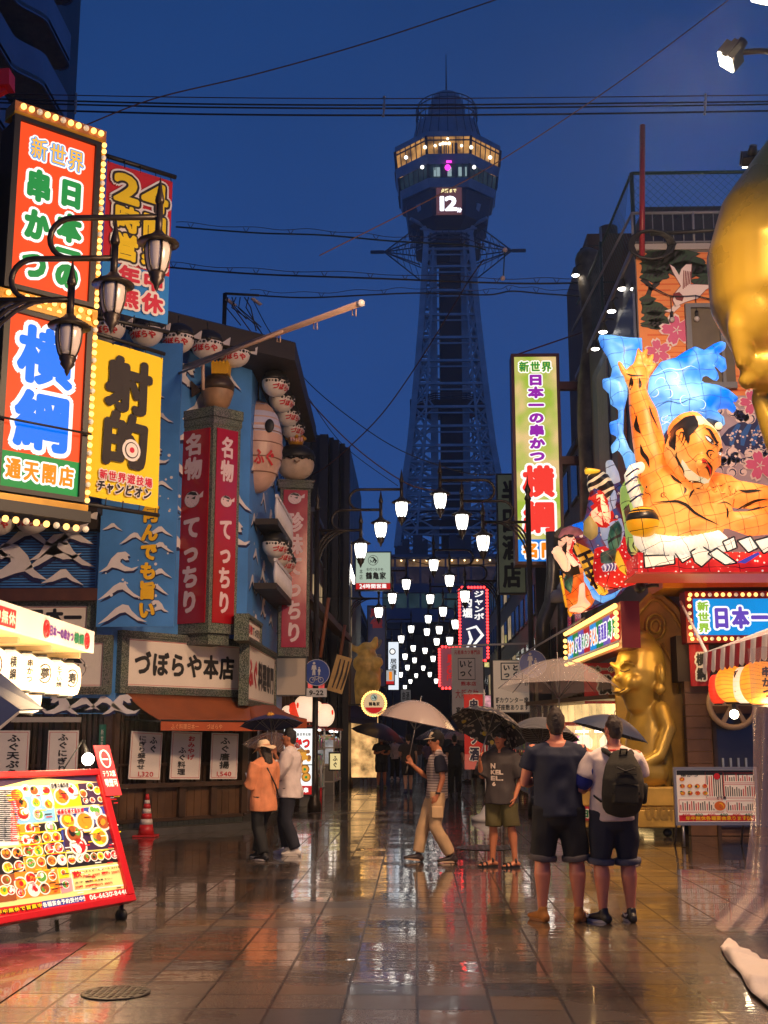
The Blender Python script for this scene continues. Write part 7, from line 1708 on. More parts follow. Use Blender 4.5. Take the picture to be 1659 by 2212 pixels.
# ------------------------------------------------------------------ shop front on the right
sb_blue=E('sign_azure',s(20,150,232)[:3],.95,var=.12,vscale=1.5)
def right_shop():
 Y=20.55
 fr,W,H=front_panel(1497,1900,1293,1372,Y)
 t=thing('bulb_sign','wide blue lit sign with purple characters framed in amber bulbs at the right edge','lit sign',fr=fr)
 b=MB();rf=M('bulb_frame_red',s(130,24,24),.4)
 b.box(-.13,W+.13,.03,.4,-.13,H+.13,rf)
 for(a0,a1,c0,c1)in((-.13,W+.13,-.13,0),(-.13,W+.13,H,H+.13),(-.13,0,0,H),(W,W+.13,0,H)):b.box(a0,a1,-.04,.03,c0,c1,rf)
 b.build('frame',t)
 b=MB();b.box(0,W,0,.029,0,H,sb_blue);fo=b.build('lit_face',t)
 b=MB();text_o(b,'新世界',W*.02,H*.06,W*.07,H*.88,E('letter_lime_green',s(150,200,60)[:3],.9,sample=False),S_WH,vert=True,y=-.006,bold=.05,out=.2);text_o(b,'日本一の串かつ',W*.1,H*.14,W*.72,H*.68,E('letter_violet',s(110,80,200)[:3],.85,sample=False),S_WH,y=-.006,bold=.06,out=.16);b.build('lettering',fo)
 bulbs(t,run((-.1,-.06,H+.065),(2.6,-.06,H+.065),24)+run((-.1,-.06,-.065),(2.6,-.06,-.065),24)+run((-.065,-.06,-.05),(-.065,-.06,H+.05),6),.035,[bulb_on,bulb_on,bulb_on,bulb_dim])
 fr,W,H=qframe((1226,1388),(1334,1306),(1227,1420),(1336,1391),26.)
 t=thing('bulb_sign','narrow multicoloured lit sign edged with amber bulbs slanting along the lane above the statue','lit sign',fr=fr)
 b=MB();b.box(-.15,W+.15,.03,.35,-.15,H+.15,rf);b.build('frame',t)
 b=MB();cols=[sb_blue,E('strip_red',s(200,40,50)[:3],.8),E('strip_violet',s(110,90,190)[:3],.8),E('strip_green',s(30,140,80)[:3],.8)]
 for k in range(8):b.box(W*k/8,W*(k+1)/8,0,.029,0,H,cols[(k*3)%4])
 fo=b.build('lit_face',t)
 b=MB()
 for k,(q,n)in enumerate((('串かつ',3),('どて焼',3),('ホルモン',4),('うどん',3),('居酒屋',3),('寿司',2))):text_o(b,q,W*(k/6+.01),H*.15,W*.15,H*.7,[S_OT,pur_:=MATS['letter_violet'],S_GR][k%3],S_WH,y=-.006,bold=.05,out=.16)
 b.build('lettering',fo)
 bulbs(t,run((-.1,-.04,H+.08),(W+.1,-.04,H+.08),34)+run((-.1,-.04,-.08),(W+.1,-.04,-.08),34)+run((-.08,-.04,0),(-.08,-.04,H),4)+run((W+.08,-.04,0),(W+.08,-.04,H),5),.045,[bulb_on])
 for nm_,p_,e_ in(('slanted',at(1300,1400,21.6)+Vector((-.35,-.5,-.1)),SIGNS),('wide',at(1500,1385,20.1),SIGNS*.5)):
  la=bpy.data.lights.new('bulb_row_lamp','POINT');la.energy=e_;la.color=(1,.62,.22);la.shadow_soft_size=.4;lo=bpy.data.objects.new('lamp',la);COL.objects.link(lo);lo.parent=t;lo.location=FRAMES[t.name].inverted()@p_
 x0=at(1484,1600,20.9).x
 t=thing('right_shop','timber fronted kushikatsu shop under the wide blue sign at the right','shop',(x0,20.9,0))
 pl=M('shop_warm_planks',(.20,.095,.045),.5,var=.4,vscale=2.5)
 b=MB()
 for k in range(13):b.box(x0,x0+8,20.9,21.1,.0+k*.2+.008,.2+k*.2,pl)
 b.box(x0-.1,x0+8,20.92,21.4,2.6,3.4,M('shop_dark_fascia',(.04,.02,.015),.6));b.build('plank_wall',t,True)
 xa,xb=at(1548,1600,20.85).x,at(1598,1600,20.85).x
 b=MB();b.box(xa,xb+.5,20.84,20.9,.15,2.05,M('shop_door_glass',(.05,.045,.05),.15,spec=.7));b.box(xa-.06,xa,20.82,20.9,0,2.1,brown);b.build('door',t,True)
 b=MB()
 for k in range(4):x=xa+.08+k*.13;b.lathe([(.05,.45),(.05,1.0),(.02,1.15),(.02,1.3)],M('bottle_glass',(.25,.26,.28),.15,emit=.04,ecol=(.8,.85,1,1)),c=(x,20.8,0),n=8)
 b.build('bottle_poster',t,True)
 fr,W,H=front_panel(1490,1533,1392,1482,20.7)
 t2=thing('shop_curtain','red shop curtain with black characters on a white patch left of the striped awning','shop curtain',fr=fr)
 b=MB();n=8
 vs=[(W*i/n,.03*math.sin(i*1.9),z)for z in(0,H)for i in range(n+1)];b.add(vs,[(i,i+1,i+n+2,i+n+1)for i in range(n)],M('curtain_red',s(168,22,34),.7,emit=.03,ecol=(1,.05,.05,1)),True);c_=b.build('cloth',t2)
 b=MB();text_o(b,'横綱',W*.28,H*.12,W*.5,H*.68,ink,c_wh,vert=True,y=-.04,bold=.06,out=.22);b.build('lettering',c_)
 fr,W,H=front_panel(1262,1352,1432,1520,24.)
 t2=thing('shop_curtain','red hanging with a white-outlined black shop name behind the golden statue','shop curtain',fr=fr)
 b=MB();b.box(0,W,0,.02,0,H,MATS['curtain_red']);c_=b.build('cloth',t2)
 b=MB();text_o(b,'日本一の串かつ',W*.1,H*.76,W*1.1,H*.17,ink,c_wh,y=-.006,bold=.03,out=.13);text_o(b,'横綱',W*.3,H*.2,W*.75,H*.52,ink,c_wh,y=-.006,bold=.06,out=.14);b.build('lettering',c_)
 a,c=at(1160,1600,27),at(1345,1600,22.6)
 t3=thing('lit_stall','brightly lit food stall behind a clear vinyl sheet, back of the two men','stall',(a.x,a.y,0))
 fr=frame((a.x,a.y,0),(c.x,c.y,0));L=(Vector((a.x,a.y))-Vector((c.x,c.y))).length
 b=MB();b.box(0,L,.5,.55,.1,2.35,M('stall_wall_glow',(.5,.4,.25),.6,emit=1.5,ecol=(1,.66,.26,1),var=.6,vscale=1.6));b.box(0,L,-.25,.6,2.36,2.44,brown2);b.xform(fr).build('back_wall',t3,True)  # back wall emits, standing in for the light inside the stall
 b=MB();b.box(0,L,-.05,.35,.12,.85,brown2);b.box(-.02,L,-.1,.4,.86,.9,M('counter_top',(.3,.25,.18),.3));b.xform(fr).build('counter',t3,True)
 b=MB();n=60;vs=[(L*i/n,-.2+.035*math.sin(i*1.3)+.02*math.sin(i*3.1+z),z)for z in(.25,1.2,2.36)for i in range(n+1)];b.add(vs,[(r*(n+1)+i,r*(n+1)+i+1,(r+1)*(n+1)+i+1,(r+1)*(n+1)+i)for r in range(2)for i in range(n)],M('clear_vinyl',(.9,.85,.8),.12,alpha=.16,spec=.8),True);b.xform(fr).build('vinyl_sheet',t3,True)
 b=MB()
 for k in range(3):b.box(L*(.25+k*.22),L*(.25+k*.22)+.5,.05,.12,1.75,1.79,E('tube_lamp',(1,.9,.7),9.));
 b.xform(fr).build('tube_lamp',t3,True)
 for k,f in enumerate((.2,.55,.8)):b=MB();q=fr@Vector((L*f,.1,1.55));b.lathe([(.08,-.16),(.15,-.08),(.16,.05),(.08,.15)],E('lantern_cream_glow',(1,.8,.5),1.6),c=tuple(q),n=14);b.build('paper_lantern',t3,True)
 for k,(p,q)in enumerate(((at(1470,1300,20),at(1527,1412,13.6)),(at(1337,1385,20.2),at(1216,1432,20)),(at(1118,1420,27),at(1262,1335,24)))):
  t4=thing('awning_arm',('long white strut from the yellow corner to the striped awning','white strut crossing the slanted bulb sign','white strut rising over the boxed sign towards the float')[k],'strut',p);b=MB();b.tube([p,q],.022,MATS['white_pole'],8);b.build('tube',t4,True)
right_shop()
def ducts():
 t=thing('vent_duct','grey bent exhaust duct with rain hoods between the right post and the float','duct',at(1195,1300,27));dm=M('duct_metal',(.16,.15,.14),.35,.6,var=.3)
 b=MB();b.tube([at(1170,1420,28),at(1172,1345,28),at(1190,1300,28),at(1195,1240,28),at(1193,1150,28)],.16,dm,14);b.tube([at(1215,1420,28),at(1215,1250,28)],.12,dm,12);b.build('pipe',t,True)
 for(x,y)in((1208,1290),(1222,1272)):p=at(x,y,26.8);b=MB();b.lathe([(.2,-.12),(.2,.05),(.12,.16),(0,.19)],M('hood_white',(.45,.42,.4),.4),c=tuple(p),n=12,squash=(1,.8));b.build('hood',t,True)
ducts()
def spot_black():
 p=at(*q5(1110,1770),20.1);t=thing('spot_lamp','black unlit spot lamp bolted under the float above the statue','spot lamp',p);b=MB();b.lathe([(.05,.12),(.09,.05),(.09,-.14),(.075,-.15)],black_metal,n=14,axis='Y');b.tube([(0,0,0),(.2,.05,.04),(.32,.05,.04)],.03,black_metal,8);b.build('housing',t)
spot_black()
def near_right():
 X=3.24
 t=thing('striped_awning','red and white striped awning with a scalloped valance at the right edge','awning',(X,12,2.5))
 rd=M('stripe_red',s(172,20,40),.6,var=.15,vscale=3);wh=M('stripe_white',s(236,226,222),.6,var=.1,vscale=3)
 a,c=atX(1521,1412,X),atX(1700,1350,X);zt=a.z
 y0,y1=a.y,8.5;n=26
 b=MB();v=MB()
 for i in range(n):
  ya,yb=y0+(y1-y0)*i/n,y0+(y1-y0)*(i+1)/n;m=rd if i%2 else wh
  b.add([(X,ya,zt),(X,yb,zt),(X+1.5,yb,zt+.55),(X+1.5,ya,zt+.55)],[(0,1,2,3)],m)
  k=5;vs=[(X-.015*math.sin(j*PI/k),ya+(yb-ya)*j/k,zt)for j in range(k+1)]+[(X-.02,ya+(yb-ya)*j/k,zt-.20-.035*math.sin(j*PI/k))for j in range(k+1)]
  v.add(vs,[(j,j+1,j+k+2,j+k+1)for j in range(k)],m)
 o=b.build('canopy',t,True);q=o.modifiers.new('thickness','SOLIDIFY');q.thickness=.01
 o=v.build('valance',t,True);q=o.modifiers.new('thickness','SOLIDIFY');q.thickness=.006
 b=MB();b.tube([(X+.02,y0,zt),(X+.02,y1,zt)],.02,MATS['white_pole'],8);b.tube([(X+.02,y0,zt),(X+1.5,y0,zt+.55)],.02,MATS['white_pole'],8);b.build('frame',t,True)
 ol=paper('lantern_orange',s(255,130,20)[:3],s(255,170,60)[:3],1.2,9,.035,0,(.5,.15,.02),.12,.3);wl_=paper('lantern_white_glow',s(255,205,160)[:3],s(255,230,200)[:3],.95,9,.035,0,(.7,.5,.35),.12,.3);rl=paper('lantern_red_glow',s(235,40,24)[:3],s(240,70,40)[:3],.9,9,.035,0,(.35,.02,.01),.12,.3)
 for k,(x,y,Xl,r,h,m,lab)in enumerate(((1550,1489,3.45,.1,.17,rl,'slim red paper lantern hanging at the corner of the striped awning'),(1584,1478,3.4,.19,.2,ol,'round orange paper lantern left of the white one under the striped awning'),(1612,1480,3.5,.16,.2,wl_,'white glowing paper lantern between two orange ones under the striped awning'),(1643,1476,3.4,.2,.22,ol,'round orange paper lantern at the right picture edge under the striped awning'))):
  p=atX(x,y,Xl);tt=thing('paper_lantern',lab,'lantern',p,group='paper lanterns under the striped awning')
  b=MB();b.lathe([(r*math.sin(PI*(i+2)/20)**(.6 if r<.13 else.8),-h*math.cos(PI*(i+2)/20))for i in range(17)],m,n=20);bo=b.build('shade',tt)
  b=MB();b.lathe([(r*.45,-h*1.04),(r*.5,-h*.95)],black_metal,n=14);b.lathe([(r*.5,h*.95),(r*.45,h*1.04)],black_metal,n=14);b.tube([(0,0,h),(0,0,h+.15)],.006,black_metal,4);b.build('rim',tt)
  if r>.15:b=MB();text(b,'串かつ',-.05,-h*.7,.1,h*1.4,ink,vert=True,bold=.05,y=-r-.01);b.build('lettering',bo)
 la=bpy.data.lights.new('lantern_lamp','POINT');la.energy=85;la.color=(1,.55,.25);la.shadow_soft_size=.15;lo=bpy.data.objects.new('lamp',la);COL.objects.link(lo);lo.location=(.05,-.1,-.25);lo.parent=tt
 p=at(1583,1520,20.6);tt=thing('wheel_ornament','pale wooden wheel ornament on the right shop wall','ornament',p);b=MB();r=.4;wd=M('pale_wood',s(190,160,120),.5)
 b.tube([(r*math.cos(q*PI/14),0,r*math.sin(q*PI/14))for q in range(29)],.05,wd,8);b.lathe([(.09,-.08),(.09,.06)],wd,n=14,axis='Y')
 for q in range(6):b.bar((0,0,0),(r*math.cos(q*PI/3),0,r*math.sin(q*PI/3)),.07,wd)
 b.build('wheel',tt)
 p=at(1586,1543,18.5);tt=thing('bare_bulb','bare lit bulb below the wheel ornament','bulb',p);b=MB();b.ball((0,0,0),.07,E('warm_bulb',(1,.8,.5),25.),12,8);b.build('glass',tt);b=MB();b.tube([(0,0,.05),(0,0,.12),(0,0,.6)],[.03,.03,.006],black_metal,8);b.build('cord',tt)
 tt=thing('vinyl_curtain','clear vinyl rain curtain hanging in folds to the paving at the right edge','curtain',(2.9,10,0))
 b=MB();n,m=70,16;vs=[]
 for j in range(m+1):
  f=j/m
  for i in range(n+1):
   g=i/n
   bx,by=3.02+1.4*g,10.9-2.2*g
   z=2.42*(1-f)
   out=-.28*f**2.5*(1-g)-.42*max(0,f-.86)/.14*(1-g)*.6
   fold=(.055+.03*f)*math.sin(i*.95+.5*math.sin(f*3))+.025*math.sin(i*2.3+f*4)
   vs.append((bx+out+fold*.5,by+fold-.1*f,max(.02+.01*math.sin(i),z)))
 b.add(vs,[(j*(n+1)+i,j*(n+1)+i+1,(j+1)*(n+1)+i+1,(j+1)*(n+1)+i)for j in range(m)for i in range(n)],M('curtain_vinyl',s(226,196,184),.14,alpha=.36,spec=1.,bump=.3,bscale=6),True);b.build('sheet',tt,True)
 tt=thing('ground_sheet','crumpled white cloth sheet lying on the wet paving at the lower right','cloth',(2.6,9,0))
 rim=[atZ(x,y,.03)for x,y in((1558,2043),(1572,2030),(1620,2062),(1665,2085),(1720,2100),(1720,2200),(1665,2172),(1625,2140),(1600,2098),(1575,2070))]
 bm=bmesh.new();f=bm.faces.new([bm.verts.new(p)for p in rim]);bmesh.ops.triangulate(bm,faces=[f])
 for _ in range(4):bmesh.ops.subdivide_edges(bm,edges=bm.edges[:],cuts=1,use_grid_fill=True)
 for v_ in bm.verts:v_.co.z=.014 if v_.is_boundary else v_.co.z+max(0,.06*noise.noise(v_.co*3.2)+.035*abs(noise.noise(v_.co*7)))
 b=MB();bm.verts.index_update();bm.faces.ensure_lookup_table();b.add([tuple(v_.co)for v_ in bm.verts],[tuple(v_.index for v_ in f_.verts)for f_ in bm.faces],M('sheet_white',s(214,200,190),.6,bump=.2,bscale=20),True);bm.free();o=b.build('cloth',tt,True);q=o.modifiers.new('thickness','SOLIDIFY');q.thickness=.012
near_right()
# ------------------------------------------------------------------ menu boards
def dish(b,x,z,r,y,cols,rnd,plate=None):
 disc(b,x,z,r,y,plate or MATS['plate_white_print'],16,r*.82);disc(b,x,z,r*.8,y-.0006,cols[0],14,r*.64)
 for q in range(7):a,d=rnd.uniform(0,6.3),rnd.uniform(0,.55)*r;disc(b,x+d*math.cos(a),z+d*.8*math.sin(a)+r*.08,r*rnd.uniform(.16,.36),y-.0012-q*.0004,rnd.choice(cols),8)
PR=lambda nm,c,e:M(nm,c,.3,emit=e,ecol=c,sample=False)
def left_menu():
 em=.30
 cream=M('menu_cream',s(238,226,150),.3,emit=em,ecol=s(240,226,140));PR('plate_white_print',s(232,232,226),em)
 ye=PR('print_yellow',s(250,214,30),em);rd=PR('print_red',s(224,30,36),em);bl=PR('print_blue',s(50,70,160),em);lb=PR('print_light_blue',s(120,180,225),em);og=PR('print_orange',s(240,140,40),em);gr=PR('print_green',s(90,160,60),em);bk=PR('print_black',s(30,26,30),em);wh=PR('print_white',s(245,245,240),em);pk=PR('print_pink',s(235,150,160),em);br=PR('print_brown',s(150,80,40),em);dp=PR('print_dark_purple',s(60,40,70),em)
 z4=lambda px,py:(px/3,(1920+py*.38577)/1.1573)
 zb=.15
 BR,BL=atZ(*z4(862,868),zb),atZ(*z4(0,1022),zb)
 e1=(BR-BL);e1.z=0;e1.normalize();back=Vector((0,0,1)).cross(e1)
 best=None
 tx,ty=z4(640,12)
 for ai in range(2,60):
  for hi in range(60,260):
   a,h=R(ai),hi/100;p=BR+(Vector((0,0,1))*math.cos(a)+back*math.sin(a))*h-Vector((0,0,CAM_H))
   dd=p.dot(FWD);x,y=CX+F*p.dot(RGT)/dd,CY-F*p.dot(UPV)/dd
   e=(x-tx)**2+(y-ty)**2
   if best is None or e<best[0]:best=(e,a,h)
 _,a,H=best
 e2=Vector((0,0,1))*math.cos(a)+back*math.sin(a);e3=e2.cross(e1)*-1
 fr=Matrix((e1,e1.cross(e2)*-1,e2)).transposed().to_4x4();fr.translation=BL-e1*.9
 W=(BR-BL).length+.9
 t=thing('menu_board','big red framed colourful food menu board on castors tilted back at the left','menu board',fr=fr)
 L=lambda px,py:onp(fr,*z4(px,py))
 rf=M('board_frame_red',s(196,22,30),.3,spec=.6)
 b=MB();fw=.085
 b.box(0,W,-.05,.06,0,.06,rf);b.box(0,W,-.05,.06,H-fw*.7,H,rf);b.box(0,fw,-.05,.06,.06,H-fw*.7,rf);b.box(W-fw,W,-.05,.06,.06,H-fw*.7,rf);b.build('frame',t,bevel=.008)
 b=MB();b.box(fw,W-fw,-.012,.05,.06,H-fw*.7,cream);fo=b.build('printed_panel',t)
 for x in(.25,W-.1):
  b=MB();inv=fr.to_3x3().inverted();d=inv@Vector((0,0,-1));p=Vector((x,.05,.0));q=p+d*(zb-.06);b.tube([p,q],.02,black_metal,8);ax=inv@(e1)
  b.tube([q-ax*.018,q+ax*.018],.058,black_metal,14);b.build('castor',t)
 b=MB();inv=fr.to_3x3().inverted();top=Vector((W*.5,.06,H*.92));ft=fr@top;g=Vector((ft.x,ft.y,0))+back*.35
 for xx in(.3,W-.25):p=Vector((xx,.06,H*.9));w_=fr@p;b.tube([p,fr.inverted()@Vector((w_.x+back.x*.2,w_.y+back.y*.2,.02))],.02,black_metal,6)
 b.build('rear_leg',t)
 rnd=random.Random(21);y=-.0135
 b=MB()
 def rc(p0,p1,mat,k=0):a_,c_=L(*p0),L(*p1);rect(b,a_[0],c_[0],c_[1],a_[1],y-.0006*k,mat)
 def qd(pts,mat,k=0):b.flat([L(*p)for p in pts],y-.0006*k,mat)
 qd([(-300,60),(640,30),(645,95),(350,75),(245,68),(140,90),(0,125),(-300,170)],dp,1)
 qd([(-300,950),(260,870),(810,780),(828,845),(270,925),(-300,1010)],rd,1)
 qd([(262,868),(535,826),(540,868),(268,915)],bl,2)
 panels=[([(50,125),(245,118),(345,265),(355,345),(105,370)],lb),([(245,118),(310,115),(350,240),(272,250)],wh),([(330,150),(500,105),(525,245),(350,265)],ye),([(495,105),(650,95),(680,235),(522,245)],dp),([(352,270),(690,250),(745,520),(415,550)],bl),([(400,395),(715,350),(745,520),(415,550)],dp),([(105,372),(240,365),(295,660),(165,680)],og),([(240,365),(375,350),(430,650),(298,660)],bk),([(425,560),(745,528),(765,610),(435,650)],bk),([(-40,525),(125,515),(160,680),(-40,700)],bk),([(85,680),(360,660),(385,815),(100,855)],og),([(365,650),(430,645),(440,710),(378,722)],ye),([(378,725),(455,715),(465,800),(392,818)],pk),([(445,665),(770,625),(800,765),(470,805)],wh),([(452,672),(764,633),(792,758),(476,797)],cream),([(-40,700),(85,690),(100,860),(-40,880)],br),([(-40,130),(50,125),(115,500),(-40,515)],wh)]
 for k,(pts,m)in enumerate(panels):qd(pts,m,2+(k%4))
 pal=[[og,br,rd,ye],[gr,wh,rd,pk],[rd,og,wh,pk],[ye,og,br,gr],[br,bk,og,gr],[wh,pk,gr,rd]]
 def D(px,py,r,k):x,z=L(px,py);dish(b,x,z,r,y-.005,pal[k%6],rnd)
 for k,(px,py,r)in enumerate(((100,180,.085),(160,150,.07),(210,150,.06),(130,240,.08),(225,230,.055),(290,150,.055),(140,300,.08),(240,305,.065),(305,240,.06),(390,190,.10),(450,155,.095),(530,170,.05),(575,125,.05),(620,150,.05),(545,215,.035),(590,212,.035),(640,208,.035),(430,345,.10),(540,350,.12),(610,290,.09),(660,355,.10),(470,430,.11),(635,450,.115),(500,510,.11),(185,395,.06),(320,390,.07),(295,455,.06),(355,450,.06),(160,470,.055),(222,465,.055),(175,545,.058),(238,540,.058),(310,530,.06),(370,520,.06),(190,620,.055),(258,612,.055),(325,605,.06),(390,600,.06),(30,560,.06),(100,555,.06),(40,650,.06),(115,640,.06),(190,720,.07),(260,710,.065),(330,705,.05),(125,755,.075),(210,795,.07),(280,785,.065),(30,730,.055),(15,800,.055),(60,795,.05),(125,810,.055),(415,760,.045),(400,680,.03),(455,600,.05),(505,590,.05),(552,585,.05),(600,580,.05),(642,575,.05),(688,570,.05),(730,565,.05))):D(px,py,r,k*5+k//3)
 for(p0,p1)in(((120,430),(290,420)),((125,505),(290,495)),((140,585),(285,572)),((255,420),(385,408)),((275,490),(400,478)),((290,565),(415,552))):
  a_,c_=L(*p0),L(*p1);stroke(b,[a_,c_],.005,y-.009,ye,False)
 def tx_(st,p0,p1,mat,om=None,**k):
  a_,c_=L(*p0),L(*p1)
  if om:text_o(b,st,a_[0],a_[1],c_[0]-a_[0],c_[1]-a_[1],mat,om,y=y-.010,**k)
  else:text(b,st,a_[0],a_[1],c_[0]-a_[0],c_[1]-a_[1],mat,y=y-.010,**k)
 tx_('自慢の鍋料理',(318,142),(425,100),bk,wh,bold=.04,out=.14);tx_('横綱名物大皿料理',(358,312),(522,266),rd,wh,bold=.05,out=.15)
 tx_('06-6630-8440',(570,862),(812,786),wh,bold=.045);tx_('各種宴会予約受付中!!',(266,912),(534,832),wh,bold=.04);tx_('年中無休で営業中',(-40,962),(254,880),ye,bk,bold=.04,out=.12)
 for k,(nm,pr,px,py)in enumerate((('ハイボール','390',548,690),('ビール','430',610,682),('ビール','410',672,673),('カクテル','500',735,665),('生中','390',500,762),('焼酎','390',565,754),('日本酒','380',628,746),('サワー','300',690,738))):
  tx_(nm,(px-26,py-4),(px+26,py-26),bk,bold=.02);tx_(pr+'円',(px-24,py+26),(px+24,py+2),rd,bold=.03)
 tx_('飲',(462,722),(512,668),rd,bold=.05);tx_('逸品',(430,592),(470,566),wh,bold=.04)
 for i in range(26):
  for j in range(3):a_=L(-30+j*45,150+i*13);rect(b,a_[0],a_[0]+.11*rnd.uniform(.6,1),a_[1]-.008,a_[1],y-.009,[bk,bk,rd][j])
 for i in range(150):
  px,py=rnd.uniform(20,760),rnd.uniform(140,820);a_=L(px,py);rect(b,a_[0],a_[0]+rnd.uniform(.03,.09),a_[1],a_[1]+.009,y-.0095-i*1e-5,rnd.choice((bk,rd,wh,ye)))
 b.build('print',fo)
 a_,c_=L(690,195),L(640,5)
 fr2=fr@Matrix.Translation((a_[0]-.07,-.06,a_[1]));tt=thing('notice_plate','small red notice plate with a cigarette circle at the menu board corner','notice',fr=fr2)
 b=MB();b.box(0,.22,-.004,.004,0,.5,M('notice_red',s(190,50,60),.4,emit=.08,ecol=(1,.1,.12,1)));o=b.build('plate',tt)
 b=MB();b.tube([(.11+.065*math.cos(q*PI/10),-.008,.36+.085*math.sin(q*PI/10))for q in range(21)],.008,wh,5);rect(b,.07,.15,.35,.365,-.008,wh);text(b,'テラス席',.02,.18,.18,.07,wh,bold=.03,y=-.008);text(b,'喫煙可',.02,.08,.18,.09,wh,bold=.03,y=-.008);b.build('lettering',o)
 p=at(190,1640,12.3);tt=thing('bare_bulb','bright bare bulb on a thin stalk above the corner of the menu board','bulb',p);b=MB();b.ball((0,0,0),.062,E('hot_bulb',(1,.9,.7),40.),14,10);b.build('glass',tt);b=MB();b.tube([(0,0,.05),(-.05,.02,.14),(-.07,.05,.2)],[.022,.018,.008],black_metal,8);b.tube([(-.07,.05,.2),(-.3,.2,-.1),(-.3,.3,-1.0)],.008,black_metal,5);b.build('stalk',tt)
 la=bpy.data.lights.new('bulb_lamp','POINT');la.energy=BULB;la.color=(1,.72,.42);la.shadow_soft_size=.07;lo=bpy.data.objects.new('lamp',la);COL.objects.link(lo);lo.location=(.05,-.35,.05);lo.parent=tt
 pts=[atZ(x,y_,.006)for x,y_ in((-60,2040),(190,2036),(0,2165),(-60,2190))]
 b=MB();b.add(pts,[(0,1,2,3)],M('printed_mat',s(120,40,60),.25,var=.7,vscale=7,coat=.4));o=b.build('floor_mat');tag(o,'printed reddish mat lying flat on the wet paving before the menu board','mat')
left_menu()
def right_menu():
 Y=18.7;fr,W,H=front_panel(1456,1640,1657,1783,Y);fr=Matrix.Translation(fr.translation)@Matrix.Rotation(R(4),4,'Z')
 t=thing('menu_board','white menu board on steel legs in front of the golden pedestal','menu board',fr=fr)
 mt=M('steel_frame',(.35,.34,.33),.35,.6);b=MB()
 for(a0,a1,c0,c1)in((0,W,0,.05),(0,W,H-.04,H),(0,.04,.05,H-.04),(W-.04,W,.05,H-.04)):b.box(a0,a1,-.03,.03,c0,c1,mt)
 for x in(.12,W-.12):b.tube([(x,.0,.02),(x,.0,-fr.translation.z+.01)],.02,mt,8);b.tube([(x,.02,H*.8),(x,.5,-fr.translation.z+.01)],.016,mt,8)
 b.build('frame',t)
 wt=M('menu_white',s(232,216,200),.4,emit=.10,ecol=(1,.85,.72,1));b=MB();b.box(.04,W-.04,-.012,.02,.05,H-.04,wt);fo=b.build('printed_panel',t)
 b=MB();y=-.014;rnd=random.Random(5);rd,ye,bk,og,gr,wh=(MATS[k]for k in('red_ink_','x','x','x','x','x'))if 0 else(red_ink,MATS['letter_yellow'],ink,MATS['orange_print']if 'orange_print'in MATS else M('orange_print',s(220,110,40),.4),green_ink,board)
 rect(b,.05,W-.05,H-.12,H-.05,y,bk);rect(b,.06,W-.06,.06,.15,y,red_ink);text(b,'年中無休各種宴会承ります06',W*.12,.07,W*.8,.07,ye,bold=.04,y=y-.004)
 for(a0,a1,c0,c1)in((.38,.60,.46,.92),(.60,.98,.72,.90),(.60,.98,.46,.70),(.05,.58,.22,.44),(.62,.96,.22,.42)):
  x0,x1,z0,z1=W*a0,W*a1,H*c0,H*c1
  for(p0,p1,p2,p3)in((x0,x1,z0,z0+.008),(x0,x1,z1-.008,z1),(x0,x0+.008,z0,z1),(x1-.008,x1,z0,z1)):rect(b,p0,p1,p2,p3,y,red_line)
  k=int((x1-x0)/.035)
  for i in range(k):rect(b,x0+.02+i*.034,x0+.036+i*.034,z0+.03,z1-.02-rnd.random()*.06,y-.003,bk if rnd.random()<.75 else red_ink)
 for k in range(9):dish(b,W*(.1+.09*(k%4)),H*(.55+.12*(k//4)),.05,y-.006,[og,red_ink,ye,gr],rnd,board)
 dish(b,W*.54,H*.33,.11,y-.006,[og,red_ink,ye,gr],rnd,board);text(b,'どて焼',W*.5,H*.44,W*.12,H*.06,bk,bold=.04,y=y-.008);text(b,'串かつ',W*.08,H*.83,W*.22,H*.06,bk,bold=.04,y=y-.008);disc(b,W*.52,H*.84,.05,y-.007,red_ink,14)
 for k in range(6):text(b,'400',W*(.08+k*.15),H*.155,W*.1,H*.05,[red_ink,green_ink][k%2],bold=.04,y=y-.008)
 b.build('print',fo)
right_menu()
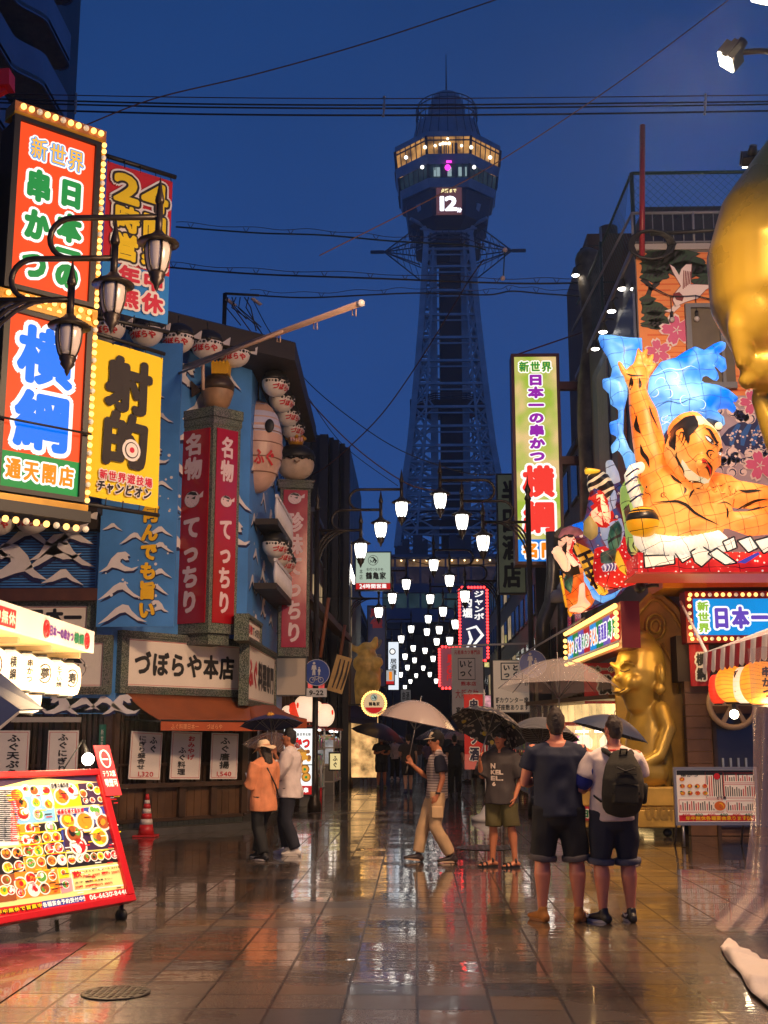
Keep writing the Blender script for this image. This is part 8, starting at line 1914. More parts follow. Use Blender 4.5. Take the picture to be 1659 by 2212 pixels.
# ------------------------------------------------------------------ stall with white lanterns, left edge
def left_stall():
 X=-3.15
 t=thing('lantern_stall','white stall canopy with a lettered fascia and glowing yellow underside at the left edge','stall',(X,10,2.4))
 a=atX(203,1369,X);zt=a.z;zb=atX(201,1411,X).z;y1=a.y;y0=7.2
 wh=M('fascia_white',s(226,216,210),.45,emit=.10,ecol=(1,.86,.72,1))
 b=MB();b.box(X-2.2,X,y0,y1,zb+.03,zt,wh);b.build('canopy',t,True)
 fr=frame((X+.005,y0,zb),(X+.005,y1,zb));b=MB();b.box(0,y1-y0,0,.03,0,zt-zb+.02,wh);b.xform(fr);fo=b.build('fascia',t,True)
 b=MB();Lx=lambda x:onp(fr,x,1395)[0];h=zt-zb
 text(b,'日本一の串かつ',Lx(104),h*.22,Lx(157)-Lx(104),h*.56,M('fascia_purple',s(100,50,150),.4),bold=.06,y=-.004);text(b,'横綱',Lx(158),h*.2,Lx(180)-Lx(158),h*.6,M('fascia_green',s(30,130,90),.4),bold=.06,y=-.004)
 for x in(97,186):b.tube([(Lx(x)+h*.34*math.cos(q*PI/10),-.006,h*.5+h*.36*math.sin(q*PI/10))for q in range(21)],.012,red_ink,5);b.tube([(Lx(x)-h*.2,-.006,h*.3),(Lx(x)+h*.2,-.006,h*.7)],.01,red_ink,4);b.tube([(Lx(x)+h*.2,-.006,h*.3),(Lx(x)-h*.2,-.006,h*.7)],.01,red_ink,4)
 rect(b,Lx(-40),Lx(30),h*.12,h*.88,-.004,M('fascia_red',s(196,40,50),.4));text(b,'年中無休',Lx(-38),h*.2,Lx(28)-Lx(-38),h*.6,board,bold=.04,y=-.008);b.xform(fr).build('lettering',fo,True)
 b=MB();b.box(X-2.15,X-.04,y0,y1-.04,zb+.004,zb+.029,M('soffit_lantern_glow',(.6,.42,.15),.6,emit=.75,ecol=(1,.66,.2,1),var=.3,vscale=1.));b.build('soffit',t,True)  # emission on the soffit imitates the yellow light of the lanterns
 b=MB()
 for k in range(5):b.bar((X-2.1,y1-.1-k*.9,zb-.03),(X-.1,y1-.1-k*.9,zb-.03),.05,M('soffit_batten',(.45,.33,.2),.6))
 b.tube([(X-.2,y0,zb-.12),(X-.2,y1-.1,zb-.1)],.014,black_metal,5);b.tube([(X-.55,y0,zb-.12),(X-.55,y1-.1,zb-.1)],.014,black_metal,5);b.build('batten',t,True)
 lw=paper('stall_lantern_paper',s(255,226,184)[:3],s(255,240,214)[:3],1.05,9,.03,0,(.9,.75,.55),.1,.3)
 nm=['farthest lantern of the front row, below the fascia end','second of the front row from its far end','third of the front row from its far end','fourth of the front row from its far end','front row lantern nearest the left edge','front row lantern beyond the picture edge']
 st=['寿','とてい焼','夢','串かつ','横綱','祭']
 proto=None
 for row,(dx,dz,ys)in enumerate(((-.2,-.26,[y1-.2-k*.42 for k in range(6)]),(-.6,-.42,[y1-.1-k*.42 for k in range(7)]))):
  for k,yy in enumerate(ys):
   lab='white glowing stall lantern, '+(nm[k]if row==0 else['far end of the lower back row','second along the lower back row','third along the lower back row','fourth along the lower back row','fifth along the lower back row','sixth along the lower back row','last of the lower back row'][k])
   tt=thing('stall_lantern',lab,'lantern',(X+dx,yy,zb+dz),group='white lanterns under the stall canopy')
   b=MB();b.lathe([(.06,-.165),(.12,-.14),(.14,-.07),(.145,.03),(.13,.11),(.07,.15)],lw,n=18);bo=b.build('shade',tt)
   b=MB();b.lathe([(.07,-.18),(.075,-.16)],black_metal,n=14);b.lathe([(.075,.15),(.07,.175)],black_metal,n=14);b.tube([(0,0,.17),(0,0,-dz-.1)],.006,black_metal,4);b.build('rim',tt)
   if row==0:
    b=MB()
    if len(st[k])==1:text(b,st[k],-.045,-.055,.09,.11,ink,bold=.05,y=0);b.tube([(.06*math.cos(q*PI/10),0,.08*math.sin(q*PI/10))for q in range(21)],.006,ink,4)
    else:text(b,st[k],-.03,-.1,.06,.2,ink,vert=True,bold=.04,y=0)
    b.v=[(x,y_-math.sqrt(max(0,.147**2-x*x))-.002,z)for x,y_,z in b.v];b.xform(Matrix.Rotation(R(42),4,'Z'));b.build('lettering',bo)
 for k in range(3):
  la=bpy.data.lights.new('lantern_lamp','POINT');la.energy=STALL;la.color=(1,.66,.34);la.shadow_soft_size=.25;lo=bpy.data.objects.new('lamp',la);COL.objects.link(lo);lo.location=(.35,1.4-k*1.2,-.45);lo.parent=t
 p=at(0,1500,8);tt=thing('navy_parasol','corner of a navy parasol poking in at the left edge','parasol',p)
 b=MB();c0,c1,c2=at(-120,1420,8.3),at(44,1533,8.),at(-40,1600,7.6);nv=M('parasol_navy',s(30,48,92),.6,var=.15);wv=M('parasol_white',s(200,195,190),.6)
 b.add([c0,c1,c2],[(0,2,1)],nv);b.add([c1,c2,c2+Vector((-.01,0,-.04)),c1+Vector((-.01,0,-.03))],[(0,1,2,3)],wv);b.add([c0,c1,c1+Vector((0,.5,.02)),c0+Vector((0,.5,.1))],[(0,1,2,3)],nv);o=b.build('canopy',tt,True);q=o.modifiers.new('thickness','SOLIDIFY');q.thickness=.01
 b=MB();b.tube([at(-160,1440,8.3),at(-160,2100,8.3)],.03,black_metal,8);b.build('pole',tt,True)
left_stall()
def cone():
 p=atZ(315,1807);t=thing('traffic_cone','red traffic cone with white bands beside the restaurant front','traffic cone',p)
 rd=M('cone_red',s(196,40,44),.4);wh=M('cone_white',s(215,200,190),.35)
 b=MB();b.box(-.19,.19,-.19,.19,0,.03,rd);b.build('base',t,bevel=.01)
 b=MB();rr=lambda z:.14-.115*(z-.03)/.67
 for z0,z1,m in((.03,.2,rd),(.2,.29,wh),(.29,.38,rd),(.38,.46,wh),(.46,.54,rd),(.54,.6,wh),(.6,.7,rd)):b.lathe([(rr(z0),z0),(rr(z1),z1)],m,n=18)
 b.build('cone',t)
cone()
def manhole(label,x,y,r):
 p=atZ(x,y);b=MB();b.lathe([(r,.004),(r,.008),(r*.93,.01),(0,.01)],M('manhole_iron',(.05,.042,.035),.3,.5,bump=.8,bscale=40),c=(p.x,p.y,0),n=32)
 for k in range(9):
  for j in range(9):
   x_,y_=(k-4)*r*.2,(j-4)*r*.2
   if math.hypot(x_,y_)<r*.85:b.box(p.x+x_-r*.06,p.x+x_+r*.06,p.y+y_-r*.06,p.y+y_+r*.06,.01,.014,MATS['manhole_iron'])
 tag(b.build('manhole_cover'),label,'manhole cover')
manhole('small wet iron manhole cover in the paving at the lower left',250,2146,.22);manhole('larger iron manhole cover near the sandalled young man',1050,1832,.45)
def cluster():
 for k,(x,y,r,m,lab)in enumerate(((660,1531,.3,'lantern_white_glow','large white and red paper lantern behind the left lamp post'),(640,1540,.24,'lantern_red_glow','red paper lantern left of the large one behind the left lamp post'),(624,1543,.2,'lantern_white_glow','small white paper lantern at the left of the cluster by the lamp post'),(680,1537,.24,'lantern_white_glow','white paper lantern just left of the lamp post trunk'),(700,1545,.26,'lantern_white_glow','white paper lantern right of the lamp post trunk'))):
  p=at(x,y,29.5);t=thing('paper_lantern',lab,'lantern',p,group='lantern cluster behind the left lamp post');b=MB();b.lathe([(r*math.sin(PI*(i+2)/20)**.8,-r*1.1*math.cos(PI*(i+2)/20))for i in range(17)],MATS[m],n=16);b.build('shade',t)
  b=MB();b.lathe([(r*.35,-r*1.12),(r*.4,-r*1.02)],red_ink,n=12);b.lathe([(r*.4,r*1.02),(r*.35,r*1.12)],red_ink,n=12)
  for q in range(4):a=q*PI/2-.6;b.ball((r*1.0*math.cos(a),r*1.0*math.sin(a),.25*r),r*.18,MATS['lantern_red_glow'],6,4,(.6,.6,1.4))
  b.build('trim',t)
 p=at(795,1562,44);t=thing('paper_lantern','red round lantern under the navy shop awning on the left of the lane','lantern',p);b=MB();b.ball((0,0,0),.2,MATS['lantern_red_glow'],12,8);b.build('shade',t)
 t=thing('shop_awning','navy shop awning low on the left of the lane under the round bulb sign','awning',at(760,1540,42));b=MB();a,c=at(735,1545,42),at(815,1555,42);b.add([a,c,c+Vector((0,.9,.45)),a+Vector((0,.9,.45))],[(0,1,2,3)],M('awning_navy',s(36,44,100),.6));b.add([a,c,c-Vector((0,0,.22)),a-Vector((0,0,.22))],[(0,3,2,1)],MATS['awning_navy']);o=b.build('canopy',t,True);q=o.modifiers.new('thickness','SOLIDIFY');q.thickness=.01
 b=MB();b.box(a.x,c.x,42.9,43,.3,2.5,MATS['shop_glow_warm']);b.build('lit_back',t,True)
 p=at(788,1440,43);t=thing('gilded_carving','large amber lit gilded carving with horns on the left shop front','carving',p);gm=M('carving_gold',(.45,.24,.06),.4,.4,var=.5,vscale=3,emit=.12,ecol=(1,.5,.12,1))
 b=MB();etube(b,[(0,0,-1.3),(.1,-.1,-.6),(.15,-.1,.1),(.05,0,.6)],[(.35,.3),(.5,.4),(.42,.4),(.3,.3)],(1,0,0),gm,14);b.ball((.25,-.35,-.5),.3,gm);b.ball((-.15,-.3,.1),.28,gm);etube(b,[(0,0,.5),(-.5,0,.7),(-.75,0,1.2)],[.14,.12,.05],(0,1,0),gm,8);etube(b,[(.1,0,.5),(.35,0,.8),(.4,0,1.0)],[.14,.16,.1],(0,1,0),gm,8)
 for q in range(14):b.ball((random.uniform(-.3,.5),-.3,random.uniform(-1.2,.5)),random.uniform(.08,.2),gm,8,6)
 fused(b,.05,'body',gm,t,2)
 t=thing('timber_canopy','dark timber eave with slanted pale poles above the left lane shops','canopy',at(690,1300,31));b=MB();a,c=at(672,1255,30),at(745,1345,36);b.hexa([(a.x-.6,29,a.z-.1),(a.x,29,a.z-.5),(c.x,40,c.z-.3),(c.x-.6,40,c.z),(a.x-.6,29,a.z+.1),(a.x,29,a.z-.3),(c.x,40,c.z-.1),(c.x-.6,40,c.z+.2)],w_br);b.build('eave',t,True)
 b=MB();b.tube([at(710,1290,31),at(692,1420,31)],.05,M('amber_pole',s(150,90,60),.4),8);b.tube([at(745,1350,36),at(730,1450,36)],.05,MATS['amber_pole'],8);b.build('pole',t,True)
 fr,W,H=front_panel(706,740,1410,1490,33);t=thing('wooden_plaque','tilted golden wooden plaque above the left lane shops','plaque',fr=fr@Matrix.Rotation(R(16),4,'Y'));b=MB();b.box(0,W,0,.1,0,H,M('plaque_wood',s(190,130,60),.4,var=.3,emit=.08,ecol=(1,.6,.2,1)));
 for q in range(3):stroke(b,[(W*.3+q*.12,H*.1),(W*.35+q*.12,H*.5),(W*.3+q*.12,H*.9)],.03,-.004,brown)
 b.build('board',t)
 t=thing('facade_light','narrow gilded facade strip with a slanted row of white bulbs above the tortoise sign','facade light',at(745,1250,42));a,c=at(737,1165,41.8),at(766,1260,41.8)
 b=MB();b.box(at(735,1200,42).x,at(760,1200,42).x,42,42.3,at(740,1420,42).z,at(740,1170,42).z,M('facade_gilt',(.35,.24,.12),.4,.3,var=.5,vscale=2,emit=.10,ecol=(1,.75,.45,1)));b.build('strip',t,True)
 o=FRAMES[t.name].inverted();bulbs(t,[o@p for p in run(a,c,20)],.07,[bulb_white])
 fr,W,H=front_panel(826,855,1590,1640,36)
cluster()
lit_sign('small_lantern_sign','small cream lit box sign with brush writing low on the left of the lane',826-113,848-113,1628,1662,33,E('sign_cream_warm',s(240,215,150)[:3],.9),lambda b,w,h,y:text(b,'ふぐ',w*.25,h*.1,w*.5,h*.8,ink,vert=True,bold=.04,y=y))
def lane_bits():
 p=atZ(667,1742);t=thing('steel_bin','grey steel bin at the foot of the lit menu sign','bin',p);b=MB();b.box(-.22,.22,-.2,.2,0,.72,M('bin_steel',(.22,.21,.2),.35,.7));b.box(-.23,.23,-.21,.21,.72,.76,MATS['bin_steel']);b.build('body',t,bevel=.01)
 t=thing('iron_railing','dark iron railing along the left shop front behind the lamp posts','railing',atZ(740,1690));b=MB();a,c=atZ(715,1700),atZ(762,1672)
 for k in range(10):q=a.lerp(c,k/9);b.tube([q,q+Vector((0,0,.95))],.02,black_metal,5)
 b.tube([a+Vector((0,0,.95)),c+Vector((0,0,.95))],.025,black_metal,6);b.tube([a+Vector((0,0,.15)),c+Vector((0,0,.15))],.02,black_metal,6);b.build('rail',t,True)
 p=atZ(700,1715);t=thing('display_case','lit glass display case by the left shop front','display case',p);b=MB();b.box(-.3,.3,-.3,.3,0,.9,M('case_grey',(.2,.19,.19),.4));b.box(-.28,.28,-.28,.28,.9,1.6,M('case_glow',(.4,.4,.42),.2,emit=.25,ecol=(.9,.95,1,1),var=.6,vscale=4));b.build('cabinet',t)
 for k,(x,y,h,lab)in enumerate(((690,1742,1.0,'red and white striped post beside the left lamp post'),)):
  p=atZ(x,y);t=thing('marker_post',lab,'post',p);b=MB();b.tube([(.03,0,0),(.03,0,.45)],.03,red_ink,8);b.tube([(.03,0,.45),(.03,0,h)],.03,MATS['white_pole'],8);b.build('post',t)
lane_bits()
# ------------------------------------------------------------------ overhead wires
def wire(label,pts,Y,r,col=None,sm=True,ties=0,Y2=None):
 n_=len(pts);W_=[at(x,y,Y+((Y2 or Y)-Y)*i/(n_-1))for i,(x,y)in enumerate(pts)]
 P=[]
 for i in range(n_-1):
  p0,p1,p2,p3=W_[max(0,i-1)],W_[i],W_[i+1],W_[min(n_-1,i+2)]
  for j in range(8):
   u=j/8;P.append(.5*((2*p1)+(p2-p0)*u+(2*p0-5*p1+4*p2-p3)*u*u+(3*p1-p0-3*p2+p3)*u**3))
 P.append(W_[-1])
 t=thing('overhead_wire',label,'wire',W_[0]);b=MB();b.tube(P,r,col or M('wire_black',(.012,.011,.012),.5),6);b.build('cable',t,True)
 if ties:
  b=MB();b.tube([p+Vector((0,0,.14+.03*math.sin(i)))for i,p in enumerate(P)],r*.4,M('wire_brown',(.06,.03,.03),.6),4)
  for k in range(ties):p=P[int((k+.5)/ties*(len(P)-1))];b.tube([p,p+Vector((-.08,0,.14))],r*.4,MATS['wire_brown'],4);b.tube([p,p+Vector((.08,0,.14))],r*.4,MATS['wire_brown'],4)
  b.build('carrier_wire',t,True)
wr=M('wire_rust',(.10,.04,.03),.6);wo=M('wire_orange',(.30,.13,.06),.6)
wire('thin topmost wire of the four crossing below the top of the sky',[(-30,202),(400,210),(829,213),(1250,210),(1690,205)],26,.012,wr)
wire('second wire of the four crossing below the top of the sky',[(-30,213),(400,224),(829,227),(1250,224),(1690,219)],26,.02)
wire('third wire of the four crossing below the top of the sky',[(-30,221),(400,231),(829,234),(1250,231),(1690,225)],26,.02)
wire('lowest wire of the four crossing below the top of the sky',[(-30,234),(400,246),(829,249),(1250,246),(1690,239)],26,.022)
for k,(x,y0,y1)in enumerate(((163,203,243),(829,210,250),(1523,205,246))):
 p,q=at(x+1,y0,25.9),at(x-1,y1,25.9);t=thing('wire_spacer',('pale spacer clamped on the four wires near the flats','pale spacer clamped on the four wires left of the tower','pale spacer clamped on the four wires at the right')[k],'spacer',p);b=MB();b.tube([p,p.lerp(q,.5)+Vector((.02,0,0)),q],.022,M('spacer_grey',(.4,.36,.32),.5),6)
 for f in(0,.4,.6,1):b.ball(p.lerp(q,f),.04,MATS['spacer_grey'],6,4)
 b.build('bar',t,True)
wire('thin rusty wire rising to the top edge left of the tower mast',[(165,279),(330,214),(553,160),(800,90),(1075,-2)],18,.011,wr)
wire('thin orange wire slanting across the tower screen to the upper right',[(690,552),(940,425),(1106,331),(1340,175),(1580,-5)],20,.010,wo)
wire('dark green twisted cable from the lamps towards the tower waist',[(380,490),(553,503),(700,508),(850,521),(1000,529),(1050,540)],30,.022,M('wire_green',(.015,.04,.03),.5),ties=8)
wire('black cable with carrier wire crossing in front of the tower legs, upper of two',[(360,577),(553,592),(800,601),(1106,612),(1290,610),(1520,604)],30,.024,ties=16)
wire('black sagging cable crossing in front of the tower legs, lower of two',[(540,637),(660,643),(800,637),(911,633),(1050,637),(1106,629),(1180,635),(1290,640),(1385,628),(1520,612)],30,.02,ties=10)
wire('long slack cable falling from the tower waist to the pleated building',[(1045,560),(1010,610),(986,650),(906,780),(820,900),(720,996),(675,1025)],33,.02,wr,Y2=38)
wire('slack cable from the insulators down to the first lit lantern',[(498,655),(560,740),(640,835),(760,960),(880,1045),(960,1060)],28,.016,wr)
wire('second slack cable falling from the insulators, just above the first',[(545,645),(585,720),(660,820),(760,905),(870,975),(1000,1020),(1075,1025)],30,.013)
wire('third thin cable falling from the insulators towards the lane lanterns',[(500,650),(570,725),(660,850),(740,960),(860,1050)],29,.010)
wire('thin wire across the far lane above the tower base',[(740,1190),(860,1205),(960,1225),(1080,1215)],60,.02)
wire('taut thin wire across the lane through the left lamp post',[(590,1285),(690,1290),(860,1292)],29,.010)
def insulators():
 t=thing('cable_terminal','pair of pale insulators with knotted cables on the restaurant roof','insulator',at(500,645,26));b=MB();p,q=at(486,634,26),at(560,638,26);b.tube([p,q],.03,black_metal,6)
 for(x,y)in((492,648),(547,646)):c=at(x,y,26);
 b.tube([p,p+Vector((0,0,-2.5))],.05,black_metal,8);b.build('bracket',t,True)
 for(x,y)in((492,648),(547,646)):
  c=at(x,y,25.9);b=MB()
  for k in range(4):b.lathe([(.03,-.03),(.07,0),(.03,.03)],M('porcelain',s(220,190,170),.3),c=(c.x+.05*k,c.y,c.z-.04*k),n=10)
  b.build('insulator',t,True)
 b=MB();rnd=random.Random(3)
 for k in range(6):a=at(492+k*9,642,25.8);b.tube([a,a+Vector((rnd.uniform(-.1,.2),0,-.25)),a+Vector((rnd.uniform(.1,.5),0,-rnd.uniform(.5,1.)))],.014,black_metal,5)
 b.build('jumper_cable',t,True)
 t=thing('hanging_bulb','round pale bulbs on a hanging cable right of the tower waist','lamp',at(1090,540,26));b=MB();b.tube([at(1090,545,26),at(1087,605,26)],.016,MATS['wire_green'],6);b.build('cable',t,True)
 for(x,y)in((1091,540),(1086,601)):b=MB();b.ball(at(x,y,26),.06,MATS['porcelain'],10,8);b.build('bulb',t,True)
 t=thing('red_bracket','red painted bracket end poking in at the left edge below the flats','bracket',at(10,180,16));b=MB();p=at(-30,178,16);q=at(26,174,16);b.bar(p,q,.26,M('bracket_red',s(190,20,26),.4));b.bar(at(-30,215,16),at(12,192,16),.1,MATS['bracket_red']);b.build('beam',t,True)
insulators()
# ------------------------------------------------------------------ people
def skin_m(name,c):return M(name,c,.5,var=.12,vscale=6)
SK={'fair':skin_m('skin_fair',s(220,138,106)),'tan':skin_m('skin_tan',s(192,120,84)),'light':skin_m('skin_light',s(216,164,134))}
hair_black=M('hair_black',(.010,.008,.008),.45,bump=.6,bscale=90);hair_brown=M('hair_brown',(.035,.020,.013),.5,bump=.6,bscale=90)
eye_w=M('eye_white',(.6,.58,.55),.3);eye_d=M('eye_dark',(.015,.01,.008),.3);lip=M('lip',s(150,80,72),.5)
CL=lambda nm,c,v=.18,b=.25:M(nm,c,.8,var=v,vscale=7,bump=b,bscale=160)
def lerp(a,b,f):return Vector(a).lerp(Vector(b),f)
def person(label,pos,rz,H=1.75,skin='light',vox=.0105,hair=None,hair_style='short',top=None,sleeve=.5,sleeve_mat=None,bottom=None,leg_len=1.,cuff=None,shoe=None,sole=None,J=None,head_yaw=0.,head_pitch=0.,bulk=1.,hem=.86,socks=None,loose=0.,face=True,group=None,sandal=False):
 k=H/1.75;sk=SK[skin]
 t=thing('person',label,'person',pos,rotz=rz,group=group)
 j={}
 for sx,n in((-1,'l'),(1,'r')):
  j['hip'+n]=(sx*.092,0,.92);j['kn'+n]=(sx*.105,-.02,.50);j['an'+n]=(sx*.115,.02,.085);j['to'+n]=(sx*.02,-.16,0)
  j['sh'+n]=(sx*.176*bulk,.01,1.405);j['el'+n]=(sx*.235*bulk,.045,1.14);j['wr'+n]=(sx*.25,-.03,.90);j['fi'+n]=(0,-.03,-.1)
 j['lean']=(0,0)
 j.update(J or{})
 lx,ly=j['lean']
 def v(p):return Vector(p)*k
 def tor(p):z=p[2];f=max(0,(z-.95));return Vector((p[0]+lx*f,p[1]+ly*f,z))*k
 X=(1,0,0)
 b=MB();r=lambda q:q*k
 tz=[(.90,.158,.112),(1.0,.148,.108),(1.12,.142,.102),(1.25,.160,.112),(1.36,.172,.105),(1.43,.125,.075)]
 etube(b,[tor((0,.0+(.012 if z>1.3 else 0),z))for z,_,_ in tz],[(r(a*bulk),r(c*bulk))for _,a,c in tz],X,sk,18)
 hc=tor((0,-.015,1.635));etube(b,[tor((0,.015,1.40)),tor((0,.012,1.5)),hc+Vector((0,.01,-.05))*k],[r(.062),r(.056),r(.058)],X,sk,12)
 hr=Matrix.Rotation(head_yaw,3,'Z')@Matrix.Rotation(head_pitch,3,'X')
 hv=lambda x,y,z:hc+hr@(Vector((x,y,z))*k)
 HX=hr@Vector((1,0,0))
 etube(b,[hv(0,-.048,-.108),hv(0,-.032,-.075),hv(0,-.012,-.03),hv(0,.004,.02),hv(0,.010,.06),hv(0,.010,.095)],[(r(.030),r(.030)),(r(.052),r(.062)),(r(.066),r(.084)),(r(.073),r(.094)),(r(.070),r(.090)),(r(.046),r(.060))],HX,sk,18)
 if face:
  etube(b,[hv(0,-.095,.012),hv(0,-.112,-.024)],[r(.011),r(.016)],HX,sk,8);b.ball(hv(0,-.082,-.066),r(.022),sk,8,6,(1.2,.7,.6))
  etube(b,[hv(-.04,-.080,.026),hv(.04,-.080,.026)],[r(.014),r(.014)],(0,0,1),sk,8)
 for sx in(-1,1):b.ball(hv(sx*.073,.012,-.005),r(.03),sk,8,6,(.4,.7,1.1))
 hands={}
 for sx,n in((-1,'l'),(1,'r')):
  hp,kn,an=v(j['hip'+n]),v(j['kn'+n]),v(j['an'+n]);bk=Vector((0,.022,0))*k
  etube(b,[hp,hp.lerp(kn,.45),kn,kn.lerp(an,.28)+bk,kn.lerp(an,.65)+bk*.4,an],[r(.090*bulk),r(.076*bulk),r(.056*bulk),r(.062*bulk),r(.044*bulk),r(.035)],X,sk,14)
  to=v(j['to'+n]);hl=an-Vector((0,0,.045))*k-to*.28
  etube(b,[hl,an-Vector((0,0,.03))*k,an-Vector((0,0,.05))*k+to*.5,an-Vector((0,0,.066))*k+to],[(r(.032),r(.03)),(r(.036),r(.035)),(r(.042),r(.026)),(r(.038),r(.014))],X,sk,12)
  sh,el,wr=tor(j['sh'+n]),tor(j['el'+n]),tor(j['wr'+n])
  b.ball(sh,r(.058*bulk),sk,10,8);etube(b,[tor((sx*.03,.014,1.475)),tor((sx*.10,.014,1.432)),sh],[r(.05),r(.055),r(.05)],X,sk,10);etube(b,[tor((sx*.09,.012,1.42)),sh,sh.lerp(el,.5),el,el.lerp(wr,.3),wr],[r(.065),r(.058*bulk),r(.047*bulk),r(.038),r(.040*bulk),r(.026)],X,sk,12)
  d=Vector(j['fi'+n]).normalized();pn=Vector((sx,0,0))-d*d.x*sx;pn=pn.normalized()if pn.length>.1 else Vector((0,1,0));sd=d.cross(pn).normalized()
  etube(b,[wr,wr+d*r(.045),wr+d*r(.085)],[(r(.024),r(.018)),(r(.037),r(.016)),(r(.038),r(.014))],sd,sk,10)
  for q,L in enumerate((.062,.072,.068,.054)):
   p0=wr+d*r(.085)+sd*r((q-1.5)*.021);p1=p0+d*r(L*.5)-pn*r(.010);p2=p1+(d*.6-pn*.8).normalized()*r(L*.5)
   etube(b,[p0,p1,p2],[r(.0092),r(.0088),r(.0075)],sd,sk,6)
  th=-1 if sd.y>0 else 1
  etube(b,[wr+d*r(.03)+sd*r(.03*th),wr+d*r(.06)+sd*r(.058*th)-pn*r(.01),wr+d*r(.088)+sd*r(.062*th)-pn*r(.02)],[r(.013),r(.011),r(.009)],sd,sk,6)
  hands[n]=wr+d*r(.09)
 body=fused(b,vox*k,'body',sk,t,2)
 if face:
  for sx in(-1,1):
   m=MB();m.ball(hv(sx*.031,-.0855,.004),r(.0125),eye_w,8,6,(1.25,.6,.7));m.ball(hv(sx*.031,-.0925,.004),r(.0075),eye_d,6,4);m.build('eye',t)
  m=MB();
  for sx in(-1,1):m.tube([hv(sx*.048,-.088,.026),hv(sx*.030,-.095,.032),hv(sx*.014,-.093,.028)],r(.005),hair or hair_black,5)
  m.build('eyebrows',t);m=MB();m.tube([hv(-.024,-.084,-.062),hv(0,-.0975,-.059),hv(.024,-.084,-.062)],r(.0065),lip,5);m.build('lips',t)
 if hair_style:
  m=MB();hm=hair or hair_black
  if hair_style=='crew':etube(m,[hv(0,.030,-.025),hv(0,.024,.03),hv(0,.014,.07),hv(0,.012,.098)],[(r(.064),r(.074)),(r(.075),r(.086)),(r(.074),r(.092)),(r(.05),r(.066))],HX,hm,18)
  elif hair_style=='short':
   etube(m,[hv(0,.034,-.045),hv(0,.032,.01),hv(0,.012,.066),hv(0,.008,.105)],[(r(.060),r(.066)),(r(.078),r(.080)),(r(.080),r(.100)),(r(.055),r(.072))],HX,hm,18)
  elif hair_style=='mop':
   etube(m,[hv(0,.036,-.06),hv(0,.032,.0),hv(0,.008,.06),hv(0,.004,.112)],[(r(.070),r(.066)),(r(.088),r(.084)),(r(.090),r(.112)),(r(.062),r(.082))],HX,hm,18)
   for q in range(9):a=-1.3+q*.32;etube(m,[hv(.075*math.sin(a),-.075*math.cos(a)+.0,.075),hv(.086*math.sin(a),-.098*math.cos(a),.045),hv(.084*math.sin(a),-.094*math.cos(a),.018-.02*abs(math.sin(a)))],[r(.024),r(.02),r(.008)],HX,hm,6)
  elif hair_style=='long':etube(m,[hv(0,.07,-.22),hv(0,.06,-.12),hv(0,.036,-.03),hv(0,.02,.03),hv(0,.008,.07),hv(0,.006,.108)],[(r(.075),r(.04)),(r(.085),r(.055)),(r(.085),r(.074)),(r(.083),r(.088)),(r(.082),r(.1)),(r(.055),r(.075))],HX,hm,18)
  def rough(p):return p+Vector((noise.noise(p*70),noise.noise(p*70+Vector((9,0,0))),noise.noise(p*55)))*r(.006)
  fused(m,.010*k,'hair',hm,t,1,rough)
 wr_=lambda amp:(lambda p:p+Vector((noise.noise((p.x*9,p.y*9,p.z*5)),noise.noise((p.x*9+5,p.y*9,p.z*6+3)),noise.noise((p.x*5,p.y*5,p.z*9))*.6))*amp*k)
 if top:
  m=MB();e=.016+loose;hx=.022 if hem<.83 else 0
  z=[(hem,.166+hx,.124+hx),(hem+.08,.165+hx,.122+hx),(1.05,.158,.116),(1.18,.162,.116),(1.3,.178,.122),(1.385,.180,.108),(1.445,.115,.076)]
  etube(m,[tor((0,.0+(.012 if q>1.3 else 0),q))for q,_,_ in z],[(r(a*bulk+e),r(c*bulk+e))for _,a,c in z],X,top,22,cap=False)
  sl=[]
  for sx,n in((-1,'l'),(1,'r')):
   sh,el,wr=tor(j['sh'+n]),tor(j['el'+n]),tor(j['wr'+n]);f=sleeve
   e2=sh.lerp(el,min(1,f));pts=[tor((sx*.1,.012,1.39)),sh+Vector((0,0,-.006)),sh.lerp(el,min(1,f)*.6),e2];rr=[r(.066+e*.7),r(.060*bulk+e*.7),r(.056*bulk+e*1.2),r(.054*bulk+e*1.35)]
   if f>1:pts.append(el.lerp(wr,f-1));rr=[r(.07+e),r(.064*bulk+e),r(.055+e),r(.05+e),r(.036+e)]
   q=MB()if sleeve_mat else m
   etube(q,pts,rr,X,sleeve_mat or top,14,cap=False);q.ball(sh+Vector((-sx*.014,0,-.012))*k,r(.058*bulk+e*.6),sleeve_mat or top,10,8);etube(m,[tor((sx*.06,.014,1.452)),tor((sx*.11,.014,1.425)),sh+Vector((0,0,-.006))],[r(.045+e*.8),r(.052+e*.8),r(.05+e*.6)],X,top,12)
   if sleeve_mat:sl.append(q)
  so=fused(m,.013*k,'shirt',top,t,1,wr_(.017+loose*.3))
  for q in sl:fused(q,.013*k,'sleeve',sleeve_mat,so,2,wr_(.009))
